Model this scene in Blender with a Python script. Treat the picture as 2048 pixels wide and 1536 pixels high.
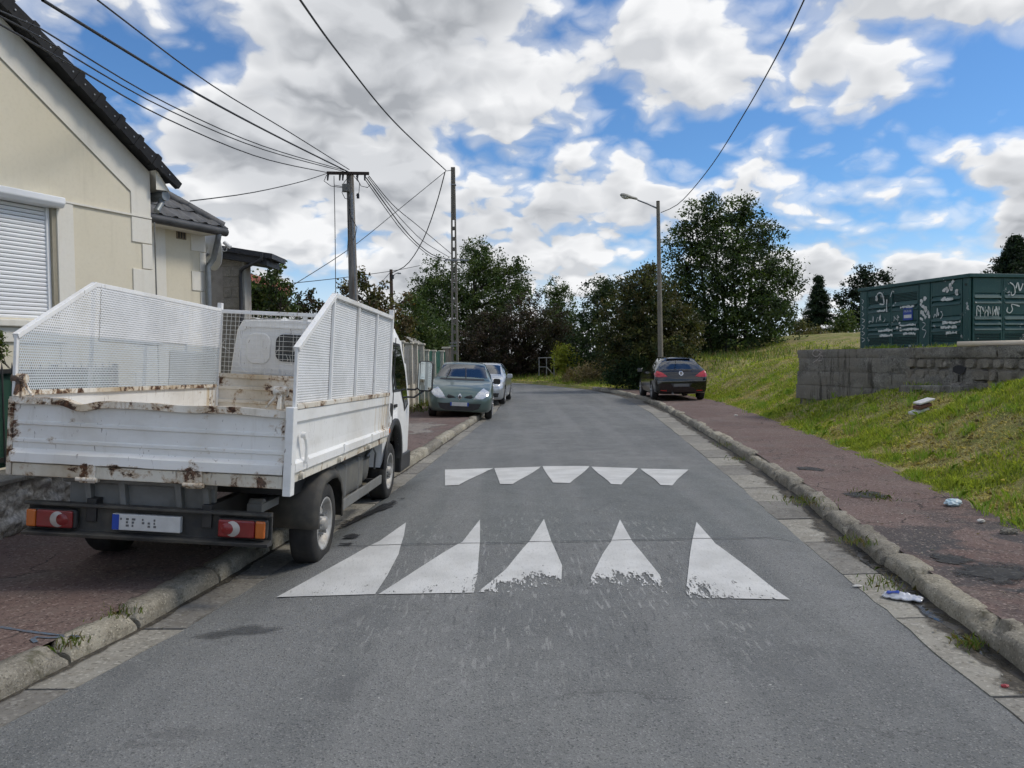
import bpy, bmesh, math, random
import numpy as np
from mathutils import Vector, Matrix, noise as mnoise

for o in list(bpy.data.objects):
    bpy.data.objects.remove(o)
SC = bpy.context.scene
COL = SC.collection
R_ = math.radians

# ------------------------------------------------------------------ camera
CAM_H, PITCH, ROLL, FPX = 1.67, R_(-1.97), R_(0.7), 1538.0
cam_d = bpy.data.cameras.new('camera')
cam_d.sensor_fit = 'HORIZONTAL'
cam_d.sensor_width = 36.0
cam_d.lens = 36.0 * FPX / 2048.0
cam_d.clip_start, cam_d.clip_end = 0.05, 3000
cam = bpy.data.objects.new('camera', cam_d)
COL.objects.link(cam)
_f = Vector((0, math.cos(PITCH), math.sin(PITCH)))
_r0 = Vector((1, 0, 0))
_u0 = _r0.cross(_f)
_r = _r0 * math.cos(ROLL) - _u0 * math.sin(ROLL)
_u = _r0 * math.sin(ROLL) + _u0 * math.cos(ROLL)
cam.matrix_world = Matrix(((_r.x, _u.x, -_f.x, 0), (_r.y, _u.y, -_f.y, 0), (_r.z, _u.z, -_f.z, CAM_H), (0, 0, 0, 1)))
SC.camera = cam
CAMP = Vector((0, 0, CAM_H))


def ray(px, py):
    return _f + _r * ((px - 1024) / FPX) - _u * ((py - 768) / FPX)


def at(px, py, z=0.0):          # world point of a photo pixel on the level z
    d = ray(px, py)
    return CAMP + d * ((z - CAM_H) / d.z)


def dp(px, py, Y):              # world point of a photo pixel at the distance Y
    d = ray(px, py)
    return CAMP + d * (Y / d.y)


# ------------------------------------------------------------------ node helper
class NT:
    def __init__(self, tree):
        self.t = tree

    def n(self, typ, **kw):
        nd = self.t.nodes.new(typ)
        ins = kw.pop('ins', {})
        for k, v in kw.items():
            setattr(nd, k, v)
        for k, v in ins.items():
            s = nd.inputs[k]
            if isinstance(v, bpy.types.NodeSocket):
                self.t.links.new(v, s)
            else:
                s.default_value = v
        return nd

    def math(self, op, a, b=None, c=None, clamp=False):
        ins = {0: a}
        if b is not None:
            ins[1] = b
        if c is not None:
            ins[2] = c
        return self.n('ShaderNodeMath', operation=op, use_clamp=clamp, ins=ins).outputs[0]

    def vmath(self, op, a, b=None, out=0):
        ins = {0: a}
        if b is not None:
            ins[1] = b
        return self.n('ShaderNodeVectorMath', operation=op, ins=ins).outputs[out]

    def mapr(self, v, a, b, c=0.0, d=1.0, smooth=True):
        nd = self.n('ShaderNodeMapRange', ins={'Value': v, 'From Min': a, 'From Max': b, 'To Min': c, 'To Max': d})
        if smooth:
            nd.interpolation_type = 'SMOOTHSTEP'
        return nd.outputs[0]

    def mix(self, f, a, b, blend='MIX'):
        nd = self.n('ShaderNodeMix', data_type='RGBA', blend_type=blend)
        for idx, v in ((0, f), (6, a), (7, b)):
            s = nd.inputs[idx]
            if isinstance(v, bpy.types.NodeSocket):
                self.t.links.new(v, s)
            else:
                s.default_value = v if idx == 0 else (tuple(v) + (1,) if len(v) == 3 else v)
        return nd.outputs[2]

    def noise(self, vec, scale, detail=4, rough=0.55, dist=0.0, out=0, dim='3D'):
        nd = self.n('ShaderNodeTexNoise', noise_dimensions=dim, ins={'Scale': scale, 'Detail': detail, 'Roughness': rough, 'Distortion': dist})
        if vec is not None:
            self.t.links.new(vec, nd.inputs['Vector'])
        return nd.outputs[out]

    def voro(self, vec, scale, feature='F1', out='Distance', rnd=1.0):
        nd = self.n('ShaderNodeTexVoronoi', feature=feature, ins={'Scale': scale, 'Randomness': rnd})
        self.t.links.new(vec, nd.inputs['Vector'])
        return nd.outputs[out]

    def link(self, a, b):
        self.t.links.new(a, b)


# ------------------------------------------------------------------ world: blue sky with broken cumulus
SUN_EL, SUN_AZ = R_(48), R_(88)      # azimuth measured from +Y towards +X
W = bpy.data.worlds.new('World')
SC.world = W
W.use_nodes = True
W.node_tree.nodes.clear()
wt = NT(W.node_tree)
tc = wt.n('ShaderNodeTexCoord').outputs['Generated']
sep = wt.n('ShaderNodeSeparateXYZ', ins={0: tc})
dz = wt.math('MAXIMUM', sep.outputs[2], 0.0)
den = wt.math('ADD', dz, 0.42)
pl = wt.n('ShaderNodeCombineXYZ', ins={0: wt.math('DIVIDE', sep.outputs[0], den), 1: wt.math('DIVIDE', sep.outputs[1], den), 2: 0.0})
P = pl.outputs[0]
warp = wt.noise(P, 9.0, 2, 0.5, out=1, dim='2D')
P2 = wt.vmath('ADD', P, wt.vmath('MULTIPLY', wt.vmath('SUBTRACT', warp, (0.5, 0.5, 0.5)), (0.06, 0.06, 0.06)))
big = wt.noise(P2, 2.4, 1, 0.5, dim='2D')


def puff(vec, det):
    nd = wt.n('ShaderNodeTexVoronoi', feature='F1', voronoi_dimensions='2D', ins={'Scale': 5.2, 'Detail': det, 'Roughness': 0.5, 'Lacunarity': 2.3})
    wt.link(vec, nd.inputs['Vector'])
    return wt.math('SUBTRACT', 1.0, nd.outputs['Distance'])


mid = wt.noise(P2, 4.6, 6, 0.60, dim='2D')
off = wt.vmath('ADD', wt.vmath('MULTIPLY', P2, (0.965, 0.965, 1.0)), (0.012, 0.0, 0.0))
pf = puff(P2, 2.0)
pf_s = puff(off, 2.0)
mid_s = wt.noise(off, 4.6, 2, 0.60, dim='2D')
dens = wt.math('ADD', wt.math('ADD', wt.math('MULTIPLY', big, 0.42), wt.math('MULTIPLY', mid, 0.40)), wt.math('MULTIPLY', wt.math('SUBTRACT', pf, 0.30), 0.34))


def sky_blob(px, py, k, w):
    d = ray(px, py).normalized()
    dot = wt.vmath('DOT_PRODUCT', tc, tuple(d), out=1)
    e = wt.math('EXPONENT', wt.math('MULTIPLY', wt.math('SUBTRACT', dot, 1.0), k))
    return wt.math('MULTIPLY', e, w)


BLOBS = [  # open blue gaps (negative) and cloud banks (positive), by direction
    (360, 75, 500, -0.13), (1090, 295, 500, -0.13), (1180, 10, 900, -0.09), (1540, 300, 260, -0.09), (1740, 260, 260, -0.08), (1930, 290, 200, -0.12),
    (1960, 130, 700, -0.08), (1860, 490, 500, -0.11), (590, 530, 700, -0.08), (1640, 460, 500, -0.07),
    (550, 250, 30, 0.07), (720, 200, 40, 0.05), (1250, 130, 40, 0.06), (850, 430, 60, 0.06), (1680, 390, 400, 0.08),
    (1680, 520, 1200, 0.14), (1840, 540, 1500, 0.13), (1650, 130, 60, 0.07), (1900, 40, 120, 0.08), (1450, 60, 150, 0.05), (100, 300, 60, 0.05),
]
for b in BLOBS:
    dens = wt.math('ADD', dens, sky_blob(*b))
dens = wt.math('ADD', dens, wt.mapr(dz, 0.16, 0.0, 0.0, 0.07))
dens = wt.math('ADD', dens, 0.020)
cover = wt.math('MAXIMUM', wt.mapr(dens, 0.375, 0.465), wt.mapr(dens, 0.29, 0.43, 0.0, 0.5))
thick = wt.mapr(dens, 0.44, 0.60)
lit = wt.math('ADD', wt.math('ADD', wt.math('MULTIPLY', wt.math('SUBTRACT', mid, mid_s), 2.2), wt.math('MULTIPLY', wt.math('SUBTRACT', pf, pf_s), 1.7)), 0.50, clamp=True)
shade_lo = wt.noise(P2, 2.6, 1, 0.5, dim='2D')
darkv = wt.math('MULTIPLY', thick, wt.mapr(shade_lo, 0.36, 0.60, 0.1, 1.0))
cl_hi = (7.3, 7.35, 7.45)
cl_mid = (4.9, 5.05, 5.3)
cl_lo = (2.8, 2.95, 3.2)
cc = wt.mix(lit, cl_mid, cl_hi)
cc = wt.mix(wt.math('MULTIPLY', darkv, 0.9), cc, wt.mix(lit, cl_lo, cl_mid))
sky = wt.n('ShaderNodeTexSky', sky_type='NISHITA')
sky.sun_disc = False
sky.sun_elevation = SUN_EL
sky.sun_rotation = SUN_AZ
sky.air_density, sky.dust_density, sky.ozone_density = 1.0, 0.25, 2.5
skyc = wt.mix(1.0, sky.outputs[0], (0.54, 0.80, 1.04), 'MULTIPLY')
skyc = wt.mix(wt.mapr(dz, 0.17, 0.0, 0.0, 0.85), skyc, (6.2, 6.9, 7.8))
final = wt.mix(cover, skyc, cc)
bg = wt.n('ShaderNodeBackground', ins={'Color': final, 'Strength': 0.1})
out = wt.n('ShaderNodeOutputWorld', ins={'Surface': bg.outputs[0]})
W.cycles.sampling_method = 'MANUAL'
W.cycles.sample_map_resolution = 512

# ------------------------------------------------------------------ sun behind thin cloud
sun_d = bpy.data.lights.new('sun', 'SUN')
sun_d.energy = 1.5
sun_d.angle = R_(14)
sun_d.color = (1.0, 0.93, 0.82)
sun = bpy.data.objects.new('sun', sun_d)
COL.objects.link(sun)
_sd = Vector((math.sin(SUN_AZ) * math.cos(SUN_EL), math.cos(SUN_AZ) * math.cos(SUN_EL), math.sin(SUN_EL)))
sun.rotation_euler = _sd.to_track_quat('Z', 'Y').to_euler()

vs = SC.view_settings
SC.display_settings.display_device = 'sRGB'
vs.view_transform = 'Standard'
vs.look = 'None'
vs.exposure, vs.gamma = 0.4, 1.0
vs.use_curve_mapping = False
SC.cycles.max_bounces = 5
SC.cycles.diffuse_bounces = 3
SC.cycles.glossy_bounces = 3
SC.cycles.transparent_max_bounces = 16
SC.cycles.use_denoising = True
SC.cycles.use_adaptive_sampling = True
SC.cycles.adaptive_threshold = 0.02
SC.cycles.adaptive_min_samples = 16

# ================================================================== mesh helpers
class MB:
    def __init__(self):
        self.v, self.f, self.sm = [], [], []

    def add(self, verts, faces, smooth=False):
        o = len(self.v)
        self.v += [tuple(p) for p in verts]
        self.f += [tuple(i + o for i in f) for f in faces]
        self.sm += [smooth] * len(faces)
        return self

    def box(self, x0, x1, y0, y1, z0, z1, m=None):
        vs_ = [Vector(p) for p in ((x0, y0, z0), (x1, y0, z0), (x1, y1, z0), (x0, y1, z0), (x0, y0, z1), (x1, y0, z1), (x1, y1, z1), (x0, y1, z1))]
        if m is not None:
            vs_ = [m @ p for p in vs_]
        return self.add(vs_, [(0, 3, 2, 1), (4, 5, 6, 7), (0, 1, 5, 4), (1, 2, 6, 5), (2, 3, 7, 6), (3, 0, 4, 7)])

    def bar(self, a, b, w, h, up=(0, 0, 1)):
        a, b = Vector(a), Vector(b)
        d = (b - a)
        L = d.length
        d.normalize()
        s = d.cross(Vector(up))
        if s.length < 1e-4:
            s = d.cross(Vector((1, 0, 0)))
        s.normalize()
        u = s.cross(d)
        m = Matrix(((s.x, d.x, u.x, a.x), (s.y, d.y, u.y, a.y), (s.z, d.z, u.z, a.z), (0, 0, 0, 1)))
        return self.box(-w / 2, w / 2, 0, L, -h / 2, h / 2, m)

    def tube(self, pts, r, n=8, cap=True, smooth=True):
        pts = [Vector(p) for p in pts]
        rs = r if isinstance(r, (list, tuple)) else [r] * len(pts)
        rings = []
        prev = None
        for i, p in enumerate(pts):
            t = (pts[min(i + 1, len(pts) - 1)] - pts[max(i - 1, 0)])
            t = t.normalized() if t.length > 1e-9 else Vector((0, 0, 1))
            if prev is None:
                s = t.cross(Vector((0, 0, 1)))
                if s.length < 1e-3:
                    s = t.cross(Vector((1, 0, 0)))
            else:
                s = prev - t * prev.dot(t)
            s.normalize()
            prev = s
            u = t.cross(s)
            rings.append([p + (s * math.cos(2 * math.pi * k / n) + u * math.sin(2 * math.pi * k / n)) * rs[i] for k in range(n)])
        return self.loft(rings, closed=True, cap=cap, smooth=smooth)

    def loft(self, rings, closed=True, cap=False, smooth=True):
        n = len(rings[0])
        vs_ = [p for r in rings for p in r]
        fs = []
        for i in range(len(rings) - 1):
            for k in range(n if closed else n - 1):
                k2 = (k + 1) % n
                fs.append((i * n + k, i * n + k2, (i + 1) * n + k2, (i + 1) * n + k))
        self.add(vs_, fs, smooth)
        if cap:
            self.add(rings[0], [tuple(range(n))[::-1]])
            self.add(rings[-1], [tuple(range(n))])
        return self

    def lathe(self, prof, axis='x', c=(0, 0, 0), n=24, smooth=True):   # prof: (along, radius)
        c = Vector(c)
        rings = []
        for a, r in prof:
            ring = []
            for k in range(n):
                t = 2 * math.pi * k / n
                q = (r * math.cos(t), r * math.sin(t))
                ring.append(c + (Vector((a, q[0], q[1])) if axis == 'x' else Vector((q[1], a, q[0])) if axis == 'y' else Vector((q[0], q[1], a))))
            rings.append(ring)
        return self.loft(rings, True, False, smooth)

    def prism(self, poly, d0, d1, fn):      # polygon (a,b) extruded from d0 to d1; fn(a,b,d) -> point
        n = len(poly)
        A = [fn(a, b, d0) for a, b in poly]
        B = [fn(a, b, d1) for a, b in poly]
        return self.add(A + B, [tuple(range(n))[::-1], tuple(range(n, 2 * n))] + [(i, (i + 1) % n, n + (i + 1) % n, n + i) for i in range(n)])

    def grid(self, fn, nu, nv, smooth=True):
        vs_ = [fn(i / nu, j / nv) for j in range(nv + 1) for i in range(nu + 1)]
        fs = [(j * (nu + 1) + i, j * (nu + 1) + i + 1, (j + 1) * (nu + 1) + i + 1, (j + 1) * (nu + 1) + i) for j in range(nv) for i in range(nu)]
        return self.add(vs_, fs, smooth)

    def mesh(self, name):
        me = bpy.data.meshes.new(name)
        me.from_pydata(self.v, [], self.f)
        me.polygons.foreach_set('use_smooth', self.sm)
        me.update()
        return me

    def build(self, name, mat, parent=None, bevel=0.0, seg=2, fixn=True):
        me = self.mesh(name)
        if fixn:
            bm = bmesh.new()
            bm.from_mesh(me)
            bmesh.ops.recalc_face_normals(bm, faces=bm.faces)
            bm.to_mesh(me)
            bm.free()
        o = bpy.data.objects.new(name, me)
        COL.objects.link(o)
        if mat:
            me.materials.append(mat)
        if parent:
            o.parent = parent
        if bevel:
            m = o.modifiers.new('bevel', 'BEVEL')
            m.width, m.segments, m.limit_method, m.angle_limit = bevel, seg, 'ANGLE', R_(35)
            m.harden_normals = False
        return o


def place(name, me, parent=None, loc=None, rot=None, scale=None):
    o = bpy.data.objects.new(name, me)
    COL.objects.link(o)
    if parent:
        o.parent = parent
    if loc is not None:
        o.location = loc
    if rot is not None:
        o.rotation_euler = rot
    if scale is not None:
        o.scale = scale
    return o


def tag(o, label=None, cat=None, group=None, kind=None):
    if label:
        o['label'] = label
    if cat:
        o['category'] = cat
    if group:
        o['group'] = group
    if kind:
        o['kind'] = kind
    return o


def thing(name, label, cat, loc=(0, 0, 0), rot=(0, 0, 0), group=None):
    o = bpy.data.objects.new(name, None)
    COL.objects.link(o)
    o.location, o.rotation_euler = loc, rot
    o.empty_display_size = 0.2
    return tag(o, label, cat, group)


def structure(o):
    o['kind'] = 'structure'
    return o


def fast_mesh(name, verts, nper, mat, colors=None, parent=None, smooth=False):
    """verts (N, nper, 3) -> N separate faces; colors (N, 3) in attribute 'tint'"""
    N = verts.shape[0]
    me = bpy.data.meshes.new(name)
    me.vertices.add(N * nper)
    me.vertices.foreach_set('co', verts.astype(np.float32).ravel())
    me.loops.add(N * nper)
    me.loops.foreach_set('vertex_index', np.arange(N * nper, dtype=np.int32))
    me.polygons.add(N)
    me.polygons.foreach_set('loop_start', np.arange(0, N * nper, nper, dtype=np.int32))
    try:
        me.polygons.foreach_set('loop_total', np.full(N, nper, dtype=np.int32))
    except Exception:
        pass
    if colors is not None:
        at_ = me.color_attributes.new('tint', 'FLOAT_COLOR', 'POINT')
        c4 = np.ones((N, nper, 4), dtype=np.float32)
        c4[:, :, :3] = colors[:, None, :]
        at_.data.foreach_set('color', c4.ravel())
    me.update(calc_edges=True)
    me.validate()
    me.materials.append(mat)
    o = bpy.data.objects.new(name, me)
    COL.objects.link(o)
    if parent:
        o.parent = parent
    return o


def polyline(pts, step):
    pts = [Vector(p) for p in pts]
    # Catmull-Rom resample, then equal arc length
    dense = []
    for i in range(len(pts) - 1):
        p0, p1, p2, p3 = pts[max(i - 1, 0)], pts[i], pts[i + 1], pts[min(i + 2, len(pts) - 1)]
        for k in range(24):
            t = k / 24
            dense.append(0.5 * ((2 * p1) + (p2 - p0) * t + (2 * p0 - 5 * p1 + 4 * p2 - p3) * t * t + (3 * p1 - p0 - 3 * p2 + p3) * t ** 3))
    dense.append(pts[-1])
    acc = [0.0]
    for a, b in zip(dense, dense[1:]):
        acc.append(acc[-1] + (b - a).length)
    n = max(2, int(acc[-1] / step))
    res, j = [], 0
    for i in range(n + 1):
        s = acc[-1] * i / n
        while j < len(acc) - 2 and acc[j + 1] < s:
            j += 1
        t = (s - acc[j]) / max(acc[j + 1] - acc[j], 1e-9)
        res.append(dense[j].lerp(dense[j + 1], t))
    return res


def interp(pts, y):       # piecewise linear X(Y)
    for (x0, y0), (x1, y1) in zip(pts, pts[1:]):
        if y <= y1:
            return x0 + (x1 - x0) * (y - y0) / (y1 - y0)
    return pts[-1][0]


def sstep(a, b, x):
    t = min(1.0, max(0.0, (x - a) / (b - a)))
    return t * t * (3 - 2 * t)


def nz(x, y, z=0.0):
    return mnoise.noise(Vector((x, y, z)))


# ================================================================== materials
def new_mat(name):
    m = bpy.data.materials.new(name)
    m.use_nodes = True
    m.node_tree.nodes.clear()
    t = NT(m.node_tree)
    bs = t.n('ShaderNodeBsdfPrincipled')
    t.n('ShaderNodeOutputMaterial', ins={'Surface': bs.outputs[0]})
    return m, t, bs


def setin(t, bs, **kw):
    names = {'col': 'Base Color', 'rough': 'Roughness', 'metal': 'Metallic', 'spec': 'Specular IOR Level', 'normal': 'Normal', 'coat': 'Coat Weight', 'alpha': 'Alpha', 'trans': 'Transmission Weight', 'ior': 'IOR', 'coatr': 'Coat Roughness', 'emit': 'Emission Color', 'emits': 'Emission Strength'}
    for k, v in kw.items():
        s = bs.inputs[names[k]]
        if isinstance(v, bpy.types.NodeSocket):
            t.link(v, s)
        else:
            s.default_value = tuple(v) + (1,) if k in ('col', 'emit') and len(v) == 3 else v


def bump(t, h, strength=0.4, dist=0.01):
    return t.n('ShaderNodeBump', ins={'Height': h, 'Strength': strength, 'Distance': dist}).outputs[0]


def pos(t, obj=False):
    return t.n('ShaderNodeTexCoord').outputs['Object'] if obj else t.n('ShaderNodeNewGeometry').outputs['Position']


def simple(name, col, rough=0.6, metal=0.0, col2=None, sc=6.0, amt=0.5, bsc=None, bst=0.2, bd=0.01, obj=True, coat=0.0, spec=0.5, rvar=0.0):
    m, t, bs = new_mat(name)
    p = pos(t, obj)
    c = col
    if col2:
        f = t.mapr(t.noise(p, sc, 6, 0.6), 0.5 - 0.25 * (1.2 - amt), 0.5 + 0.25)
        c = t.mix(f, col, col2)
    setin(t, bs, col=c, rough=rough, metal=metal, coat=coat, spec=spec)
    if rvar:
        setin(t, bs, rough=t.mapr(t.noise(p, sc * 1.7, 5), 0.3, 0.7, rough - rvar, rough + rvar))
    if bsc:
        setin(t, bs, normal=bump(t, t.noise(p, bsc, 6, 0.6), bst, bd))
    return m


MATS = {}


def mat_asphalt():
    m, t, bs = new_mat('asphalt')
    p = pos(t)
    n1 = t.noise(p, 0.45, 5, 0.6)
    n2 = t.noise(p, 3.0, 6, 0.65)
    st = t.vmath('MULTIPLY', p, (9.0, 0.9, 1.0))
    streak = t.noise(st, 1.0, 4, 0.6)
    c = t.mix(t.mapr(n1, 0.32, 0.68), (0.150, 0.157, 0.156), (0.225, 0.230, 0.223))
    c = t.mix(t.math('MULTIPLY', t.mapr(n2, 0.35, 0.7), 0.45), c, (0.140, 0.145, 0.146))
    c = t.mix(t.mapr(streak, 0.55, 0.8, 0, 0.35), c, (0.24, 0.243, 0.24))
    spz = t.n('ShaderNodeSeparateXYZ', ins={0: p})
    hy = t.math('SUBTRACT', spz.outputs[1], t.math('MULTIPLY', spz.outputs[0], 0.035))
    newer = t.math('MULTIPLY', t.mapr(hy, 6.50, 6.54, smooth=False), t.mapr(hy, 11.42, 11.38, smooth=False))
    c = t.mix(t.math('MULTIPLY', newer, 0.5), c, (0.140, 0.156, 0.152))
    track = t.math('MULTIPLY', t.mapr(t.noise(t.vmath('MULTIPLY', p, (1.6, 0.07, 1.0)), 1.0, 2, 0.5), 0.45, 0.62), 0.5)
    c = t.mix(track, c, (0.245, 0.248, 0.242))
    # stones in the binder
    v = t.voro(p, 125.0, out='Color')
    vs_ = t.n('ShaderNodeSeparateColor', ins={0: v}).outputs[0]
    c = t.mix(t.mapr(vs_, 0.82, 1.0, 0, 0.6), c, (0.34, 0.34, 0.33))
    c = t.mix(t.mapr(vs_, 0.22, 0.0, 0, 0.7), c, (0.06, 0.062, 0.065))
    spk = t.noise(p, 260.0, 2, 0.6)
    c = t.mix(t.mapr(spk, 0.35, 0.7, 0.0, 0.4), c, (0.07, 0.07, 0.073))
    g = t.n('ShaderNodeSeparateColor', ins={0: t.voro(p, 11.0, out='Color')}).outputs[1]
    dg = t.voro(p, 11.0)
    c = t.mix(t.math('MULTIPLY', t.mapr(dg, 0.10, 0.05, 0, 1), t.mapr(g, 0.93, 0.95)), c, (0.42, 0.41, 0.38))
    # scuffed paint traces in front of the near teeth
    sp = t.n('ShaderNodeSeparateXYZ', ins={0: p})
    zone = t.math('MULTIPLY', t.mapr(sp.outputs[1], 3.0, 5.0), t.mapr(sp.outputs[1], 9.5, 5.6))
    zone = t.math('MULTIPLY', zone, t.math('MULTIPLY', t.mapr(sp.outputs[0], -1.7, -0.6), t.mapr(sp.outputs[0], 2.2, 1.2)))
    s1 = t.noise(t.vmath('MULTIPLY', p, (30.0, 4.2, 1.0)), 1.0, 3, 0.6)
    s2 = t.noise(p, 1.7, 3)
    sc = t.math('MULTIPLY', t.mapr(s1, 0.57, 0.64), t.math('MULTIPLY', zone, t.mapr(s2, 0.36, 0.56)))
    sd = t.math('MULTIPLY', t.mapr(s1, 0.42, 0.34), t.math('MULTIPLY', zone, t.mapr(s2, 0.6, 0.4)))
    c = t.mix(t.math('MULTIPLY', sc, 0.42), c, (0.42, 0.42, 0.40))
    c = t.mix(t.math('MULTIPLY', sd, 0.5), c, (0.055, 0.057, 0.06))
    cr = t.voro(t.vmath('ADD', p, t.vmath('MULTIPLY', t.noise(p, 1.6, 5, 0.65, out=1), (0.9, 0.9, 0.0))), 0.42, 'DISTANCE_TO_EDGE')
    crk = t.math('MULTIPLY', t.mapr(cr, 0.006, 0.0015), t.mapr(t.noise(p, 0.35, 2), 0.47, 0.60))
    c = t.mix(t.math('MULTIPLY', crk, 0.35), c, (0.05, 0.05, 0.052))
    rep = t.math('MULTIPLY', t.mapr(t.noise(p, 0.8, 6, 0.7, 0.8), 0.60, 0.66), 0.4)
    c = t.mix(rep, c, (0.115, 0.118, 0.12))
    hgt = t.math('ADD', t.math('MULTIPLY', t.voro(p, 125.0), 1.0), t.math('MULTIPLY', t.noise(p, 40.0, 4), 0.8))
    setin(t, bs, col=c, rough=t.mapr(n2, 0.3, 0.7, 0.72, 0.9), spec=0.35, normal=bump(t, hgt, 0.45, 0.006))
    return m


def mat_red_pavement():
    m, t, bs = new_mat('red_asphalt')
    p = pos(t)
    n1 = t.noise(p, 0.7, 5, 0.6)
    n2 = t.noise(p, 2.6, 6, 0.65, 0.4)
    c = t.mix(t.mapr(n1, 0.3, 0.7), (0.128, 0.084, 0.074), (0.178, 0.130, 0.116))
    c = t.mix(t.mapr(n2, 0.45, 0.72, 0, 0.85), c, (0.140, 0.118, 0.106))
    c = t.mix(t.mapr(t.noise(p, 1.9, 7, 0.7, 0.5), 0.62, 0.72, 0, 0.7), c, (0.05, 0.042, 0.040))
    sp = t.n('ShaderNodeSeparateXYZ', ins={0: p})
    # worn to bare grey asphalt on the right-hand pavement close by
    zr = t.math('MULTIPLY', t.mapr(sp.outputs[0], 2.6, 3.3), t.mapr(sp.outputs[1], 9.0, 5.6))
    n3 = t.noise(p, 1.15, 6, 0.62, 0.6)
    c = t.mix(t.math('MULTIPLY', zr, t.mapr(n3, 0.44, 0.53)), c, (0.055, 0.055, 0.057))
    c = t.mix(t.math('MULTIPLY', zr, t.mapr(n3, 0.60, 0.68, 0, 0.8)), c, (0.185, 0.165, 0.145))
    v = t.n('ShaderNodeSeparateColor', ins={0: t.voro(p, 70.0, out='Color')}).outputs[0]
    c = t.mix(t.mapr(v, 0.86, 1.0, 0, 0.8), c, (0.30, 0.24, 0.21))
    c = t.mix(t.mapr(v, 0.25, 0.0, 0, 0.7), c, (0.045, 0.030, 0.027))
    cr = t.voro(t.vmath('ADD', p, t.vmath('MULTIPLY', t.noise(p, 2.2, 4, out=1), (0.5, 0.5, 0.5))), 1.0, 'DISTANCE_TO_EDGE')
    crack = t.math('MULTIPLY', t.mapr(cr, 0.014, 0.003), t.mapr(t.noise(p, 0.9, 2), 0.45, 0.6))
    c = t.mix(t.math('MULTIPLY', crack, 0.8), c, (0.03, 0.026, 0.024))
    h = t.math('ADD', t.voro(p, 70.0), t.math('SUBTRACT', t.math('MULTIPLY', n2, 2.0), t.math('MULTIPLY', crack, 2.0)))
    setin(t, bs, col=c, rough=0.88, spec=0.3, normal=bump(t, h, 0.5, 0.006))
    return m


def mat_concrete(name, a, b, dark, sc=1.0, moss=None, bst=0.5, grime=None, per=False):
    m, t, bs = new_mat(name)
    p = pos(t)
    n1 = t.noise(p, 2.2 * sc, 6, 0.65)
    n2 = t.noise(p, 9.0 * sc, 6, 0.7)
    c = t.mix(t.mapr(n1, 0.3, 0.7), a, b)
    c = t.mix(t.mapr(n2, 0.5, 0.75, 0, 0.75), c, dark)
    v = t.n('ShaderNodeSeparateColor', ins={0: t.voro(p, 60.0 * sc, out='Color')}).outputs[0]
    c = t.mix(t.mapr(v, 0.8, 1.0, 0, 0.5), c, tuple(min(1, k * 1.5) for k in b))
    c = t.mix(t.mapr(v, 0.2, 0.0, 0, 0.5), c, tuple(k * 0.5 for k in dark))
    if per:
        rn_ = t.n('ShaderNodeObjectInfo').outputs['Random']
        c = t.mix(1.0, c, t.mix(rn_, (0.72, 0.72, 0.73), (1.18, 1.17, 1.12)), 'MULTIPLY')
    if moss:
        c = t.mix(t.mapr(t.noise(p, 3.1 * sc, 5, 0.6), 0.58, 0.72, 0, 0.85), c, moss)
    if grime:
        c = t.mix(t.mapr(t.noise(p, 0.9, 5, 0.65, 0.4), 0.45, 0.60, 0, 0.85), c, grime[0])
        c = t.mix(t.mapr(t.noise(t.vmath('MULTIPLY', p, (5, 5, 0.6)), 1.0, 5, 0.65), 0.52, 0.68, 0, 0.85), c, grime[1])
        c = t.mix(t.mapr(t.noise(p, 4.0, 6, 0.72), 0.60, 0.66, 0, 0.8), c, grime[2])
    h = t.math('ADD', t.math('MULTIPLY', n2, 1.2), t.math('MULTIPLY', t.noise(p, 45.0 * sc, 4, 0.7), 0.7))
    setin(t, bs, col=c, rough=0.9, spec=0.25, normal=bump(t, h, bst, 0.012))
    return m


def mat_paint_worn():
    """road paint: white, dragged off in streaks towards the near edge"""
    m, t, bs = new_mat('road_paint')
    p = pos(t)
    sp = t.n('ShaderNodeSeparateXYZ', ins={0: p})
    n = t.noise(t.vmath('MULTIPLY', p, (13.0, 3.4, 1.0)), 1.0, 5, 0.72)
    fine = t.noise(t.vmath('MULTIPLY', p, (55.0, 16.0, 1.0)), 1.0, 4, 0.7)
    # wear is strongest around the wheel paths in the middle of the near row
    wx = t.math('MULTIPLY', t.mapr(sp.outputs[0], -0.75, 0.35), t.mapr(sp.outputs[0], 1.75, 0.75))
    wy = t.mapr(sp.outputs[1], 6.15, 5.35)
    wear = t.math('MULTIPLY', wy, t.math('ADD', t.math('MULTIPLY', wx, 0.20), 0.12))
    k = t.math('ADD', t.math('MULTIPLY', n, 0.6), t.math('MULTIPLY', fine, 0.4))
    gone = t.mapr(t.math('ADD', k, wear), 0.685, 0.725)
    chips = t.mapr(t.noise(p, 14.0, 6, 0.7), 0.70, 0.74)
    gone = t.math('MAXIMUM', gone, t.math('MULTIPLY', chips, 0.9))
    c = t.mix(t.mapr(t.noise(p, 3.0, 5), 0.3, 0.7), (0.62, 0.62, 0.605), (0.50, 0.50, 0.485))
    c = t.mix(t.mapr(fine, 0.50, 0.72, 0, 0.5), c, (0.36, 0.36, 0.35))
    setin(t, bs, col=c, rough=0.75, spec=0.35, normal=bump(t, t.voro(p, 95.0), 0.35, 0.004))
    tr = t.n('ShaderNodeBsdfTransparent')
    mx = t.n('ShaderNodeMixShader', ins={0: gone, 1: bs.outputs[0], 2: tr.outputs[0]})
    t.link(mx.outputs[0], [n for n in m.node_tree.nodes if n.type == 'OUTPUT_MATERIAL'][0].inputs['Surface'])
    return m


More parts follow.
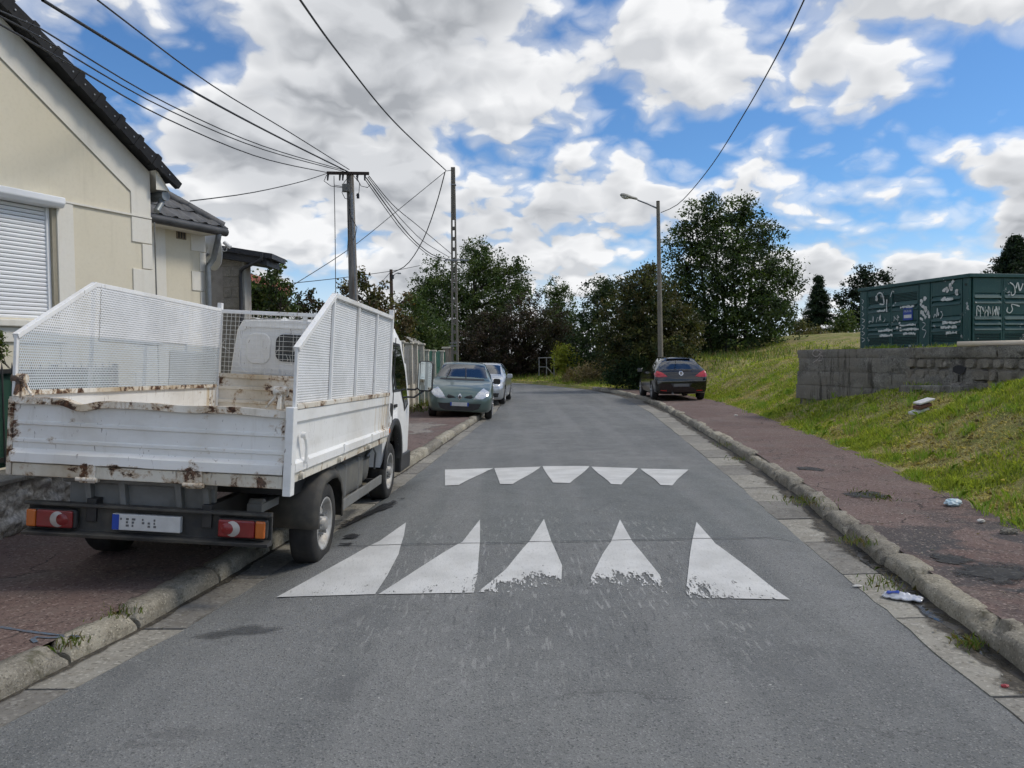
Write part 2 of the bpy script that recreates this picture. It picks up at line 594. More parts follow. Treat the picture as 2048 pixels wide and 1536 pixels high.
def mat_leaf(name, trans=0.25, rough=0.6):
    m = bpy.data.materials.new(name)
    m.use_nodes = True
    m.node_tree.nodes.clear()
    t = NT(m.node_tree)
    a = t.n('ShaderNodeAttribute', attribute_name='tint').outputs['Color']
    bs = t.n('ShaderNodeBsdfPrincipled', ins={'Base Color': a, 'Roughness': rough, 'Specular IOR Level': 0.3})
    tr = t.n('ShaderNodeBsdfTranslucent', ins={'Color': t.mix(1.0, a, (1.25, 1.3, 0.6), 'MULTIPLY')})
    mx = t.n('ShaderNodeMixShader', ins={0: trans, 1: bs.outputs[0], 2: tr.outputs[0]})
    t.n('ShaderNodeOutputMaterial', ins={'Surface': mx.outputs[0]})
    return m


def mat_truck_white(name, rust, dirt=0.25, base=(0.66, 0.67, 0.66), cream=(0.56, 0.50, 0.40), edge=None):
    """white vehicle paint with chips, rust and run-down streaks in truck coordinates"""
    m, t, bs = new_mat(name)
    p = pos(t, True)
    n1 = t.noise(p, 1.6, 5, 0.6)
    c = t.mix(t.math('MULTIPLY', t.mapr(n1, 0.4, 0.75), dirt * 2.2), base, cream)
    st = t.noise(t.vmath('MULTIPLY', p, (9.0, 9.0, 0.9)), 1.0, 5, 0.65)
    c = t.mix(t.mapr(st, 0.55, 0.78, 0, min(1, dirt * 1.7)), c, (0.40, 0.35, 0.27))
    rn = t.noise(p, 7.0, 8, 0.72, 0.3)
    big = t.noise(p, 1.3, 3, 0.5)
    r = t.math('ADD', rn, t.math('MULTIPLY', t.math('SUBTRACT', big, 0.5), 0.35))
    if edge == 'gate':
        sp = t.n('ShaderNodeSeparateXYZ', ins={0: p})
        e1 = t.mapr(sp.outputs[0], 0.80, 0.93, 0, 0.16)
        e2 = t.math('MULTIPLY', t.mapr(sp.outputs[2], 0.935, 0.888, 0, 0.17), t.mapr(t.noise(p, 2.2, 2), 0.42, 0.6))
        e3 = t.mapr(sp.outputs[0], -0.86, -0.945, 0, 0.12)
        r = t.math('ADD', r, t.math('MAXIMUM', t.math('MAXIMUM', e1, e2), e3))
    elif edge == 'side':
        sp = t.n('ShaderNodeSeparateXYZ', ins={0: p})
        e1 = t.mapr(sp.outputs[1], 2.5, 3.35, 0, 0.13)
        e2 = t.mapr(sp.outputs[2], 0.94, 0.90, 0, 0.10)
        r = t.math('ADD', r, t.math('MAXIMUM', e1, e2))
        run = t.noise(t.vmath('MULTIPLY', p, (14.0, 14.0, 0.7)), 1.0, 4, 0.6)
        c = t.mix(t.math('MULTIPLY', t.mapr(run, 0.48, 0.7), t.mapr(sp.outputs[1], 2.3, 3.3)), c, (0.50, 0.36, 0.16))
    thr = 0.80 - 0.25 * rust
    halo = t.mapr(r, thr - 0.07, thr)
    core = t.mapr(r, thr, thr + 0.025)
    c = t.mix(t.math('MULTIPLY', halo, min(1.0, 0.35 + rust * 0.5)), c, (0.44, 0.32, 0.20))
    rc = t.mix(t.mapr(t.noise(p, 30.0, 4), 0.4, 0.6), (0.050, 0.026, 0.016), (0.13, 0.060, 0.030))
    c = t.mix(core, c, rc)
    scr = t.noise(t.vmath('MULTIPLY', p, (30.0, 30.0, 6.0)), 1.0, 3, 0.6, 1.5)
    c = t.mix(t.mapr(scr, 0.66, 0.69, 0, 0.6), c, (0.15, 0.10, 0.07))
    sm_ = t.noise(t.vmath('MULTIPLY', p, (1.2, 1.2, 3.0)), 1.0, 6, 0.7)
    c = t.mix(t.mapr(sm_, 0.46, 0.70, 0, 0.22), c, (0.42, 0.39, 0.34))
    h = t.math('ADD', t.math('MULTIPLY', t.noise(p, 3.0, 3), 0.7), t.math('MULTIPLY', core, 0.15))
    setin(t, bs, col=c, rough=t.mix(core, (0.42, 0.42, 0.42), (0.9, 0.9, 0.9)), spec=0.45, normal=bump(t, h, 0.35, 0.02))
    return m


def mat_perforated(name, fill):
    """thin perforated sheet: round holes in staggered rows, about 18 mm apart"""
    m = bpy.data.materials.new(name)
    m.use_nodes = True
    m.node_tree.nodes.clear()
    t = NT(m.node_tree)
    p = pos(t, True)
    sp = t.n('ShaderNodeSeparateXYZ', ins={0: p})
    row = t.math('DIVIDE', sp.outputs[2], 0.0185)
    ri = t.math('FLOOR', row)
    rf = t.math('SUBTRACT', t.math('SUBTRACT', row, ri), 0.5)
    odd = t.math('MULTIPLY', t.math('MODULO', t.math('ABSOLUTE', ri), 2.0), 0.5)
    cx = t.math('ADD', t.math('DIVIDE', sp.outputs[1], 0.0215), odd)
    cf = t.math('SUBTRACT', t.math('SUBTRACT', cx, t.math('FLOOR', cx)), 0.5)
    d = t.math('SQRT', t.math('ADD', t.math('MULTIPLY', rf, rf), t.math('MULTIPLY', cf, cf)))
    patch = t.noise(p, 1.1, 3)
    hr = t.mapr(patch, 0.42, 0.58, 0.285, 0.345)
    if fill < .5:
        hr = t.math('ADD', hr, t.mapr(sp.outputs[2], 1.80, 1.76, 0.0, 0.035))
    hole = t.math('LESS_THAN', d, hr)
    n1 = t.noise(p, 6.0, 7, 0.7)
    c = t.mix(t.mapr(n1, 0.4, 0.7), (0.86, 0.87, 0.88), (0.74, 0.75, 0.76))
    c = t.mix(t.mapr(t.noise(p, 11.0, 7, 0.75), 0.70, 0.74), c, (0.10, 0.05, 0.03))
    if fill < .5:
        c = t.mix(t.mapr(sp.outputs[2], 1.79, 1.77, 0.0, 0.8), c, (0.50, 0.56, 0.60))
    bs = t.n('ShaderNodeBsdfPrincipled', ins={'Base Color': c, 'Roughness': 0.5})
    tr = t.n('ShaderNodeBsdfTransparent')
    hole_shade = t.n('ShaderNodeBsdfDiffuse', ins={'Color': (0.30, 0.31, 0.31, 1)})     # shaded wall of a punched hole, its shade put into the grey
    inn = t.n('ShaderNodeMixShader', ins={0: fill, 1: tr.outputs[0], 2: hole_shade.outputs[0]})
    mx = t.n('ShaderNodeMixShader', ins={0: hole, 1: bs.outputs[0], 2: inn.outputs[0]})
    t.n('ShaderNodeOutputMaterial', ins={'Surface': mx.outputs[0]})
    return m


def mat_glass(name, tint=(0.02, 0.025, 0.03), rough=0.03, alpha=0.35):
    m = bpy.data.materials.new(name)
    m.use_nodes = True
    m.node_tree.nodes.clear()
    t = NT(m.node_tree)
    gl = t.n('ShaderNodeBsdfGlossy', ins={'Color': (0.9, 0.93, 0.95, 1), 'Roughness': rough})
    tr = t.n('ShaderNodeBsdfTransparent', ins={'Color': (alpha, alpha * 1.05, alpha * 1.05, 1)})
    fr = t.n('ShaderNodeFresnel', ins={'IOR': 1.5}).outputs[0]
    mx = t.n('ShaderNodeMixShader', ins={0: t.math('ADD', fr, 0.03), 1: tr.outputs[0], 2: gl.outputs[0]})
    t.n('ShaderNodeOutputMaterial', ins={'Surface': mx.outputs[0]})
    return m


def carpaint(name, col, rough=0.28, metal=0.4):
    m, t, bs = new_mat(name)
    p = pos(t, True)
    d = t.noise(p, 2.5, 5)
    c = t.mix(t.mapr(d, 0.45, 0.8, 0, 0.25 if max(col) > .05 else .06), col, (0.20, 0.19, 0.17))
    setin(t, bs, col=c, rough=rough, metal=metal, coat=0.8, coatr=0.06)
    return m


M_ASPH = mat_asphalt()
M_RED = mat_red_pavement()
M_KERB = mat_concrete('kerb_concrete', (0.24, 0.22, 0.18), (0.37, 0.345, 0.29), (0.13, 0.115, 0.09), 1.6, (0.10, 0.095, 0.06), 1.0, per=True)
M_GUTTER = mat_concrete('gutter_concrete', (0.22, 0.21, 0.19), (0.29, 0.28, 0.255), (0.17, 0.155, 0.13), 1.0, None, 0.35, per=True)
M_PAINT = mat_paint_worn()
M_LEAF = mat_leaf('leaf', 0.30)
M_GRASS = mat_leaf('grass_blade', 0.35, 0.5)
M_BARK = simple('bark', (0.07, 0.055, 0.04), 0.9, 0, (0.03, 0.025, 0.02), 8, 0.5, 14, 0.8, 0.03, obj=False)
M_BLACK = simple('black_plastic', (0.018, 0.018, 0.019), 0.5, 0, (0.04, 0.038, 0.035), 5, 0.4)
M_RUBBER = simple('rubber', (0.016, 0.016, 0.017), 0.8, 0, (0.045, 0.042, 0.038), 7, 0.4, 60, 0.2, 0.004)
M_CABLE = simple('cable_black', (0.02, 0.02, 0.022), 0.6)
M_STEEL = simple('galvanised_steel', (0.32, 0.33, 0.34), 0.45, 0.7, (0.20, 0.21, 0.22), 5, 0.5)

# ================================================================== ground, road, pavements
rng = random.Random(7)
ground = structure(MB().add([(-600, -200, -0.16), (600, -200, -0.16), (600, 900, -0.16), (-600, 900, -0.16)], [(0, 1, 2, 3)]).build(
    'ground', simple('far_grass', (0.055, 0.075, 0.025), 0.95, 0, (0.10, 0.09, 0.045), 0.3, 0.5, obj=False)))

L_EDGE = [(-5.2, -16), (-3.7, -5), (-2.88, 0.8), (-2.37, 3.48), (-2.09, 4.6), (-1.93, 5.68), (-1.47, 9.94), (-0.92, 17.56), (-0.55, 22.8), (-0.42, 28), (-0.9, 33), (-2.4, 38.5), (-5.2, 43.5), (-10, 48), (-20, 53), (-40, 58)]
R_EDGE = [(0.6, -16), (1.5, -5), (2.0, 0.8), (2.27, 3.4), (2.37, 4.44), (2.55, 6.6), (3.04, 11.3), (3.41, 15.3), (4.05, 22.4), (4.44, 30), (4.3, 34), (3.45, 39.8), (0.2, 50.4), (-4, 56), (-10, 60.5), (-20, 65), (-40, 70)]
L_FOOT = [(-5.4, -16), (-3.9, -5), (-3.05, 0.8), (-2.55, 3.7), (-2.33, 4.72), (-2.2, 5.75), (-2.07, 7), (-1.64, 11), (-1.11, 17.8), (-0.86, 21), (-0.72, 24), (-0.66, 28), (-1.15, 33), (-2.65, 38.4), (-5.4, 43.2), (-10.2, 47.6), (-20, 52.4)]
R_FOOT = [(1.0, -16), (1.85, -5), (2.34, 0.8), (2.60, 3.9), (2.68, 4.41), (2.99, 6.83), (3.38, 9.4), (3.95, 15.1), (4.55, 22), (4.85, 28), (4.72, 34), (3.8, 40.2), (0.5, 50.8), (-4, 56.4)]
H_T = 0.075
V0, V1, V2, V3 = 5.27, 6.5, 9.65, 11.4


def hump(x, y):
    v = y - 0.035 * x
    h = H_T * min(sstep(V0, V1, v) * 0.35 + 0.65 * min(1, max(0, (v - V0) / (V1 - V0))), sstep(V3, V2, v) * 0.35 + 0.65 * min(1, max(0, (V3 - v) / (V3 - V2))))
    if h <= 0:
        return 0.0
    e = min(x - interp(L_EDGE, y), interp(R_EDGE, y) - x)
    return h * sstep(0.0, 0.3, e)


lp = polyline([(x, y, 0) for x, y in L_EDGE], 0.16)
NR = len(lp) - 1
rp_raw = polyline([(x, y, 0) for x, y in R_EDGE], 0.16)
rp = [rp_raw[round(i * (len(rp_raw) - 1) / NR)] for i in range(NR + 1)]
NX = 26


def road_fn(u, v):
    i = min(NR, int(round(v * NR)))
    p = lp[i].lerp(rp[i], u)
    w = 0.012 * nz(p.x * 0.6, p.y * 0.6) + (0.03 * nz(p.y * 1.7, 3.0 if u < 0.5 else 9.0) if u in (0.0, 1.0) else 0.0) * 0
    return (p.x, p.y, 0.006 + hump(p.x, p.y) + w * (1 if 0.1 < u < 0.9 else 0))


road = structure(MB().grid(road_fn, NX, NR).build('road', M_ASPH, fixn=False))
road['label'] = 'grey asphalt road with a raised speed hump, curving left'


def zroad(x, y):
    return 0.006 + hump(x, y) + 0.012 * nz(x * 0.6, y * 0.6)


# --- painted teeth of the hump: outlines read on the ground, each a sheet of its own
def tooth(outline, far=False):
    pts = []
    for px, py in outline:
        z = H_T
        for _ in range(6):
            q = at(px, py, z)
            z = zroad(q.x, q.y)
        pts.append(q)
    # subdivide the polygon so that it follows the hump
    bm = bmesh.new()
    f = bm.faces.new([bm.verts.new(q) for q in pts])
    bmesh.ops.triangulate(bm, faces=[f])
    for _ in range(4):
        bmesh.ops.subdivide_edges(bm, edges=bm.edges[:], cuts=1, use_grid_fill=True)
    for v in bm.verts:
        v.co.z = zroad(v.co.x, v.co.y) + 0.007
    bmesh.ops.recalc_face_normals(bm, faces=bm.faces)
    me = bpy.data.meshes.new('painted_tooth')
    bm.to_mesh(me)
    bm.free()
    for p_ in me.polygons:
        if p_.normal.z < 0:
            p_.flip()
    me.materials.append(M_PAINT)
    return place('painted_tooth', me, road)


NEAR = [[(553, 1196), (628, 1155), (700, 1115), (760, 1083), (812, 1046), (808, 1072), (797, 1110), (775, 1152), (750, 1190)],
        [(757, 1190), (850, 1130), (925, 1085), (960, 1040), (960, 1085), (955, 1150), (948, 1187)],
        [(955, 1186), (1012, 1140), (1058, 1085), (1088, 1039), (1103, 1085), (1118, 1118), (1124, 1132), (1122, 1186)],
        [(1180, 1160), (1205, 1110), (1222, 1085), (1240, 1040), (1265, 1085), (1312, 1142), (1356, 1192), (1170, 1192)],
        [(1372, 1182), (1380, 1110), (1384, 1085), (1393, 1045), (1430, 1088), (1500, 1140), (1580, 1201), (1376, 1197)]]
FARR = [[(890, 940), (987, 937), (975, 942), (918, 971), (890, 972)],
        [(989, 937), (1082, 934), (1074, 940), (1026, 969), (1000, 969), (994, 952)],
        [(1085, 933), (1179, 933), (1140, 967), (1106, 966)],
        [(1183, 934), (1276, 937), (1243, 970), (1222, 969)],
        [(1281, 938), (1377, 940), (1345, 972), (1321, 971)]]
for o_ in NEAR + FARR:
    tooth(o_)

# hairline joint where the hump was laid
M_TAR = simple('tar_joint', (0.03, 0.03, 0.032), 0.8)
for vv, xa, xb in ((V1 + 0.03, -1.75, 2.45),):
    mb = MB()
    pp = []
    n_ = 70
    for i in range(n_ + 1):
        x = xa + (xb - xa) * i / n_
        y = vv + 0.035 * x + 0.02 * nz(x * 2.0, 5.0) + 0.006 * nz(x * 11, 2.0)
        w = 0.004 + 0.005 * max(0, nz(x * 5, 1.0) + 0.3)
        pp.append((x, y, w))
    vs_ = [(x, y + s * w, zroad(x, y) + 0.010) for x, y, w in pp for s in (-1, 1)]
    mb.add(vs_, [(2 * i, 2 * i + 2, 2 * i + 3, 2 * i + 1) for i in range(n_)])
    mb.build('tar_joint', M_TAR, road)

# oil and water stains under and behind the lorry
def soft_mat(name, col, rough, col2, strength=1.0, sc=5.0, grain=60.0):
    m = bpy.data.materials.new(name)
    m.use_nodes = True
    m.node_tree.nodes.clear()
    t = NT(m.node_tree)
    p = pos(t)
    fade = t.n('ShaderNodeAttribute', attribute_name='fade').outputs['Fac']
    n = t.noise(p, sc, 6, 0.68)
    k = t.math('MULTIPLY', t.mapr(t.math('ADD', fade, t.math('MULTIPLY', t.math('SUBTRACT', n, 0.5), 1.5)), 0.22, 0.48), strength)
    c = t.mix(t.mapr(t.noise(p, 9, 5), 0.35, 0.65), col, col2)
    v = t.n('ShaderNodeSeparateColor', ins={0: t.voro(p, grain, out='Color')}).outputs[0]
    c = t.mix(t.mapr(v, 0.8, 1.0, 0, 0.5), c, tuple(min(1, q * 2.5) for q in col2))
    bs = t.n('ShaderNodeBsdfPrincipled', ins={'Base Color': c, 'Roughness': rough, 'Specular IOR Level': 0.3, 'Normal': bump(t, t.voro(p, grain), 0.45, 0.006)})
    tr = t.n('ShaderNodeBsdfTransparent')
    mx = t.n('ShaderNodeMixShader', ins={0: k, 1: tr.outputs[0], 2: bs.outputs[0]})
    t.n('ShaderNodeOutputMaterial', ins={'Surface': mx.outputs[0]})
    return m


M_STAIN = soft_mat('oil_stain', (0.018, 0.018, 0.02), 0.5, (0.03, 0.03, 0.03), 0.95, 7)
M_DAMP = soft_mat('old_oil_patch', (0.060, 0.063, 0.066), 0.8, (0.085, 0.088, 0.09), 0.5, 5)


def blob_sheet(name, cx, cy, rx, ry, ang, seed, mat, z=0.0125, parent=None, n=40, rough=0.35, zf=None):
    vs_ = [(cx, cy)]
    for k in range(n):
        t = 2 * math.pi * k / n
        r = 1 + rough * (nz(math.cos(t) * 1.5, math.sin(t) * 1.5, seed) + 0.6 * nz(math.cos(t) * 4, math.sin(t) * 4, seed + 5))
        a, b = rx * r * math.cos(t), ry * r * math.sin(t)
        vs_.append((cx + a * math.cos(ang) - b * math.sin(ang), cy + a * math.sin(ang) + b * math.cos(ang)))
    zz = zf or (lambda x, y: zroad(x, y) + z)
    mb = MB().add([(x, y, zz(x, y)) for x, y in vs_], [(0, 1 + k, 1 + (k + 1) % n) for k in range(n)])
    o = mb.build(name, mat, parent, fixn=False)
    fa = o.data.attributes.new('fade', 'FLOAT', 'POINT')
    fa.data.foreach_set('value', [1.0] + [0.0] * n)
    return o


p = at(745, 1030, 0.03)
blob_sheet('oil_stain', p.x, p.y, 0.85, 0.17, R_(70), 1.0, M_STAIN, 0.014, road)
p = at(706, 1080, 0.06)
blob_sheet('oil_stain', p.x, p.y, 0.10, 0.12, 0, 2.0, M_STAIN, 0.014, road)
p = at(695, 1095, 0.06)
blob_sheet('oil_stain', p.x, p.y, 0.10, 0.045, 0, 3.0, M_STAIN, 0.014, road)
p = at(465, 1268)
blob_sheet('oil_stain', p.x, p.y, 0.30, 0.12, 0.2, 4.0, M_DAMP, 0.012, road, rough=0.6)

# --- pavements
LW = [(-6.5, -16), (-5.5, -5), (-4.9, 1), (-4.55, 6), (-4.5, 9), (-4.3, 13), (-4.0, 20), (-3.45, 26), (-3.0, 34), (-4.5, 39), (-7, 43.5), (-12, 48), (-22, 53)]
KW = 0.17


def inset(pts, d):
    res = []
    for i, p_ in enumerate(pts):
        a, b = pts[max(i - 1, 0)], pts[min(i + 1, len(pts) - 1)]
        t = (Vector(b) - Vector(a)).normalized()
        res.append((p_[0] - t.y * d, p_[1] + t.x * d))
    return res


lfoot = polyline([(x, y, 0) for x, y in L_FOOT], 0.25)
rfoot = polyline([(x, y, 0) for x, y in R_FOOT], 0.25)
lin = inset([(q.x, q.y) for q in lfoot], KW - .035)
rin = inset([(q.x, q.y) for q in rfoot], -KW + .035)
G_EDGE = [(2.9, -6), (3.4, 0), (3.95, 4.5), (4.25, 6.36), (4.60, 8.02), (5.28, 12), (5.87, 16.8), (6.75, 25), (6.75, 29), (6.3, 33), (5.0, 37), (3.75, 40.4), (0.45, 50.9), (-4, 56.4), (-10, 60.9), (-20, 65.4), (-40, 70.4)]
PZ = 0.125


def pz(x, y):
    return PZ + 0.012 * nz(x * 0.9, y * 0.9, 4.0) + 0.006 * nz(x * 3, y * 3, 8.0)


def strip(name, a, b, mat, n=10, zf=pz):
    N = min(len(a), len(b)) - 1
    return structure(MB().grid(lambda u, v: (lambda i: (a[i][0] + (b[i][0] - a[i][0]) * u, a[i][1] + (b[i][1] - a[i][1]) * u, zf(a[i][0] + (b[i][0] - a[i][0]) * u, a[i][1] + (b[i][1] - a[i][1]) * u)))(int(round(v * N))), n, N).build(name, mat, fixn=False))


lb = [(interp(LW, y), y) for x, y in lin]
pav_l = strip('pavement_left', lb, lin, M_RED)
rsel = [q for q in rin if q[1] < 38.5]
rb = [(interp(G_EDGE, y) + 0.12, y) for x, y in rsel]
pav_r = strip('pavement_right', rsel, rb, M_RED)
pav_l['label'] = 'red-brown asphalt pavement along the houses on the left'
pav_r['label'] = 'worn red-brown asphalt pavement below the grass bank'

# bare earth and garden behind the left pavement line
gl = [(interp(LW, y) - 25, y) for x, y in lin]
structure(MB().grid(lambda u, v: (lambda i: (gl[i][0] + (lb[i][0] - gl[i][0]) * u, lb[i][1], 0.10))(int(round(v * (len(lb) - 1)))), 4, len(lb) - 1).build(
    'garden_ground', simple('garden_soil', (0.07, 0.065, 0.035), 0.95, 0, (0.05, 0.075, 0.025), 1.5, 0.5, obj=False), fixn=False))

# lighter worn crossover in front of the green gate
M_APRON = soft_mat('worn_apron', (0.22, 0.19, 0.165), 0.9, (0.30, 0.275, 0.25), 0.8, 1.2)
ap = blob_sheet('worn_patch', -2.45, 17.2, 1.05, 2.6, 0.08, 11.0, M_APRON, 0, pav_l, 48, 0.25, zf=lambda x, y: pz(x, y) + 0.006)


# --- kerb stones and gutter slabs, one by one
def kerb_stone(L, seed, worn):
    """local: x along, y into the pavement, z up; rounded worn front arris"""
    prof = [(0.0, -0.05), (0.0, 0.04), (0.002, 0.088), (0.008, 0.112), (0.022, 0.130), (0.042, 0.139), (0.10, 0.143), (0.162, 0.142), (0.172, 0.06)]
    n = max(6, int(L / 0.045))
    rings = []
    for i in range(n + 1):
        s = i / n
        e = min(s, 1 - s) * L
        rnd = 1 - 0.40 * math.exp(-(e / 0.030) ** 2)
        ring = []
        for (a, b) in prof:
            q = worn * (0.011 * nz(s * L * 5, a * 30, seed) + 0.009 * nz(s * L * 15, b * 40 + a * 20, seed + 3) + 0.005 * nz(s * L * 34, b * 60 + a * 60, seed + 7))
            chip = worn * 0.065 * max(0, nz(s * L * 4.1, seed * 1.7, 1.0) - 0.12) if b > 0.09 and a < 0.06 else 0
            bb = b * (rnd if b > 0 else 1)
            ring.append((L * s + (0.006 if i == 0 else -0.006 if i == n else 0), a + q * 0.8 + chip, bb + q * 0.6 - chip * 0.8))
        rings.append(ring)
    return MB().loft(rings, closed=False, cap=True, smooth=True)


def lay_kerb(foot, parent, side, y_max, worn):
    acc = [0.0]
    for a, b in zip(foot, foot[1:]):
        acc.append(acc[-1] + (b - a).length)

    def pt(s):
        for j in range(len(acc) - 1):
            if acc[j + 1] >= s:
                return foot[j].lerp(foot[j + 1], (s - acc[j]) / (acc[j + 1] - acc[j]))
        return foot[-1]
    s = 0.0
    k = 0
    while s < acc[-1] - 1:
        L = rng.choice([0.55, 0.75, 0.95, 1.0, 1.0, 0.65])
        a, b = pt(s), pt(s + L)
        s += L
        k += 1
        if a.y < -4 or a.y > y_max:
            continue
        me = kerb_stone(L - 0.022, k * 3.1, worn if a.y < 22 else 0.6)
        d = (b - a)
        ang = math.atan2(d.y, d.x)
        o = me.build('kerb_stone', M_KERB, parent)
        if side < 0:
            o.location = (a.x, a.y, rng.uniform(-0.018, 0.012))
            o.rotation_euler = (rng.uniform(-.03, .03), rng.uniform(-.012, .012), ang + rng.uniform(-.02, .02))
        else:
            o.location = (b.x, b.y, rng.uniform(-0.022, 0.016))
            o.rotation_euler = (rng.uniform(-.09, .06), rng.uniform(-.025, .025), ang + math.pi + rng.uniform(-.03, .03))


lay_kerb(lfoot, pav_l, -1, 40, 1.0)
lay_kerb(rfoot, pav_r, 1, 39, 1.4)


def lay_gutter(edge, foot, parent, y_max, sgn):
    y = -2.0
    while y < y_max:
        L = rng.uniform(0.85, 1.15) * (1 if y < 14 else 1.6)
        gap = 0.012
        n = 6
        vs_, top = [], []
        h = rng.uniform(-0.002, 0.004)
        for i in range(n + 1):
            yy = y + gap + (L - gap * 2) * i / n
            xe = interp(edge, yy) + sgn * (-0.012 + 0.035 * nz(yy * 1.3, 2.0 + sgn) + 0.02 * nz(yy * 5, 7.0))
            xf = interp(foot, yy) + sgn * 0.02
            vs_ += [(xe, yy, 0.010 + h), (xf, yy, 0.013 + h)]
        mb = MB().add(vs_, [(2 * i, 2 * i + 2, 2 * i + 3, 2 * i + 1) if sgn < 0 else (2 * i, 2 * i + 1, 2 * i + 3, 2 * i + 2) for i in range(n)])
        low = [(x, yy, -0.05) for x, yy, z_ in vs_]
        base = len(mb.v)
        mb.v += low
        m_ = 2 * (n + 1)
        for i in range(n):
            mb.f += [(2 * i, 2 * i + 2, base + 2 * i + 2, base + 2 * i), (2 * i + 1, 2 * i + 3, base + 2 * i + 3, base + 2 * i + 1)]
            mb.sm += [False, False]
        mb.f += [(0, 1, base + 1, base), (m_ - 2, m_ - 1, base + m_ - 1, base + m_ - 2)]
        mb.sm += [False, False]
        mb.build('gutter_slab', M_GUTTER, parent)
        y += L


lay_gutter(L_EDGE, L_FOOT, pav_l, 30, -1)
lay_gutter(R_EDGE, R_FOOT, pav_r, 30, 1)
# bed under the joints
for nm, e, f_, pa, sg in (('gutter_bed', L_EDGE, L_FOOT, pav_l, -1), ('gutter_bed', R_EDGE, R_FOOT, pav_r, 1)):
    ys = [-4 + i * 0.5 for i in range(90)]
    vs_ = []
    for yy in ys:
        vs_ += [(interp(e, yy) - sg * 0.1, yy, -0.002), (interp(f_, yy) + sg * 0.1, yy, -0.002)]
    MB().add(vs_, [(2 * i, 2 * i + 1, 2 * i + 3, 2 * i + 2) for i in range(len(ys) - 1)]).build(nm, simple('gutter_dirt', (0.05, 0.045, 0.038), 0.9, 0, (0.09, 0.08, 0.06), 8, 0.5, obj=False), pa)

# standing water along the right-hand kerb
m_, t_, b_ = new_mat('puddle_water')
pp_ = pos(t_)
setin(t_, b_, col=t_.mix(t_.mapr(t_.noise(pp_, 7, 5), 0.4, 0.6), (0.012, 0.011, 0.010), (0.045, 0.040, 0.032)), rough=t_.mapr(t_.noise(pp_, 5, 5), 0.4, 0.6, 0.05, 0.5), spec=0.45, normal=bump(t_, t_.noise(pp_, 14, 4), 0.35, 0.01))
M_WATER = m_
vs_ = []
n_ = 40
for i in range(n_ + 1):
    yy = 3.7 + (6.6 - 3.7) * i / n_
    env = math.sin(math.pi * min(1, max(0.02, i / n_))) ** 0.45
    w = 0.17 * env * (0.75 + 0.5 * nz(yy * 2.0, 3.3) + 0.25 * nz(yy * 7, 1.0))
    xf = interp(R_FOOT, yy) + 0.01
    vs_ += [(xf - max(0.03, w), yy, 0.0195), (xf, yy, 0.0195)]
tag(structure(MB().add(vs_, [(2 * i, 2 * i + 1, 2 * i + 3, 2 * i + 2) for i in range(n_)]).build('puddle_water', M_WATER, fixn=False)), 'dark puddle lying along the right-hand kerb')
# silt along the kerb feet
M_SILT = soft_mat('gutter_silt', (0.055, 0.050, 0.042), 0.8, (0.09, 0.08, 0.065), 0.85, 3.0)
for pts_, sg, w0, par in ((R_FOOT, 1, 0.30, pav_r), (L_FOOT, -1, 0.10, pav_l)):
    vs_, fd = [], []
    n_ = 150
    for i in range(n_ + 1):
        yy = 1.0 + 27 * i / n_
        w = w0 * (0.8 + 0.6 * nz(yy * .8, 3.0 + sg))
        xf = interp(pts_, yy) + sg * .01
        vs_ += [(xf - sg * w, yy, .0175), (xf - sg * w * .5, yy, .0178), (xf, yy, .018)]
        fd += [0.0, .45, 1.0]
    o = MB().add(vs_, [q for i in range(n_) for q in ((3 * i, 3 * i + 1, 3 * i + 4, 3 * i + 3), (3 * i + 1, 3 * i + 2, 3 * i + 5, 3 * i + 4))]).build('gutter_silt', M_SILT, par, fixn=False)
    o.data.attributes.new('fade', 'FLOAT', 'POINT').data.foreach_set('value', fd)
# tarred hollows of the right-hand pavement
M_PATCH = soft_mat('tar_patch', (0.032, 0.033, 0.035), 0.85, (0.055, 0.054, 0.052), 0.95, 4)
for k, (px, py, rx, ry) in enumerate(((1730, 990, 0.34, 0.30), (1615, 937, 0.22, 0.28), (1990, 1150, 0.42, 0.26), (1900, 1120, 0.25, 0.16))):
    p = at(px, py, PZ)
    blob_sheet('tar_patch', p.x, p.y, rx, ry, 0.3 * k, 20.0 + k, M_PATCH, 0, pav_r, 40, 0.5, zf=lambda x, y: pz(x, y) + 0.006)
# blue survey mark sprayed on the left-hand pavement
M_BLUE = simple('spray_blue', (0.085, 0.135, 0.19), 0.9, 0, (0.115, 0.085, 0.08), 40, 0.5, 70, 0.5, 0.006, obj=False)


def stroke(pts, w, mat, parent, name='painted_mark', lift=0.008, zf=pz, frame=None):
    pts = polyline([(a, b, 0) for a, b in pts], 0.02)
    vs_ = []
    for i, q in enumerate(pts):
        d = pts[min(i + 1, len(pts) - 1)] - pts[max(i - 1, 0)]
        d = d.normalized() if d.length > 0 else Vector((1, 0, 0))
        ww = w * (0.75 + 0.5 * nz(i * 0.21, 4.0))
        for s in (-1, 1):
            a, b = q.x - s * d.y * ww / 2, q.y + s * d.x * ww / 2
            vs_.append((a, b, zf(a, b) + lift) if frame is None else frame(a, b))
    return MB().add(vs_, [(2 * i, 2 * i + 2, 2 * i + 3, 2 * i + 1) for i in range(len(pts) - 1)]).build(name, mat, parent, fixn=False)


for ln in ([(0, 1255), (60, 1265), (110, 1270), (160, 1274)], [(72, 1285), (66, 1279), (75, 1275), (100, 1276), (150, 1272)]):
    stroke([tuple(at(a, b, PZ))[:2] for a, b in ln], 0.034, M_BLUE, pav_l, lift=.0035)

# ================================================================== grass bank on the right and far verge
ge = polyline([(x, y, 0) for x, y in G_EDGE], 0.22)
WA, WB, WC = Vector((7.3, 19.3)), Vector((8.66, 13.0)), Vector((9.45, 9.0))


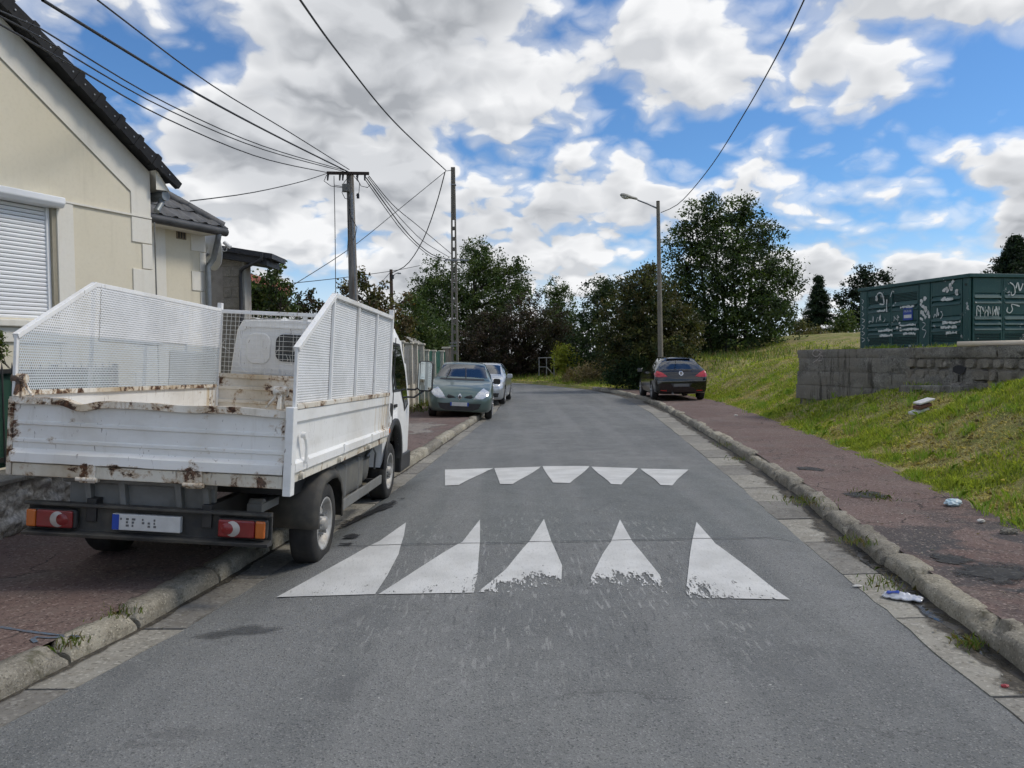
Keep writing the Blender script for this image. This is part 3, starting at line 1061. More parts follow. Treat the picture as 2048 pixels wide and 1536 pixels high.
def wall_x(y):
    return interp([(WC.x, WC.y), (WB.x, WB.y), (WA.x, WA.y)], y)


def bank_z(x, y, s):
    pl_near = 1.55
    pl_wall = 0.97
    pl_far = 1.52
    if y < 16:
        k = sstep(10.2, 12.8, y)
        plat, wid = pl_near * (1 - k) + pl_wall * k, 3.0 * (1 - k) + 2.6 * k
    else:
        k = sstep(18.6, 21.5, y)
        plat, wid = pl_wall * (1 - k) + pl_far * k, 2.6 * (1 - k) + 3.6 * k
    k = sstep(29, 37, y)
    plat, wid = plat * (1 - k) + 0.45 * k, wid * (1 - k) + 5.0 * k
    if x > 5.5:
        kk = sstep(5.5, 9.0, x) * k
        plat = plat * (1 - kk) + 1.5 * kk
    z = 0.115 + (plat - 0.115) * sstep(0, wid, s)
    z += 0.30 * sstep(8, 30, s) + 1.25 * sstep(5.5, 15, s) * sstep(20, 32, y) * sstep(8.5, 13, x)
    rough_ = sstep(0.0, 1.0, s)
    z += rough_ * (0.05 * nz(x * 0.7, y * 0.7, 2.0) + 0.03 * nz(x * 2.1, y * 2.1, 5.0))
    if WC.y < y < WA.y + 0.05 and x > wall_x(y) + 0.02:
        z = max(z, 1.72)
    return z


s_list = [-0.45, -0.03, 0, 0.06] + [0.12 * i for i in range(1, 45)] + [5.4 + 0.35 * i * (1 + i * 0.06) for i in range(1, 30)]
cols = []
for i, q in enumerate(ge):
    a, b = ge[max(i - 1, 0)], ge[min(i + 1, len(ge) - 1)]
    d = (b - a).normalized()
    n = Vector((d.y, -d.x, 0))
    cols.append((q, n))
verts = []
for q, n in cols:
    for s in s_list:
        p = q + n * s
        verts.append((p.x, p.y, bank_z(p.x, p.y, s) if s >= 0 else (0.0025 if s > -.1 else -.02) if p.y > 36 else (0.09 if s > -.1 else -.05)))
ns = len(s_list)
faces = [(i * ns + j, i * ns + j + 1, (i + 1) * ns + j + 1, (i + 1) * ns + j) for i in range(len(cols) - 1) for j in range(ns - 1)]
m, t, bs = new_mat('grass_soil')
p_ = pos(t)
n1 = t.noise(p_, 1.1, 5, 0.6)
n2 = t.noise(p_, 7.0, 6, 0.7)
c = t.mix(t.mapr(n1, 0.4, 0.6), (0.20, 0.22, 0.06), (0.32, 0.275, 0.13))
c = t.mix(t.mapr(n2, 0.45, 0.7, 0, 0.8), c, (0.10, 0.09, 0.042))
setin(t, bs, col=c, rough=0.95, spec=0.1, normal=bump(t, n2, 0.8, 0.04))
M_SOIL = m
bank = structure(MB().add(verts, faces, True).build('grass_bank', M_SOIL, fixn=False))
bank['label'] = 'sloping mown grass bank above the right-hand pavement'
if bank.data.polygons[10].normal.z < 0:
    bank.data.flip_normals()

# --- grass blades: green tufts and dry mown straw
nr = np.random.default_rng(3)
from mathutils.bvhtree import BVHTree
bvh = BVHTree.FromPolygons([Vector(v) for v in verts], faces)


def surf_z(x, y):
    h = bvh.ray_cast(Vector((x, y, 9)), Vector((0, 0, -1)))
    return h[0].z if h[0] is not None else 0.1


cum = []
QN = np.array([[q.x, q.y, n.x, n.y] for q, n in cols])


def scatter(count, ymin, ymax, smax, clump=0.0, power=1.6):
    sel = [i for i in range(len(cols) - 1) if ymin < cols[i][0].y < ymax]
    idx = nr.choice(sel, count)
    fr = nr.random(count)
    s = nr.random(count) ** power * smax
    a = QN[idx] * (1 - fr[:, None]) + QN[np.array(idx) + 1] * fr[:, None]
    x = a[:, 0] + a[:, 2] * s
    y = a[:, 1] + a[:, 3] * s
    return x, y, s


def blades(x, y, z, hgt, wid, lean, col):
    n = len(x)
    ang = nr.random(n) * 2 * np.pi
    la = nr.random(n) * 2 * np.pi
    b = np.stack([np.cos(ang), np.sin(ang), np.zeros(n)], 1)
    ln = np.stack([np.cos(la), np.sin(la), np.zeros(n)], 1)
    p0 = np.stack([x, y, z - 0.01], 1)
    mid = p0 + ln * (lean * hgt * 0.35)[:, None] + np.stack([np.zeros(n), np.zeros(n), hgt * 0.6], 1)
    tip = p0 + ln * (lean * hgt)[:, None] + np.stack([np.zeros(n), np.zeros(n), hgt * np.sqrt(np.maximum(0.04, 1 - 0.6 * lean ** 2))], 1)
    w = wid[:, None]
    V = np.stack([p0 - b * w, p0 + b * w, mid + b * w * 0.7, tip, mid - b * w * 0.7], 1)
    return V


def veg_noise(x, y, sc, seed):
    return np.array([mnoise.noise(Vector((a * sc, b * sc, seed))) for a, b in zip(x, y)])


def grass_patch(count, ymin, ymax, smax, hscale, wscale, power=1.5):
    x, y, s = scatter(count, ymin, ymax, smax, power=power)
    z = np.array([surf_z(a, b) for a, b in zip(x, y)])
    g = veg_noise(x, y, 0.75, 1.0) + 0.6 * veg_noise(x, y, 2.6, 4.0)
    dry = (g + nr.normal(0, 0.22, count)) < -0.05
    edge = np.clip(s / 0.25, 0.35, 1)
    tall = np.clip(0.75 + 0.9 * veg_noise(x, y, 3.3, 9.0), 0.35, 1.7)
    h = np.where(dry, 0.055, 0.085) * tall * edge * nr.uniform(0.55, 1.35, count) * hscale
    lean = np.where(dry, nr.uniform(0.7, 1.5, count), nr.uniform(0.15, 0.9, count))
    w = np.where(dry, 0.0035, 0.0045) * nr.uniform(0.7, 1.4, count) * wscale
    gc = np.array([[0.17, 0.21, 0.030], [0.23, 0.27, 0.040], [0.29, 0.32, 0.055], [0.12, 0.165, 0.030]])[nr.integers(0, 4, count)]
    dc = np.array([[0.36, 0.31, 0.15], [0.27, 0.235, 0.115], [0.44, 0.385, 0.20], [0.20, 0.16, 0.08]])[nr.integers(0, 4, count)]
    col = np.where(dry[:, None], dc, gc) * nr.uniform(1.2, 1.95, count)[:, None]
    return blades(x, y, z, h, w, lean, col), col


tuf = []
for _ in range(260):
    ux, uy, us = scatter(1, 5.0, 26, 4.6, power=1.1)
    nb_ = 34
    sc_ = 1.0 if uy[0] < 13 else 1.7
    tx, ty_ = ux[0] + nr.normal(0, .05 * sc_, nb_), uy[0] + nr.normal(0, .05 * sc_, nb_)
    tz = np.full(nb_, surf_z(ux[0], uy[0]))
    th_ = nr.uniform(.07, .20, nb_)
    tcol = np.array([[0.16, 0.25, 0.04], [0.22, 0.31, 0.05], [0.36, 0.31, 0.15]])[nr.integers(0, 3 if _ % 3 == 0 else 2, nb_)] * 1.25
    tuf.append((blades(tx, ty_, tz, th_, np.full(nb_, .005 * sc_), nr.uniform(.2, 1.0, nb_), None), tcol))
parts = tuf + [grass_patch(26000, -3, 4.8, 4.5, 1.0, 1.3), grass_patch(120000, 4.8, 14.5, 5.2, 1.0, 1.15), grass_patch(70000, 14.5, 30, 6.0, 1.05, 2.2), grass_patch(30000, 30, 60, 11, 1.5, 4.5, 1.2)]
V = np.concatenate([a for a, b in parts])
Cc = np.concatenate([b for a, b in parts])
# keep blades out of the retaining wall and off the road side of the far verge
keep = ~((V[:, 0, 1] > WC.y) & (V[:, 0, 1] < WA.y) & (np.abs(V[:, 0, 0] - np.array([wall_x(a) for a in V[:, 0, 1]])) < 0.22))
gr = fast_mesh('grass', V[keep], 5, M_GRASS, Cc[keep])
tag(gr, 'green and straw-coloured mown grass covering the bank', 'grass', kind='stuff')

# tufts in the kerb joints and in the hollow of the pavement
tv, tcx = [], []
for px, py, n, r, z0 in ((1735, 990, 90, 0.10, PZ), (1752, 995, 60, 0.08, PZ), (1608, 1002, 160, 0.13, PZ + .01), (1475, 918, 60, 0.12, PZ), (1450, 890, 50, 0.1, PZ), (1712, 1083, 90, 0.07, PZ), (1944, 1283, 60, 0.05, 0.03), (1775, 1165, 80, 0.09, 0.03), (235, 1228, 70, 0.06, PZ), (1930, 1290, 30, 0.05, 0.03), (140, 1285, 50, 0.05, PZ), (835, 812, 200, 0.5, PZ), (850, 806, 200, 0.5, PZ), (822, 822, 160, 0.4, PZ)):
    p = at(px, py, z0)
    x = p.x + nr.normal(0, r, n)
    y = p.y + nr.normal(0, r * 1.2, n)
    big_ = 3.0 if py < 830 else 1.0
    h = nr.uniform(0.02, 0.07, n) * (1 if r < 0.3 else 4.5)
    V = blades(x, y, np.full(n, z0), h, np.full(n, 0.004 * big_), nr.uniform(0.2, 1.2, n), None)
    tv.append(V)
    tcx.append(np.array([[0.09, 0.15, 0.02], [0.14, 0.17, 0.04], [0.16, 0.13, 0.06]])[nr.integers(0, 3, n)])
tag(fast_mesh('weeds', np.concatenate(tv), 5, M_GRASS, np.concatenate(tcx)), 'small weeds growing in kerb joints and pavement cracks', 'weeds', kind='stuff')

# ================================================================== white tipper lorry with mesh cage
M_TW = mat_truck_white('truck_white', 0.46, 0.22, (0.84, 0.83, 0.795), edge='gate')
M_TSIDE = mat_truck_white('truck_side_white', 0.34, 0.16, (0.85, 0.845, 0.82), edge='side')
M_TCREAM = mat_truck_white('truck_cream_rusty', 0.86, 0.6, (0.74, 0.70, 0.60), (0.50, 0.42, 0.30))
M_TIN = mat_truck_white('truck_bed_inside', 0.98, 0.5, (0.76, 0.72, 0.64), (0.50, 0.44, 0.34))
M_TFRAME = mat_truck_white('truck_cage_frame', 0.42, 0.15, (0.84, 0.84, 0.83))
M_TLIP = mat_truck_white('truck_lip_rusty', 1.04, 0.5, (0.80, 0.76, 0.68), (0.52, 0.42, 0.28))
M_CAB = mat_truck_white('cab_white', 0.05, 0.10, (0.85, 0.85, 0.835))
M_PERF = mat_perforated('perforated_sheet', 0.48)
M_PERFR = mat_perforated('perforated_sheet_slant', 0.75)
M_MUD = simple('dirty_mudguard', (0.030, 0.030, 0.030), 0.75, 0, (0.115, 0.105, 0.085), 3.2, 0.5)
M_GREYP = simple('grey_frame_plate', (0.20, 0.20, 0.19), 0.7, 0, (0.13, 0.125, 0.11), 4, 0.5)
M_TANK = simple('tank_grey', (0.13, 0.13, 0.122), 0.7, 0.1, (0.20, 0.19, 0.16), 4, 0.5)
M_RIM = simple('wheel_steel', (0.46, 0.46, 0.45), 0.5, 0.25, (0.26, 0.24, 0.21), 9, 0.5)
M_RED_L = simple('lens_red', (0.22, 0.008, 0.010), 0.3, 0, (0.15, 0.006, 0.008), 12, 0.5, coat=0.6)
M_AMB_L = simple('lens_amber', (0.48, 0.12, 0.015), 0.25, coat=0.6)
M_WHT_L = simple('lens_clear', (0.42, 0.39, 0.36), 0.25, coat=0.6)
M_PLATE = simple('plate_white', (0.62, 0.62, 0.60), 0.5, 0, (0.52, 0.52, 0.50), 10, 0.5)
M_EUBLUE = simple('plate_blue', (0.015, 0.06, 0.36), 0.5)
M_SMUDGE = simple('plate_smudge', (0.12, 0.12, 0.12), 0.6)
M_GLASS = mat_glass('car_glass', alpha=0.30)
M_GLASSD = mat_glass('dark_glass', alpha=0.12)
M_DARKIN = simple('dark_interior', (0.02, 0.02, 0.022), 0.8)
M_MIRROR = simple('mirror_glass', (0.55, 0.6, 0.6), 0.03, 1.0)
M_CHROME = simple('chrome', (0.7, 0.7, 0.7), 0.15, 1.0)

T = thing('tipper_truck', 'white rusty tipper truck with perforated mesh cage, parked half on the left pavement', 'truck')
T.rotation_mode = 'YXZ'
T.location = (-2.5202, 5.1717, 0.0619)
T.rotation_euler = (-0.0224, 0.0599, -0.0323)
TM = Matrix.Translation(T.location) @ T.rotation_euler.to_matrix().to_4x4()
BW, BL, ZB, ZT = 0.985, 3.355, 0.829, 1.334


def dented(profile, along0, along1, n, fn, dent=None):
    rings = []
    for i in range(n + 1):
        a = along0 + (along1 - along0) * i / n
        rings.append([fn(u, z, a) for u, z in profile])
    return MB().loft(rings, closed=True, cap=True, smooth=False)


def tg(y, z, x):
    if z > 1.28:
        z -= 0.035 * math.exp(-((x + 0.47) / 0.09) ** 2) + 0.012 * nz(x * 2.4, 1.0) + 0.008 * (x > 0) * sstep(0.3, 0.9, x)
        y -= 0.02 * math.exp(-((x + 0.47) / 0.12) ** 2)
    if z < 0.97:
        y += 0.006 * nz(x * 3.5, 4.0)
        z += 0.006 * nz(x * 3.0, 8.0) + (0.012 * nz(x * 9, 3.0) if x > 0.7 else 0)
    return (x, y + 0.006 * nz(x * 1.3, z * 2.0, 6.0), z)


panel = [(-.005, 1.283), (-.005, 1.175), (-.017, 1.168), (-.017, 1.150), (-.005, 1.143), (-.005, 1.055), (-.017, 1.048), (-.017, 1.030), (-.005, 1.023), (-.005, 0.985), (-.042, 0.955), (-.046, 0.895), (-.01, 0.885), (.03, 0.885), (.03, 1.283)]
dented(panel, -0.945, 0.925, 48, tg).build('tailgate', M_TW, T)
lip = [(-.034, 1.334), (-.038, 1.288), (-.004, 1.2835), (.034, 1.2835), (.034, 1.334)]
dented(lip, -0.962, 0.928, 60, tg).build('tailgate_rim', M_TLIP, T)
# beam and hinges below the tailgate
MB().box(-0.93, 0.925, -0.028, 0.06, 0.80, 0.884).build('rear_beam', M_TCREAM, T, 0.006)
for x in (-0.40, 0.33):
    h = MB().box(x - .055, x + .055, -.045, .02, 0.775, 0.915)
    h.tube([(x - .07, -.05, .80), (x + .07, -.05, .80)], 0.016)
    h.build('tailgate_hinge', M_TLIP, T, 0.005)
# corner posts
MB().box(0.932, 0.990, -0.05, 0.03, 0.755, ZT + 0.02).build('corner_post', M_TSIDE, T, 0.006)
MB().box(-0.988, -0.95, -0.01, 0.04, 0.80, ZT - 0.02).build('corner_post', M_TLIP, T, 0.006)


# drop sides
def ds(sgn):
    prof = [(.0, 1.334), (.030, 1.334), (.030, 1.255), (.008, 1.235), (.004, 1.05), (.008, 0.985), (.034, 0.965), (.034, 0.905), (.0, 0.900)]
    def fn(u, z, y):
        b = 0.006 * nz(y * 2.1, z * 1.5, 3.0)
        return (sgn * (0.955 + u + b), y, z)
    return dented(prof, 0.035, BL - 0.02, 40, fn)


ds(1).build('drop_side', M_TSIDE, T)
ds(-1).build('drop_side', M_TSIDE, T)
for s in (1, -1):
    MB().box(*(sorted((s * 0.90, s * 0.968))), 0.03, BL, 0.829, 0.896).build('side_beam', M_TCREAM, T, 0.005)
# lever latch on the right drop side
lt = MB().tube([(0.995, 0.16, 1.15), (1.005, 0.19, 1.12), (1.005, 0.22, 1.06), (1.002, 0.225, 0.95)], 0.012)
lt.tube([(0.985, 0.15, 1.155), (1.02, 0.15, 1.155)], 0.022)
lt.build('latch_lever', M_TSIDE, T)
lt = MB().tube([(0.995, 3.25, 1.17), (1.008, 3.25, 1.10), (1.005, 3.25, 1.0)], 0.012)
lt.build('latch_lever', M_TSIDE, T)
for y in (0.30, 1.35, 2.45):
    MB().box(0.985, 1.0, y - .012, y + .012, 0.905, 0.985).build('side_strap', M_TSIDE, T, 0.003)
    MB().tube([(0.93, y - .1, .87), (1.0, y - .1, .868)], 0.026, 10).build('side_pin', M_TCREAM, T)
# floor and headboard
MB().box(-0.93, 0.93, 0.03, BL - 0.05, 0.884, 0.905).build('bed_floor', M_TIN, T)


def hb(y, z, x):
    return (x, BL - 0.03 + y, z)


hprof = [(-.0, .905), (-.0, 1.02), (-.02, 1.03), (-.02, 1.06), (0, 1.07), (0, 1.17), (-.02, 1.18), (-.02, 1.21), (0, 1.22), (0, 1.32), (-.022, 1.33), (-.022, 1.36), (0, 1.37), (0, 1.45), (.03, 1.45), (.03, .905)]
dented(hprof, -0.93, 0.93, 4, hb).build('headboard', M_TIN, T)
MB().box(-0.93, 0.93, BL - .05, BL + .015, 1.452, 1.50).build('headboard_rail', M_TLIP, T, 0.004)
for x, ztop in ((-0.955, 2.275), (0.962, 2.285)):
    MB().box(x - .024, x + .024, BL - .055, BL + .0, 0.90, ztop).build('headboard_post', M_TFRAME, T, 0.004)
MB().box(-0.93, 0.938, BL - .045, BL - .008, 2.165, 2.205).build('headboard_top_bar', M_TFRAME, T, 0.004)
MB().box(-0.02, 0.025, BL - .040, BL - .012, 1.502, 2.163).build('headboard_strut', M_TFRAME, T, 0.004)
wm = MB()
wr = random.Random(5)
for i in range(38):
    x = -0.92 + 0.05 * i
    a = (x + wr.uniform(-.004, .004), BL - .048, 2.17)
    b = (x + wr.uniform(-.006, .006), BL - .048, 1.50 if wr.random() > 0.25 else wr.uniform(1.55, 2.0))
    mid = ((a[0] + b[0]) / 2 + wr.uniform(-.006, .006), BL - .048 + wr.uniform(-.02, .0), (a[2] + b[2]) / 2)
    wm.tube([a, mid, b], 0.0022, 4, False)
for j in range(13):
    z = 1.53 + 0.05 * j
    x1 = 0.93 if wr.random() > 0.2 else wr.uniform(0.2, 0.9)
    wm.tube([(-0.93, BL - .044, z), (-.3, BL - .044 + wr.uniform(-.01, .01), z + wr.uniform(-.005, .005)), (x1, BL - .044, z)], 0.0022, 4, False)
for k in range(9):
    x, z = wr.uniform(-.9, .8), wr.uniform(1.55, 2.15)
    wm.tube([(x, BL - .05, z), (x + wr.uniform(-.05, .05), BL - .1, z - .06), (x + wr.uniform(-.08, .08), BL - .09, z - .13)], 0.002, 4, False)
tag(wm.build('wire_mesh', simple('mesh_wire', (0.72, 0.71, 0.66), 0.6), T), kind='stuff')

# cages
C0, C1, PK = 0.408, 0.862, 0.88
for s in (1, -1):
    xs = 0.962 if s > 0 else -0.935
    xo = xs + s * 0.014
    sheet = MB().add([(xs, 0.01, ZT + .02), (xs, BL - .05, ZT + .02), (xs, BL - .05, ZT + C1), (xs, PK, ZT + C1), (xs, 0.01, ZT + C0)], [(0, 1, 2, 3, 4)])
    sheet.build('perforated_sheet', M_PERFR if s > 0 else M_PERF, T, fixn=False)
    w = 0.034
    bars = [((xo, 0.0, ZT + .0), (xo, 0.0, ZT + C0 + .01)), ((xo, PK, ZT + .02), (xo, PK, ZT + C1 - .016)), ((xo, 1.72, ZT + .02), (xo, 1.72, ZT + C1 - .016)), ((xo, 2.52, ZT + .02), (xo, 2.52, ZT + C1 - .016)),
            ((xo, 0.02, ZT + .022), (xo, BL - .08, ZT + .022)), ((xo, PK - .012, ZT + C1), (xo, BL - .06, ZT + C1)), ((xo, -0.014, ZT + C0), (xo, PK + .012, ZT + C1 + .004))]
    names = ['cage_upright'] * 4 + ['cage_bottom_rail', 'cage_top_rail', 'cage_sloping_rail']
    for i, ((a, b), nm) in enumerate(zip(bars, names)):
        ww = w * (1.25 if nm == 'cage_sloping_rail' else 0.98 + 0.004 * i)
        MB().bar(a, b, ww if nm != 'cage_upright' else 0.022, 0.036 if nm != 'cage_upright' else ww, (0, 0, 1) if nm != 'cage_upright' else (0, 1, 0)).build(nm, M_TFRAME if nm != 'cage_bottom_rail' else M_TLIP, T, 0.003)
# second sheet welded inside the left cage, as in the lower half and the repair patches
for y0, y1, z0, z1, dx in ((0.95, 2.0, ZT + .42, ZT + .84, .006), (2.15, 3.2, ZT + .05, ZT + .38, .005), (2.0, 2.5, ZT + .45, ZT + .8, .008)):
    MB().add([(-.935 + dx, y0, z0), (-.935 + dx, y1, z0), (-.935 + dx, y1, z1), (-.935 + dx, y0, z1)], [(0, 1, 2, 3)]).build('sheet_patch', M_PERF, T, fixn=False)
# top locks of the tailgate
for s in (-1, 1):
    x = s * 0.90 - 0.02
    k = MB()
    k.prism([(-.075, 1.335), (.06, 1.335), (.03, 1.44), (-.0, 1.47), (-.03, 1.44)], x - .012, x + .012, lambda a, b, d: (d, a * 0.8 + 0.01, b))
    k.bar((x - s * .10, 0.0, 1.34), (x - s * .01, 0.0, 1.45), .025, .012)
    k.lathe([(x - .05, 0.001), (x - .05, .034), (x + .04, .034), (x + .04, 0.001)], 'x', (0, .01, 1.455), 14)
    k.build('tailgate_lock', M_TLIP, T, 0.003)

# chassis
for s in (-1, 1):
    MB().box(s * .40 - .035, s * .40 + .035, 0.02, 4.6, 0.50, 0.66).build('chassis_rail', M_BLACK, T, 0.006)
MB().box(-0.60, 0.42, 0.10, 0.135, 0.53, 0.80).build('rear_frame_plate', M_GREYP, T, 0.004)
for x in (-0.46, -0.22, 0.17, 0.36):
    MB().prism([(x - .02, .79), (x + .025, .79), (x + .055 * (1 if x > 0 else 1), .535), (x + .02, .535)], 0.05, 0.10, lambda a, b, d: (a, d, b)).build('tipping_bracket', M_GREYP, T, 0.003)
MB().tube([(-.62, .07, .78), (.42, .07, .78)], 0.022).build('tipping_shaft', M_GREYP, T)
MB().box(-0.86, 0.82, 0.55, 3.2, 0.66, 0.80).build('subframe', M_BLACK, T)
MB().tube([(-.72, 1.12, .36), (.72, 1.12, .36)], 0.06, 12).build('rear_axle', M_BLACK, T)
ex = MB()
ex.lathe([(-.05, .001), (-.05, .05), (.05, .05), (.05, .001)], 'x', (.60, .42, .60), 12)
ex.box(.55, .66, .35, .9, .56, .62)
ex.build('spring_shackle', M_GREYP, T, 0.003)
for s in (-1, 1):
    MB().grid(lambda u, v, s=s: (s * (.52 + .07 * v), .45 + 1.35 * u, .52 - .13 * math.sin(math.pi * u)), 10, 1).build('leaf_spring', M_BLACK, T)
# lamp bar
lb_ = MB()
lb_.prism([(-.06, .625), (.02, .625), (.02, .40), (-.075, .40), (-.085, .425), (-.0, .435), (-.0, .60), (-.06, .605)], -0.845, 0.845, lambda a, b, d: (d, a + 0.04, b))
lb_.build('lamp_bar', M_MUD, T, 0.005)
for s in (-1, 1):
    x0 = s * 0.655
    h = MB().box(x0 - .175, x0 + .175, -0.012, 0.035, 0.447, 0.585).build('tail_lamp', M_BLACK, T, 0.025, 4)
    def lens(nm, xa, xb, mt, dy=0.0, z0=.457, z1=.575):
        return MB().box(min(xa, xb), max(xa, xb), -0.032 - dy, -0.008, z0, z1).build(nm, mt, h, 0.018, 4)
    lens('red_lens', x0 - s * .155, x0 + s * .095, M_RED_L)
    lens('amber_lens', x0 + s * .098, x0 + s * .165, M_AMB_L)
    c_ = MB().lathe([(-.0355, .001), (-.0355, .050), (-.03, .054)], 'y', (x0 - s * .055, 0, .516), 24)
    c_.build('reversing_lens', M_WHT_L, h)
    c_ = MB().lathe([(-.040, .001), (-.040, .034), (-.034, .042)], 'y', (x0 - s * .088, 0, .516), 24)
    c_.build('round_red_lens', M_RED_L, h)
pl_ = MB().box(-0.235, 0.235, -0.012, 0.03, 0.462, 0.572).build('number_plate', M_PLATE, T, 0.006)
MB().box(-0.232, -0.185, -0.0145, -0.0125, 0.465, 0.569).build('plate_strip', M_EUBLUE, pl_)
sm = MB()
sr = random.Random(2)
for i, x in enumerate((-.165, -.125, -.085, -.015, .025, .065)):
    for z in (0.496, 0.518, 0.540):
        if sr.random() < 0.85:
            sm.box(x - .012, x + .012 * sr.uniform(-.2, 1), -0.0142, -0.0125, z - .007, z + .007)
tag(sm.build('plate_characters', M_SMUDGE, pl_), kind='stuff')


# mudguards over the rear wheels
def mudguard(s, y0):
    xi, xo_ = s * 0.60, s * 0.965
    path = [(y0 - .40, .375), (y0 - .42, .48), (y0 - .40, .60), (y0 - .32, .71), (y0 - .20, .775), (y0, .795), (y0 + .2, .775), (y0 + .33, .70), (y0 + .41, .58), (y0 + .43, .45), (y0 + .43, .34)]
    rings = []
    for (y, z) in path:
        d = Vector((0, y - y0, z - .36)).normalized() * 0.035
        rings.append([(xi, y, z), (xo_ - s * .04, y, z), (xo_, y - d.y, z - d.z), (xo_, y - d.y * 2.2, z - d.z * 2.2)])
    o = MB().loft(rings, closed=False, smooth=True).build('mudguard', M_MUD, T)
    so = o.modifiers.new('solid', 'SOLIDIFY')
    so.thickness = 0.008
    return o


mudguard(1, 1.12)
mudguard(-1, 1.12)


# wheels
def lz(lx, ly, wz):
    """truck height at (lx, ly) whose world height is wz"""
    inv = TM.inverted()
    p0 = TM @ Vector((lx, ly, 0))
    return (wz - p0.z) / (TM @ Vector((lx, ly, 1)) - p0).z


RW = 0.335
ty = [(-.095, .215), (-.10, .24), (-.105, .29), (-.092, .322), (-.075, .334), (-.03, .335), (.0, .331), (.03, .335), (.075, .334), (.092, .322), (.105, .29), (.10, .24), (.095, .215), (.0, .205), (-.095, .215)]
me_tyre = MB().lathe(ty, 'x', n=36).mesh('tyre')
me_tyre.materials.append(M_RUBBER)
rm = MB().lathe([(.092, .218), (.100, .214), (.092, .196), (.055, .180), (.035, .165), (.048, .120), (.062, .085), (.062, .06), (.105, .055), (.115, .04), (.115, .001)], 'x', n=36)
rm.lathe([(-.09, .216), (-.09, .19), (-.02, .18), (-.02, .001)], 'x', n=24)
me_rim = rm.mesh('rim')
me_rim.materials.append(M_RIM)
hl = MB()
for k in range(10):
    a = 2 * math.pi * (k + .5) / 10
    hl.lathe([(.0438, .001), (.0438, .016), (.044, .016)], 'x', (0, .143 * math.cos(a), .143 * math.sin(a)), 10)
me_hole = hl.mesh('rim_hole')
me_hole.materials.append(M_BLACK)
nt = MB()
for k in range(6):
    a = 2 * math.pi * k / 6
    nt.lathe([(.055, .012), (.098, .012), (.10, .001)], 'x', (0, .088 * math.cos(a), .088 * math.sin(a)), 6, False)
me_nut = nt.mesh('wheel_nut')
me_nut.materials.append(M_STEEL)
for s, y, wz in ((1, 1.10, 0.01), (-1, 1.10, PZ), (1, 3.98, 0.012), (-1, 3.98, PZ)):
    x = s * 0.825 if y < 2 else s * 0.80
    zc = lz(x, y, wz + RW * 0.985)
    o = place('wheel', me_tyre, T, (x, y, zc), (0, 0, 0 if s > 0 else math.pi))
    o.name = 'wheel'
    place('rim', me_rim, o)
    tag(place('rim_holes', me_hole, o), kind='stuff')
    tag(place('wheel_nuts', me_nut, o), kind='stuff')
# tank, guard rail, battery box
tk = MB().box(0.50, 0.86, 1.72, 2.75, 0.40, 0.74)
tk.build('fuel_tank', M_TANK, T, 0.06, 4)
for y in (1.98, 2.5):
    MB().box(0.495, 0.868, y - .02, y + .02, 0.392, 0.748).build('tank_strap', M_GREYP, T, 0.06, 4)
MB().box(0.905, 0.93, 1.62, 3.35, 0.36, 0.455).build('side_guard', M_GREYP, T, 0.006)
for y in (1.75, 3.2):
    MB().box(0.45, 0.906, y - .025, y + .025, 0.385, 0.43).build('guard_bracket', M_BLACK, T, 0.004)
MB().lathe([(.45, .001), (.45, .17), (.80, .17), (.82, .15), (.82, .001)], 'x', (0, 3.02, 0.60), 20).build('air_tank', M_TANK, T)
MB().tube([(.84, 2.95, .70), (.86, 3.15, .78), (.86, 3.3, .70), (.84, 3.36, .52)], 0.012).build('brake_hose', M_STEEL, T)

# ---------------- cab
CY0, CY1, AX = 3.47, 5.20, 3.98


def cab_bottom(y):
    d = abs(y - AX)
    return 0.52 + (math.sqrt(max(0, 0.45 ** 2 - d * d)) * 1.02 if d < 0.45 else 0)


def cab_section(y, inset=0.0):
    t = (y - CY0) / (CY1 - CY0)
    ins = 0.035 * math.exp(-((y - CY0) / 0.04) ** 2) + 0.09 * sstep(0.88, 1.0, t)
    hw = 0.93 - ins
    top = 2.125 + 0.035 * math.sin(math.pi * min(1, t * 1.1)) - 0.02 * math.exp(-((y - CY0) / 0.05) ** 2)
    if t > 0.55:
        top -= 0.85 * max(0, (t - 0.60) / 0.40) ** 1.6
    zb = cab_bottom(y)
    belt = 1.30
    pts = [(hw - .02, zb), (hw, zb + .06), (hw, 1.0 if zb < .98 else zb + .08), (hw - .004, 1.2), (hw - .015, min(belt, top - .1)), (hw - .055, min(1.70, top - .07)), (hw - .095, min(2.0, top - .045)), (hw - .15, top - .02), (hw - .26, top), (hw * 0.5, top + .012), (hw * .2, top + .018)]
    return [(x, y, z) for x, z in pts] + [(-x, y, z) for x, z in pts[::-1]]


ys = [CY0, CY0 + .02, CY0 + .05, 3.55] + [3.56 + 0.04 * i for i in range(22)] + [4.5, 4.6, 4.7, 4.8, 4.9, 5.0, 5.1, 5.15, CY1]
cabm = MB().loft([cab_section(y) for y in ys], closed=False, smooth=True)
cs = cab_section(CY0)
cabm.add(cs, [tuple(range(len(cs)))])
cs = cab_section(CY1)
cabm.add(cs, [tuple(range(len(cs)))])
cabo = cabm.build('cab', M_CAB, T)
# roof corrugation on the rear edge
MB().grid(lambda u, v: (-.72 + 1.44 * u, CY0 + .03 + .5 * v, 2.128 + .012 * v + 0.022 * (0.5 + 0.5 * math.cos(u * 2 * math.pi * 5)) * (1 - 0.3 * v)), 60, 3).build('roof_pressing', M_CAB, cabo)
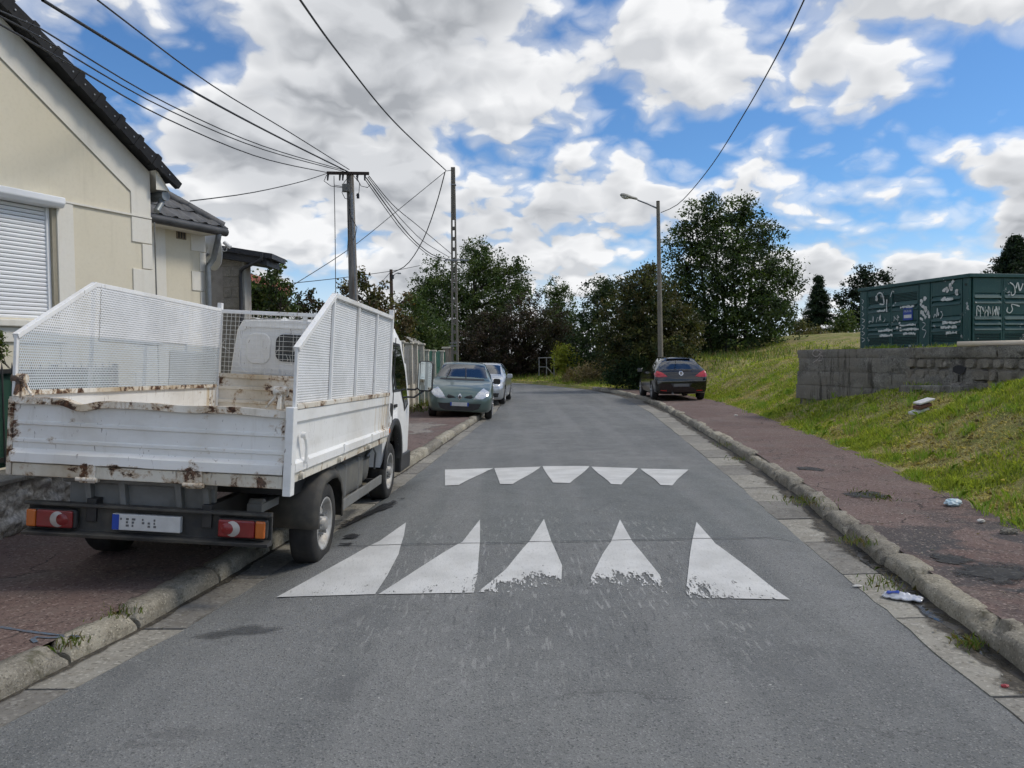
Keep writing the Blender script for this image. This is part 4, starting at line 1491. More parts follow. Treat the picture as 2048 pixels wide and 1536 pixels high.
# rear wall pressings
def rrect(x0, x1, z0, z1, r, n=6):
    pts = []
    for cx, cz, a0 in ((x1 - r, z1 - r, 0), (x0 + r, z1 - r, 90), (x0 + r, z0 + r, 180), (x1 - r, z0 + r, 270)):
        for k in range(n + 1):
            a = R_(a0 + 90 * k / n)
            pts.append((cx + r * math.cos(a), cz + r * math.sin(a)))
    return pts


def ring_xz(outer, inner, y0, y1):
    n = len(outer)
    mb = MB()
    O0 = [(x, y1, z) for x, z in outer]
    O1 = [(x, y0, z) for x, z in outer]
    I1 = [(x, y0, z) for x, z in inner]
    I0 = [(x, y1, z) for x, z in inner]
    return mb.loft([O0, O1, I1, I0], True, False, False)


ring_xz(rrect(-.78, .78, 1.50, 2.05, .12), rrect(-.76, .76, 1.52, 2.03, .11), CY0 - .012, CY0 + .02).build('pressed_frame', M_CAB, cabo)
MB().prism(rrect(-.70, -.42, 1.62, 1.97, .10), CY0 - .018, CY0 + .02, lambda a, b, d: (a, d, b)).build('pressed_panel', M_CAB, cabo, 0.012, 3)
MB().prism(rrect(-0.36, 0.36, 1.66, 1.965, .09), CY0 - .022, CY0 + .02, lambda a, b, d: (a, d, b)).build('rear_window_seal', M_BLACK, cabo, 0.006)
MB().prism(rrect(-0.332, 0.332, 1.688, 1.937, .07), CY0 - .026, CY0 - .021, lambda a, b, d: (a, d, b)).build('rear_window', M_GLASSD, cabo)
for i in range(7):
    x = -.58 + i * .17
    MB().prism(rrect(x, x + .10, 1.50 + .0, 1.575, .015), CY0 - .016, CY0 + .02, lambda a, b, d: (a, d, b)).build('pressed_slot', M_CAB, cabo, 0.005)


# side windows, black sill and wheel-arch edge, door seam, handle
def side_pt(y, z, s, out=0.004):
    sec = cab_section(y)[:11]
    for (x0, _, z0), (x1, _, z1) in zip(sec, sec[1:]):
        if z0 <= z <= z1 + 1e-6 and z1 > z0:
            return (s * (x0 + (x1 - x0) * (z - z0) / (z1 - z0) + out), y, z)
    return (s * (sec[0][0] + out), y, z)


for s in (1, -1):
    win = [(3.86, 1.36), (3.86, 1.96), (4.55, 1.95), (4.80, 1.60), (4.88, 1.18), (4.62, 1.10), (4.40, 1.36)]
    def poly_panel(poly, out, mt, nm, par):
        bm = bmesh.new()
        f = bm.faces.new([bm.verts.new((0, a, b)) for a, b in poly])
        bmesh.ops.triangulate(bm, faces=[f])
        for _ in range(3):
            bmesh.ops.subdivide_edges(bm, edges=bm.edges[:], cuts=1, use_grid_fill=True)
        for v in bm.verts:
            v.co = side_pt(v.co.y, v.co.z, s, out)
        me = bpy.data.meshes.new(nm)
        bm.to_mesh(me)
        bm.free()
        me.materials.append(mt)
        return place(nm, me, par)
    poly_panel(win, 0.004, M_BLACK, 'window_seal', cabo)
    wi = [(3.90, 1.39), (3.90, 1.93), (4.52, 1.92), (4.76, 1.59), (4.83, 1.22), (4.64, 1.15), (4.43, 1.39)]
    poly_panel(wi, 0.008, M_GLASSD, 'side_window', cabo)
    # wheel-arch trim
    rings = []
    for k in range(17):
        a = math.pi * k / 16
        y, z = AX - math.cos(a) * .45, .52 + math.sin(a) * .46
        y2, z2 = AX - math.cos(a) * .54, .50 + math.sin(a) * .55
        rings.append([(s * .865, y, z), (s * 0.949, y, z), (s * 0.951, y2, z2), (s * .925, y2, z2)])
    MB().loft(rings, False, False, True).build('wheel_arch', M_BLACK, cabo)
    MB().box(*sorted((s * .70, s * 0.950)), 4.45, 5.15, 0.34, 0.56).build('step_panel', M_BLACK, cabo, 0.02, 3)
    MB().box(*sorted((s * 0.927, s * 0.937)), 3.80, 3.806, 0.98, 2.0).build('door_seam', M_BLACK, cabo)
    MB().prism(rrect(3.62, 3.74, 1.08, 1.24, .05), s * 0.927, s * 0.941, lambda a, b, d: (d, a, b)).build('filler_flap', M_BLACK, cabo, 0.004)
    MB().box(*sorted((s * 0.930, s * 0.950)), 3.88, 4.02, 1.18, 1.22).build('door_handle', M_BLACK, cabo, 0.006)
    # front mudguard behind the wheel
    rings = []
    for k in range(12):
        a = math.pi * (0.0 + 0.55 * k / 11)
        y, z = AX - math.cos(a) * .50, .50 + math.sin(a) * .50
        rings.append([(s * .55, y, z), (s * 0.940, y, z), (s * 0.940, y - .03, z + .0)])
    MB().loft(rings, False, False, True).build('front_mudguard', M_BLACK, cabo)
    MB().lathe([(s * 0.938, .001), (s * 0.958, .024), (s * 0.958, .026), (s * 0.930, .045)], 'x', (0, 3.56, .93), 16).build('side_marker', M_AMB_L, cabo)
    # mirror on its bracket
    ar = MB().tube([(s * .925, 4.78, 1.38), (s * 1.02, 4.80, 1.38), (s * 1.14, 4.82, 1.44)], 0.013, 8)
    ar.tube([(s * .925, 4.78, 1.28), (s * 1.02, 4.80, 1.28), (s * 1.15, 4.82, 1.38)], 0.013, 8)
    arm = ar.build('mirror_arm', M_BLACK, cabo)
    h = MB().prism(rrect(s * 1.15 - .10, s * 1.15 + .10, 1.36, 1.76, .05), 4.80, 4.88, lambda a, b, d: (a, d, b)).build('mirror_housing', M_BLACK, cabo, 0.02, 3)
    MB().prism(rrect(s * 1.15 - .085, s * 1.15 + .085, 1.38, 1.745, .04), 4.795, 4.799, lambda a, b, d: (a, d, b)).build('mirror_glass', M_MIRROR, cabo)
# windscreen (faces away)
ws = MB().add([(-.70, CY0 + 1.22, 2.06), (.70, CY0 + 1.22, 2.06), (.72, CY1 - .07, 1.46), (-.72, CY1 - .07, 1.46)], [(0, 1, 2, 3)]).build('windscreen', M_GLASSD, cabo)
MB().box(-.78, .78, CY1 - .06, CY1 + .05, .40, .66).build('front_bumper', M_BLACK, cabo, 0.03, 3)

# ================================================================== houses on the left
def mat_render(name, a, b, stain):
    m, t, bs = new_mat(name)
    p = pos(t)
    c = t.mix(t.mapr(t.noise(p, 0.6, 4), 0.3, 0.7), a, b)
    st = t.noise(t.vmath('MULTIPLY', p, (6.0, 6.0, 0.5)), 1.0, 5, 0.6)
    c = t.mix(t.mapr(st, 0.50, 0.75, 0, 0.45), c, stain)
    c = t.mix(t.mapr(t.noise(p, 22.0, 4), 0.45, 0.7, 0, 0.16), c, stain)
    setin(t, bs, col=c, rough=0.9, spec=0.2, normal=bump(t, t.noise(p, 110.0, 4, 0.7), 0.22, 0.004))
    return m


M_BEIGE = mat_render('beige_render', (0.64, 0.585, 0.455), (0.68, 0.625, 0.50), (0.50, 0.45, 0.345))
M_CREAMT = mat_render('cream_trim', (0.70, 0.67, 0.59), (0.73, 0.70, 0.63), (0.57, 0.53, 0.45))
M_SHUT = simple('shutter_white', (0.80, 0.81, 0.82), 0.45, 0, (0.72, 0.73, 0.75), 2, 0.5)
M_TILEB = simple('black_tile', (0.012, 0.012, 0.013), 0.5, 0, (0.020, 0.020, 0.021), 6, 0.5, 40, 0.2, 0.004, spec=0.2)
M_TILEG = simple('dark_grey_tile', (0.075, 0.075, 0.078), 0.6, 0, (0.13, 0.128, 0.125), 5, 0.5, 40, 0.3, 0.004)
M_ZINC = simple('zinc', (0.24, 0.26, 0.27), 0.5, 0.6, (0.15, 0.16, 0.17), 4, 0.5)
M_BLOCK = mat_concrete('breeze_block', (0.21, 0.195, 0.165), (0.28, 0.26, 0.225), (0.14, 0.13, 0.11), 2.0, None, 0.7)
M_FRAMEW = simple('white_frame', (0.75, 0.75, 0.74), 0.5)

# local frame of the gable wall: u along the wall (away from the camera), n outwards (to the road), z up
HD = R_(23.7)
HU = Vector((math.sin(HD), math.cos(HD), 0))
HN = Vector((math.cos(HD), -math.sin(HD), 0))
HO = dp(50, 640, 9.6)
HO.z = 0


def hp(u, n, z):
    return HO + HU * u + HN * n + Vector((0, 0, z))


def hbox(mb, u0, u1, n0, n1, z0, z1):
    m = Matrix(((HU.x, HN.x, 0, HO.x), (HU.y, HN.y, 0, HO.y), (0, 0, 1, 0), (0, 0, 0, 1)))
    return mb.box(u0, u1, n0, n1, z0, z1, m)


def hz_px(px, py, n=0.0):
    """(u, z) on the wall plane (offset n) seen at a photo pixel"""
    d = ray(px, py)
    o = HO + HN * n
    k = (o - CAMP).dot(HN) / d.dot(HN)
    q = CAMP + d * k
    return (q - HO).dot(HU), q.z


uC, zBand = hz_px(300, 437)
uWr, zWt = hz_px(103, 418)
_, zWb = hz_px(60, 637)
uBox, zBoxT = hz_px(117, 398)
_, zBoxB = hz_px(117, 418)
house = thing('gable_house', 'beige rendered house with cream quoins, roller shutter and black roof edge at far left', 'house', tuple(hp(0, 0, 0)))
house.location = (0, 0, 0)
# roof line
uE, zE = hz_px(300, 345)
uT, zT = hz_px(0, 32)
slope = (zT - zE) / (uT - uE)          # negative: rises to the left
uRidge = uC - 4.6
zRidge = zE + slope * (uRidge - uE)
uL = uRidge - (uC - uRidge)


def roofz(u):
    return zE + slope * (u - uE) if u > uRidge else zE + slope * (2 * uRidge - u - uE)


# front wall with window opening
uW0 = uWr - 1.5
zc = roofz(uC)
wall = MB()
def hquad(mb, pts, n):
    mb.add([hp(u, n, z) for u, z in pts], [tuple(range(len(pts)))])
hquad(wall, [(uWr, 0), (uC, 0), (uC, zc), (uWr, roofz(uWr))], 0)
hquad(wall, [(uL, 0), (uW0, 0), (uW0, roofz(uW0)), (uRidge, zRidge), (uL, zc)] if uW0 > uRidge else [(uL, 0), (uW0, 0), (uW0, roofz(uW0)), (uL, zc)], 0)
hquad(wall, [(uW0, 0), (uWr, 0), (uWr, zWb), (uW0, zWb)], 0)
hquad(wall, [(uW0, zWt + .16), (uWr, zWt + .16), (uWr, roofz(uWr)), (uW0, roofz(uW0))], 0)
for (ua, za), (ub, zb_) in (((uW0, zWb), (uWr, zWb)), ((uWr, zWb), (uWr, zWt + .16)), ((uWr, zWt + .16), (uW0, zWt + .16)), ((uW0, zWt + .16), (uW0, zWb))):
    wall.add([hp(ua, 0, za), hp(ub, 0, zb_), hp(ub, -.22, zb_), hp(ua, -.22, za)], [(0, 1, 2, 3)])
wall.add([hp(uC, 0, 0), hp(uC, -9, 0), hp(uC, -9, zc), hp(uC, 0, zc)], [(0, 1, 2, 3)])
wall.add([hp(uL, 0, 0), hp(uL, -9, 0), hp(uL, -9, zc), hp(uL, 0, zc)], [(0, 1, 2, 3)])
wall.add([hp(uL, -9, 0), hp(uC, -9, 0), hp(uC, -9, zc), hp(uRidge, -9, zRidge), hp(uL, -9, zc)], [(0, 1, 2, 3, 4)])
wall.build('wall', M_BEIGE, house)
# cream bands: verge band along the roof, corner strip, course band
tb = MB()
band = 0.36
tb.add([hp(uC, .018, zc - .02), hp(uRidge, .018, zRidge - .02), hp(uRidge, .018, zRidge - .02 - band * 1.15), hp(uC - .33, .018, zc - band), hp(uC - .33, .018, zBand), hp(uC, .018, zBand)], [(0, 1, 2, 3, 4, 5)])
tb.build('gable_band', M_CREAMT, house, fixn=False)
hbox(MB(), uC - .33, uC + .0, -.01, .0155, zBand + .0, zc - .30).build('corner_band', M_CREAMT, house)
hbox(MB(), uWr - .0, uC + .006, -.01, .030, zBand - .012, zBand + .014).build('course_line', M_CREAMT, house)
# quoins
zz = zBand - .014
k = 0
qh = hz_px(300, 437)[1] - hz_px(300, 470)[1]
while zz > 0.3:
    h = 0.37
    w = 0.33 if k % 2 == 0 else 0.16
    hbox(MB(), uC - w, uC + .012, -.01, .020, zz - h + .006, zz - .006).build('quoin', M_CREAMT, house, 0.006)
    hbox(MB(), uC + .0, uC + .0121, -w * .8, -.011, zz - h + .006, zz - .006).build('quoin', M_CREAMT, house)
    zz -= h
    k += 1
# window surround, sill, shutter
u115, _ = hz_px(147, 500)
hbox(MB(), uWr + .06, u115, -.01, .020, 0.4, zBand - .014).build('window_surround', M_CREAMT, house, 0.004)
hbox(MB(), uWr + .0, uWr + .058, -.10, -.0, zWb + .0, zBoxB - .0).build('window_reveal', M_BEIGE, house)
hbox(MB(), uW0 - .2, uWr + .10, -.2, .10, zWb - .11, zWb - .02).build('window_sill', M_CREAMT, house, 0.015)
hbox(MB(), uW0 - .2, uWr + .16, -.02, .035, zWb - .30, zWb - .112).build('sill_band', M_CREAMT, house, 0.01)
sh = thing('roller_shutter', None, None)
sh.parent = house
n_s = 27
hs_ = (zBoxB - zWb) / n_s
for i in range(n_s):
    z0 = zWb + i * hs_
    prof = [(-.085, z0 + .001), (-.072, z0 + .004), (-.066, z0 + hs_ * .5), (-.072, z0 + hs_ - .007), (-.085, z0 + hs_ - .004)]
    MB().prism(prof, uW0, uWr - .03, lambda a, b, d: hp(d, a, b)).build('shutter_slat', M_SHUT, sh)
hbox(MB(), uWr - .045, uWr + .0, -.09, -.045, zWb, zBoxB).build('guide_rail', M_SHUT, sh, 0.003)
hbox(MB(), uW0, uWr, -.095, -.088, zWb - .02, zBoxB).build('shutter_backing', M_BLACK, sh)
hbox(MB(), uW0, uWr - .0, -.09, -.06, zWb - .035, zWb - .002).build('bottom_bar', M_GREYP, sh, 0.003)
MB().prism([(-.09, zBoxB), (.10, zBoxB), (.14, zBoxB + .05), (.14, zBoxT - .0), (-.09, zBoxT + .02)], uW0 - .1, uBox, lambda a, b, d: hp(d, a, b)).build('shutter_box', M_SHUT, sh, 0.012, 3)
# roof: slabs, verge tiles one by one, soffit, side gutter
dirv = (hp(uC, 0, zc) - hp(uRidge, 0, zRidge))
Lr = dirv.length
dirv.normalize()
upn = HN.cross(dirv)
if upn.z < 0:
    upn = -upn
eave_over = 0.27


def rp_(s, n, h):      # s metres down from the ridge, n outwards, h above the roof plane
    return hp(uRidge, n, zRidge) + dirv * s + upn * h


rf = MB()
rf.add([rp_(0, .16, .0), rp_(Lr + eave_over, .16, .0), rp_(Lr + eave_over, -9.2, .0), rp_(0, -9.2, .0), rp_(0, .16, .10), rp_(Lr + eave_over, .16, .10), rp_(Lr + eave_over, -9.2, .10), rp_(0, -9.2, .10)],
       [(0, 1, 2, 3), (4, 7, 6, 5), (0, 4, 5, 1), (1, 5, 6, 2)])
rl = lambda p: p - HU * (2 * ((p - hp(uRidge, 0, 0)).dot(HU)))
rf.add([rl(q) for q in [rp_(0, .16, .0), rp_(Lr + eave_over, .16, .0), rp_(Lr + eave_over, -9.2, .0), rp_(0, -9.2, .0), rp_(0, .16, .10), rp_(Lr + eave_over, .16, .10), rp_(Lr + eave_over, -9.2, .10), rp_(0, -9.2, .10)]],
       [(0, 1, 2, 3), (4, 7, 6, 5), (0, 4, 5, 1), (1, 5, 6, 2)])
roof = rf.build('roof', M_TILEB, house)
nt_ = int((Lr + eave_over) / 0.36)
for i in range(nt_ + 1):
    s0 = Lr + eave_over - (i + 1) * 0.36
    if s0 < -0.1:
        continue
    o = MB()
    ext = 0.12 if i == 0 else 0.03
    r0 = [(s0, .165, -.02), (s0, .235, -.02), (s0, .24, .12), (s0, .16, .155)]
    r1 = [(s0 + .36 + ext, .165, -.05), (s0 + .36 + ext, .245, -.05), (s0 + .36 + ext, .25, .135), (s0 + .36 + ext, .16, .17)]
    if i == 0:
        r1 = [(s0 + .48, .165, .0), (s0 + .48, .245, .0), (s0 + .48, .25, .10), (s0 + .48, .16, .11)]
    o.loft([[rp_(*q) for q in r0], [rp_(*q) for q in r1]], True, True, False)
    o.box(0, 0.0001, 0, 0.0001, 0, 0.0001, Matrix.Translation(rp_(s0 + .2, .2, .05)))
    tl = o.build('verge_tile', M_TILEB, roof, 0.008)
    # lapped collar of the tile and its two fixing screws
    cl = MB().loft([[rp_(*q) for q in ((s0 + .30, .155, -.055), (s0 + .30, .255, -.055), (s0 + .30, .262, .150), (s0 + .30, .15, .19))], [rp_(*q) for q in ((s0 + .375, .155, -.055), (s0 + .375, .255, -.055), (s0 + .375, .262, .150), (s0 + .375, .15, .19))]], True, True, False)
    if i > 0:
        cl.build('tile_collar', M_TILEB, roof, 0.006)
    for ds_ in (.08, .24):
        c0 = rp_(s0 + ds_, .244, .045)
        MB().tube([c0, c0 + HN * .008], 0.011, 8).build('screw', M_STEEL, roof)
MB().add([hp(uC, .16, zc), hp(uC + eave_over * .86, .16, zc - .27), hp(uC + eave_over * .86, -9, zc - .27), hp(uC, -9, zc)], [(0, 1, 2, 3)]).build('soffit', M_CREAMT, house)
MB().add([hp(uC, .14, zc), hp(uC + eave_over * .8, .14, zc - .26), hp(uC, .14, zc - .28)], [(0, 1, 2)]).build('eave_cheek', M_CREAMT, house)
MB().tube([hp(uC + .21, .10, zc - .33), hp(uC + .21, -6, zc - .33)], 0.075, 12).build('roof_gutter', M_ZINC, house)
MB().tube([hp(uC + .21, .02, zc - .36), hp(uC + .17, .03, zc - .46), hp(uC + .10, .06, zc - .53), hp(uC + .06, .07, zc - .58)], 0.045, 12).build('gutter_outlet', M_ZINC, house)
MB().tube([hp(uC + .05, .03, zBand - .05), hp(uC + .05, .03, 0.2)], 0.011, 8).build('drain_wire', M_GREYP, house)

# ---------------- lower annex, set back a little, hipped roof
AN = -0.62
uA0 = uC
uA1, _ = hz_px(409, 500, AN)
zA = hz_px(380, 459, AN)[1]
annex = thing('annex', 'low beige annex with grey tiled hip roof beside the gable house', 'annex')
aw = MB()
hbox(aw, uA0 - .5, uA1, -6, AN, 0, zA)
aw.build('wall', M_BEIGE, annex)
hbox(MB(), uA0 + .02, hz_px(330, 500, AN)[0], AN - .01, AN + .014, 0, zA - .02).build('wall_band', M_CREAMT, annex)
zz, k = zA - .02, 0
while zz > 0.4:
    h, w = 0.33, (0.30 if k % 2 == 0 else 0.0)
    if w:
        hbox(MB(), uA1 - w, uA1 + .01, AN - .01, AN + .016, zz - h + .006, zz - .006).build('quoin', M_CREAMT, annex, 0.005)
    else:
        hbox(MB(), uA1 - .12, uA1 + .01, AN - .01, AN + .016, zz - h + .006, zz - .006).build('quoin', M_CREAMT, annex, 0.005)
    zz -= h
    k += 1
uv_, zv_ = hz_px(362, 470, AN)
hbox(MB(), uv_ - .10, uv_ + .10, AN - .01, AN + .012, zv_ - .07, zv_ + .07).build('vent_brick', simple('vent_brick', (0.25, 0.20, 0.14), 0.9, 0, (0.15, 0.12, 0.08), 20, 0.5), annex, 0.004)
for i in range(3):
    hbox(MB(), uv_ - .07 + i * .055, uv_ - .04 + i * .055, AN + .012, AN + .016, zv_ - .055, zv_ + .055).build('vent_slot', M_BLACK, annex)
# roof: slope facing the road and hip facing away
over = 0.32
e0 = (uA0 + .0, AN + over)
e1 = (hz_px(446, 455, AN + over)[0], AN + over)
zEv = zA + .03
tanp = math.tan(R_(38))
run = 1.9
ar_ = MB()
P0, P1 = hp(e0[0], e0[1], zEv), hp(e1[0], e1[1], zEv)
P2, P3 = hp(e1[0] - run, AN + over - run, zEv + tanp * run), hp(e0[0] - .5, AN + over - run, zEv + tanp * run)
P4 = hp(e1[0], AN - 5, zEv)
P5 = hp(e1[0] - run, AN - 5, zEv + tanp * run)
ar_.add([P0, P1, P2, P3], [(0, 1, 2, 3)])
ar_.add([P1, P4, P5, P2], [(0, 1, 2, 3)])
aroof = ar_.build('roof', M_TILEG, annex)
so = aroof.modifiers.new('solid', 'SOLIDIFY')
so.thickness, so.offset = 0.05, -1
# tiles: wavy interlocking tiles in courses on the slope that faces the road
upv = (HN * -1 + Vector((0, 0, tanp))).normalized()
tn = HU.cross(upv)
if tn.z < 0:
    tn = -tn
tw, th = 0.30, 0.34
tile = MB().grid(lambda u, v: (u * (tw + .01), v * (th + .05), 0.018 + 0.030 * math.exp(-((u - .32) / .17) ** 2) - 0.022 * math.exp(-((u - .72) / .16) ** 2) + (1 - v) * 0.030), 8, 2)
tile.add([(0.0, 0, -.01), (tw + .01, 0, -.01), (tw + .01, 0, .05), (0, 0, .05)], [(0, 1, 2, 3)])
me_tile = tile.mesh('roof_tile')
me_tile.materials.append(M_TILEG)
rotm = Matrix(((HU.x, upv.x, tn.x), (HU.y, upv.y, tn.y), (HU.z, upv.z, tn.z)))
nrow = int(run / math.cos(math.atan(tanp)) / th)
for r in range(nrow + 1):
    sl = r * th
    inset_ = sl * math.cos(math.atan(tanp))
    uend = e1[0] - inset_
    c_ = 0
    u = e0[0] - (.0 if r else 0.0)
    while u < uend - .12:
        q = hp(u, AN + over, zEv) + upv * (sl - .03) + tn * .012
        o = place('roof_tile', me_tile, aroof, q)
        o.rotation_euler = rotm.to_euler()
        o.location += tn * rng.uniform(0, .004)
        u += tw
# ridge caps on the hip line
hipd = (P2 - P1)
nh = int(hipd.length / .36)
for i in range(nh):
    a_ = P1 + hipd * (i / nh) + Vector((0, 0, .05))
    b_ = P1 + hipd * ((i + 1.12) / nh) + Vector((0, 0, .065))
    MB().tube([a_, b_], [.085, .075], 10).build('hip_tile', M_TILEG, aroof)
# eaves gutter with rounded end and swan-neck downpipe
gq = [hp(e0[0] + (e1[0] - e0[0]) * i / 6, AN + over + .06, zEv - .05) for i in range(7)]
MB().tube(gq, 0.07, 12).build('gutter', simple('dark_gutter', (0.05, 0.05, 0.052), 0.45, 0.3, (0.09, 0.09, 0.09), 4, 0.5), annex)
hbox(MB(), e0[0], e1[0] - .12, AN, AN + over - .02, zEv - .10, zEv - .04).build('soffit', M_CREAMT, annex)
dpu = hz_px(413, 540, AN + .06)[0]
MB().tube([hp(e1[0] - .16, AN + over + .06, zEv - .10), hp(e1[0] - .18, AN + over + .05, zEv - .22), hp(dpu + .08, AN + .14, zEv - .48), hp(dpu, AN + .09, zEv - .62), hp(dpu, AN + .09, zEv - .8), hp(dpu, AN + .09, 0.2)], 0.048, 12).build('downpipe', M_ZINC, annex)
MB().tube([hp(dpu, AN + .09, zEv - 1.32), hp(dpu, AN + .09, zEv - 1.38)], 0.058, 12).build('pipe_clip', M_ZINC, annex)

# satellite dish on the annex corner
dish = thing('satellite_dish', 'pale grey satellite dish on the annex corner by the downpipe', 'satellite dish')
dc = dp(414, 500, 13.6)
dm = Matrix.Translation(dc) @ Vector((0.62, 0.70, 0.10)).to_track_quat('Z', 'Y').to_matrix().to_4x4()
dmb = MB()
rings = []
for r in (0.001, .14, .26, .35, .365):
    rings.append([dm @ Vector((r * math.cos(2 * math.pi * k / 28) * .92, r * math.sin(2 * math.pi * k / 28), r * r * .75)) for k in range(28)])
dd = dmb.loft(rings, True, False, True).build('reflector', simple('dish_grey', (0.62, 0.63, 0.62), 0.5, 0, (0.5, 0.5, 0.49), 5, 0.5), dish)
so = dd.modifiers.new('solid', 'SOLIDIFY')
so.thickness = 0.012
aend = dp(455, 490, 13.5)
MB().tube([dp(420, 522, 13.5), aend], 0.014, 8).build('feed_arm', M_STEEL, dish)
MB().tube([aend + Vector((-.06, 0, .05)), aend + Vector((.05, 0, -.04))], 0.035, 10).build('feed_horn', M_FRAMEW, dish)
MB().tube([aend, aend + Vector((-.02, 0, -.10)), aend + Vector((-.07, 0, -.11)), aend + Vector((-.11, 0, -.03))], 0.008, 6).build('feed_cable', M_FRAMEW, dish)
MB().tube([dc + Vector((0, .08, -.05)), hp(uA1 - .03, AN - .1, dc.z - .25)], 0.022, 8).build('wall_bracket', M_STEEL, dish)

# ---------------- breeze-block extension with a shallow dark roof
blk = thing('block_extension', 'unrendered grey breeze-block extension with a flat dark roof and white window', 'building')
BY = 15.2
bx0, bx1 = dp(405, 560, BY).x - .6, dp(486, 560, BY).x
bzt = dp(487, 522, BY).z
BLKM = MB().box(bx0, bx1 - .012, BY + .012, BY + .5, 0.05, bzt + .15)
BLKM.build('wall_core', simple('mortar_grey', (0.30, 0.28, 0.25), 0.9, 0, (0.22, 0.2, 0.18), 8, 0.5), blk)
wx0, wx1 = dp(418, 580, BY).x - .3, dp(446, 580, BY).x
wz1 = dp(440, 553, BY).z
wz0 = wz1 - 1.25
bh, bl = 0.205, 0.46
r = 0
z = bzt + .10
while z > 0.3:
    x = bx1 - (bl * .5 if r % 2 else 0) - 0.0
    xs = [bx1] + ([bx1 - bl * .5] if r % 2 else [])
    edges = [bx1]
    while edges[-1] > bx0:
        edges.append(edges[-1] - (bl * .5 if (r % 2 and len(edges) == 1) else bl))
    for a_, b_ in zip(edges[1:], edges):
        lo, hi = max(a_, bx0), b_
        if z - bh < wz1 and z > wz0:
            if lo < wx1 < hi:
                lo = wx1
            elif hi <= wx1:
                continue
        if hi - lo < .05:
            continue
        MB().box(lo + .006, hi - .006, BY - rng.uniform(0, .006), BY + .1, z - bh + .006, z - .006).build('block', M_BLOCK, blk, 0.006, 1)
    z -= bh
    r += 1
# side of blocks towards the road
MB().box(bx1 - .011, bx1 + .03, BY - .01, BY + .12, 0.1, bzt + .02).build('corner_board', simple('corner_board', (0.33, 0.32, 0.29), 0.8, 0, (0.25, 0.24, 0.22), 5, 0.5), blk)
win = MB().box(wx0, wx1 - .12, BY + .005, BY + .04, wz0, wz1 - .03)
wino = thing('window', None, None)
wino.parent = blk
MB().box(wx0, wx1 - .06, BY + .06, BY + .075, wz0, wz1 - .05).build('pane', M_GLASSD, wino)
MB().box(wx1 - .11, wx1 - .05, BY + .03, BY + .1, wz0, wz1 - .03).build('frame', M_FRAMEW, wino, 0.004)
MB().box(wx0, wx1 - .05, BY + .028, BY + .1, wz1 - .08, wz1 - .03).build('frame', M_FRAMEW, wino, 0.004)
MB().box(wx0, wx1 - .112, BY + .032, BY + .1, wz0 + .28, wz0 + .33).build('frame', M_FRAMEW, wino, 0.004)
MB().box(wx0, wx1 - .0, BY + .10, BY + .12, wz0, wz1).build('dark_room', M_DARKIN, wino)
# roof slab descending to the right
M_FASC = simple('dark_fascia', (0.022, 0.023, 0.028), 0.5, 0, (0.035, 0.036, 0.04), 5, 0.5)
ra, rb_ = dp(418, 487, BY - .2), dp(544, 507, BY - .2)
ra2 = dp(418, 500, BY - .2)
rr = (rb_ - ra).normalized()
MB().add([ra + Vector((0, 0, .0)), rb_, rb_ - Vector((0, 0, .10)), ra - Vector((0, 0, .10)), ra + Vector((0, .9, 0)), rb_ + Vector((0, .9, 0)), rb_ + Vector((0, .9, -.1)), ra + Vector((0, .9, -.1))],
         [(0, 1, 2, 3), (4, 7, 6, 5), (0, 4, 5, 1), (3, 2, 6, 7), (1, 5, 6, 2), (0, 3, 7, 4)]).build('roof_slab', M_FASC, blk)
rb2 = rb_ - rr * .13
MB().add([ra - Vector((0, 0, .101)) + Vector((0, .06, 0)), rb2 - Vector((0, -.06, .101)), rb2 - Vector((0, -.06, .24)), ra - Vector((0, -.06, .24)), ra + Vector((0, .9, -.101)), rb2 + Vector((0, .9, -.101)), rb2 + Vector((0, .9, -.24)), ra + Vector((0, .9, -.24))],
         [(0, 1, 2, 3), (4, 7, 6, 5), (0, 4, 5, 1), (3, 2, 6, 7), (1, 5, 6, 2), (0, 3, 7, 4)]).build('fascia', M_FASC, blk)
MB().tube([dp(524, 506, BY - .22), dp(523, 518, BY - .22), dp(515, 523, BY - .22), dp(488, 536, BY - .12), dp(482, 541, BY - .08), dp(481, 552, BY - .07), dp(482, 640, BY - .07), tuple(dp(482, 640, BY - .07))[:2] + (0.2,)], 0.035, 10).build('downpipe', M_FASC, blk)

# red tiled roof showing behind the block extension
rh = thing('red_roofed_house', 'far house with a red tiled roof just showing behind the garden trees', 'house')
q0, q1, q2 = dp(440, 540, 26), dp(480, 540, 26), dp(512, 575, 26)
MB().add([q0, q1, q2, (q2.x, 30, q2.z), (q1.x, 32, q1.z), (q0.x, 32, q0.z), (q0.x, 26, q2.z)], [(0, 1, 2, 6), (1, 4, 3, 2)]).build('roof', simple('red_tile', (0.26, 0.07, 0.04), 0.8, 0, (0.17, 0.05, 0.03), 6, 0.5), rh)
MB().box(q0.x, q2.x - .6, 26.2, 31, 0.05, q2.z + .02).build('wall', M_BEIGE, rh)

# ---------------- low rough-cast garden wall with coping, in front of the house
gw = thing('garden_wall', 'low grey rough-cast garden wall with flat coping behind the truck', 'garden wall')
gx, gy0, gy1 = -4.48, -2.0, 9.2
wz_ = 0.60
m, t, bs = new_mat('rough_cast')
p_ = pos(t)
n1 = t.noise(p_, 24.0, 6, 0.72)
c = t.mix(t.mapr(n1, 0.35, 0.65), (0.34, 0.335, 0.32), (0.66, 0.65, 0.63))
c = t.mix(t.mapr(t.noise(p_, 1.0, 4), 0.45, 0.7, 0, 0.4), c, (0.30, 0.29, 0.27))
setin(t, bs, col=c, rough=0.95, spec=0.1, normal=bump(t, n1, 0.9, 0.02))
M_ROUGH = m


def gwx(y):
    return interp(LW, y) + .02


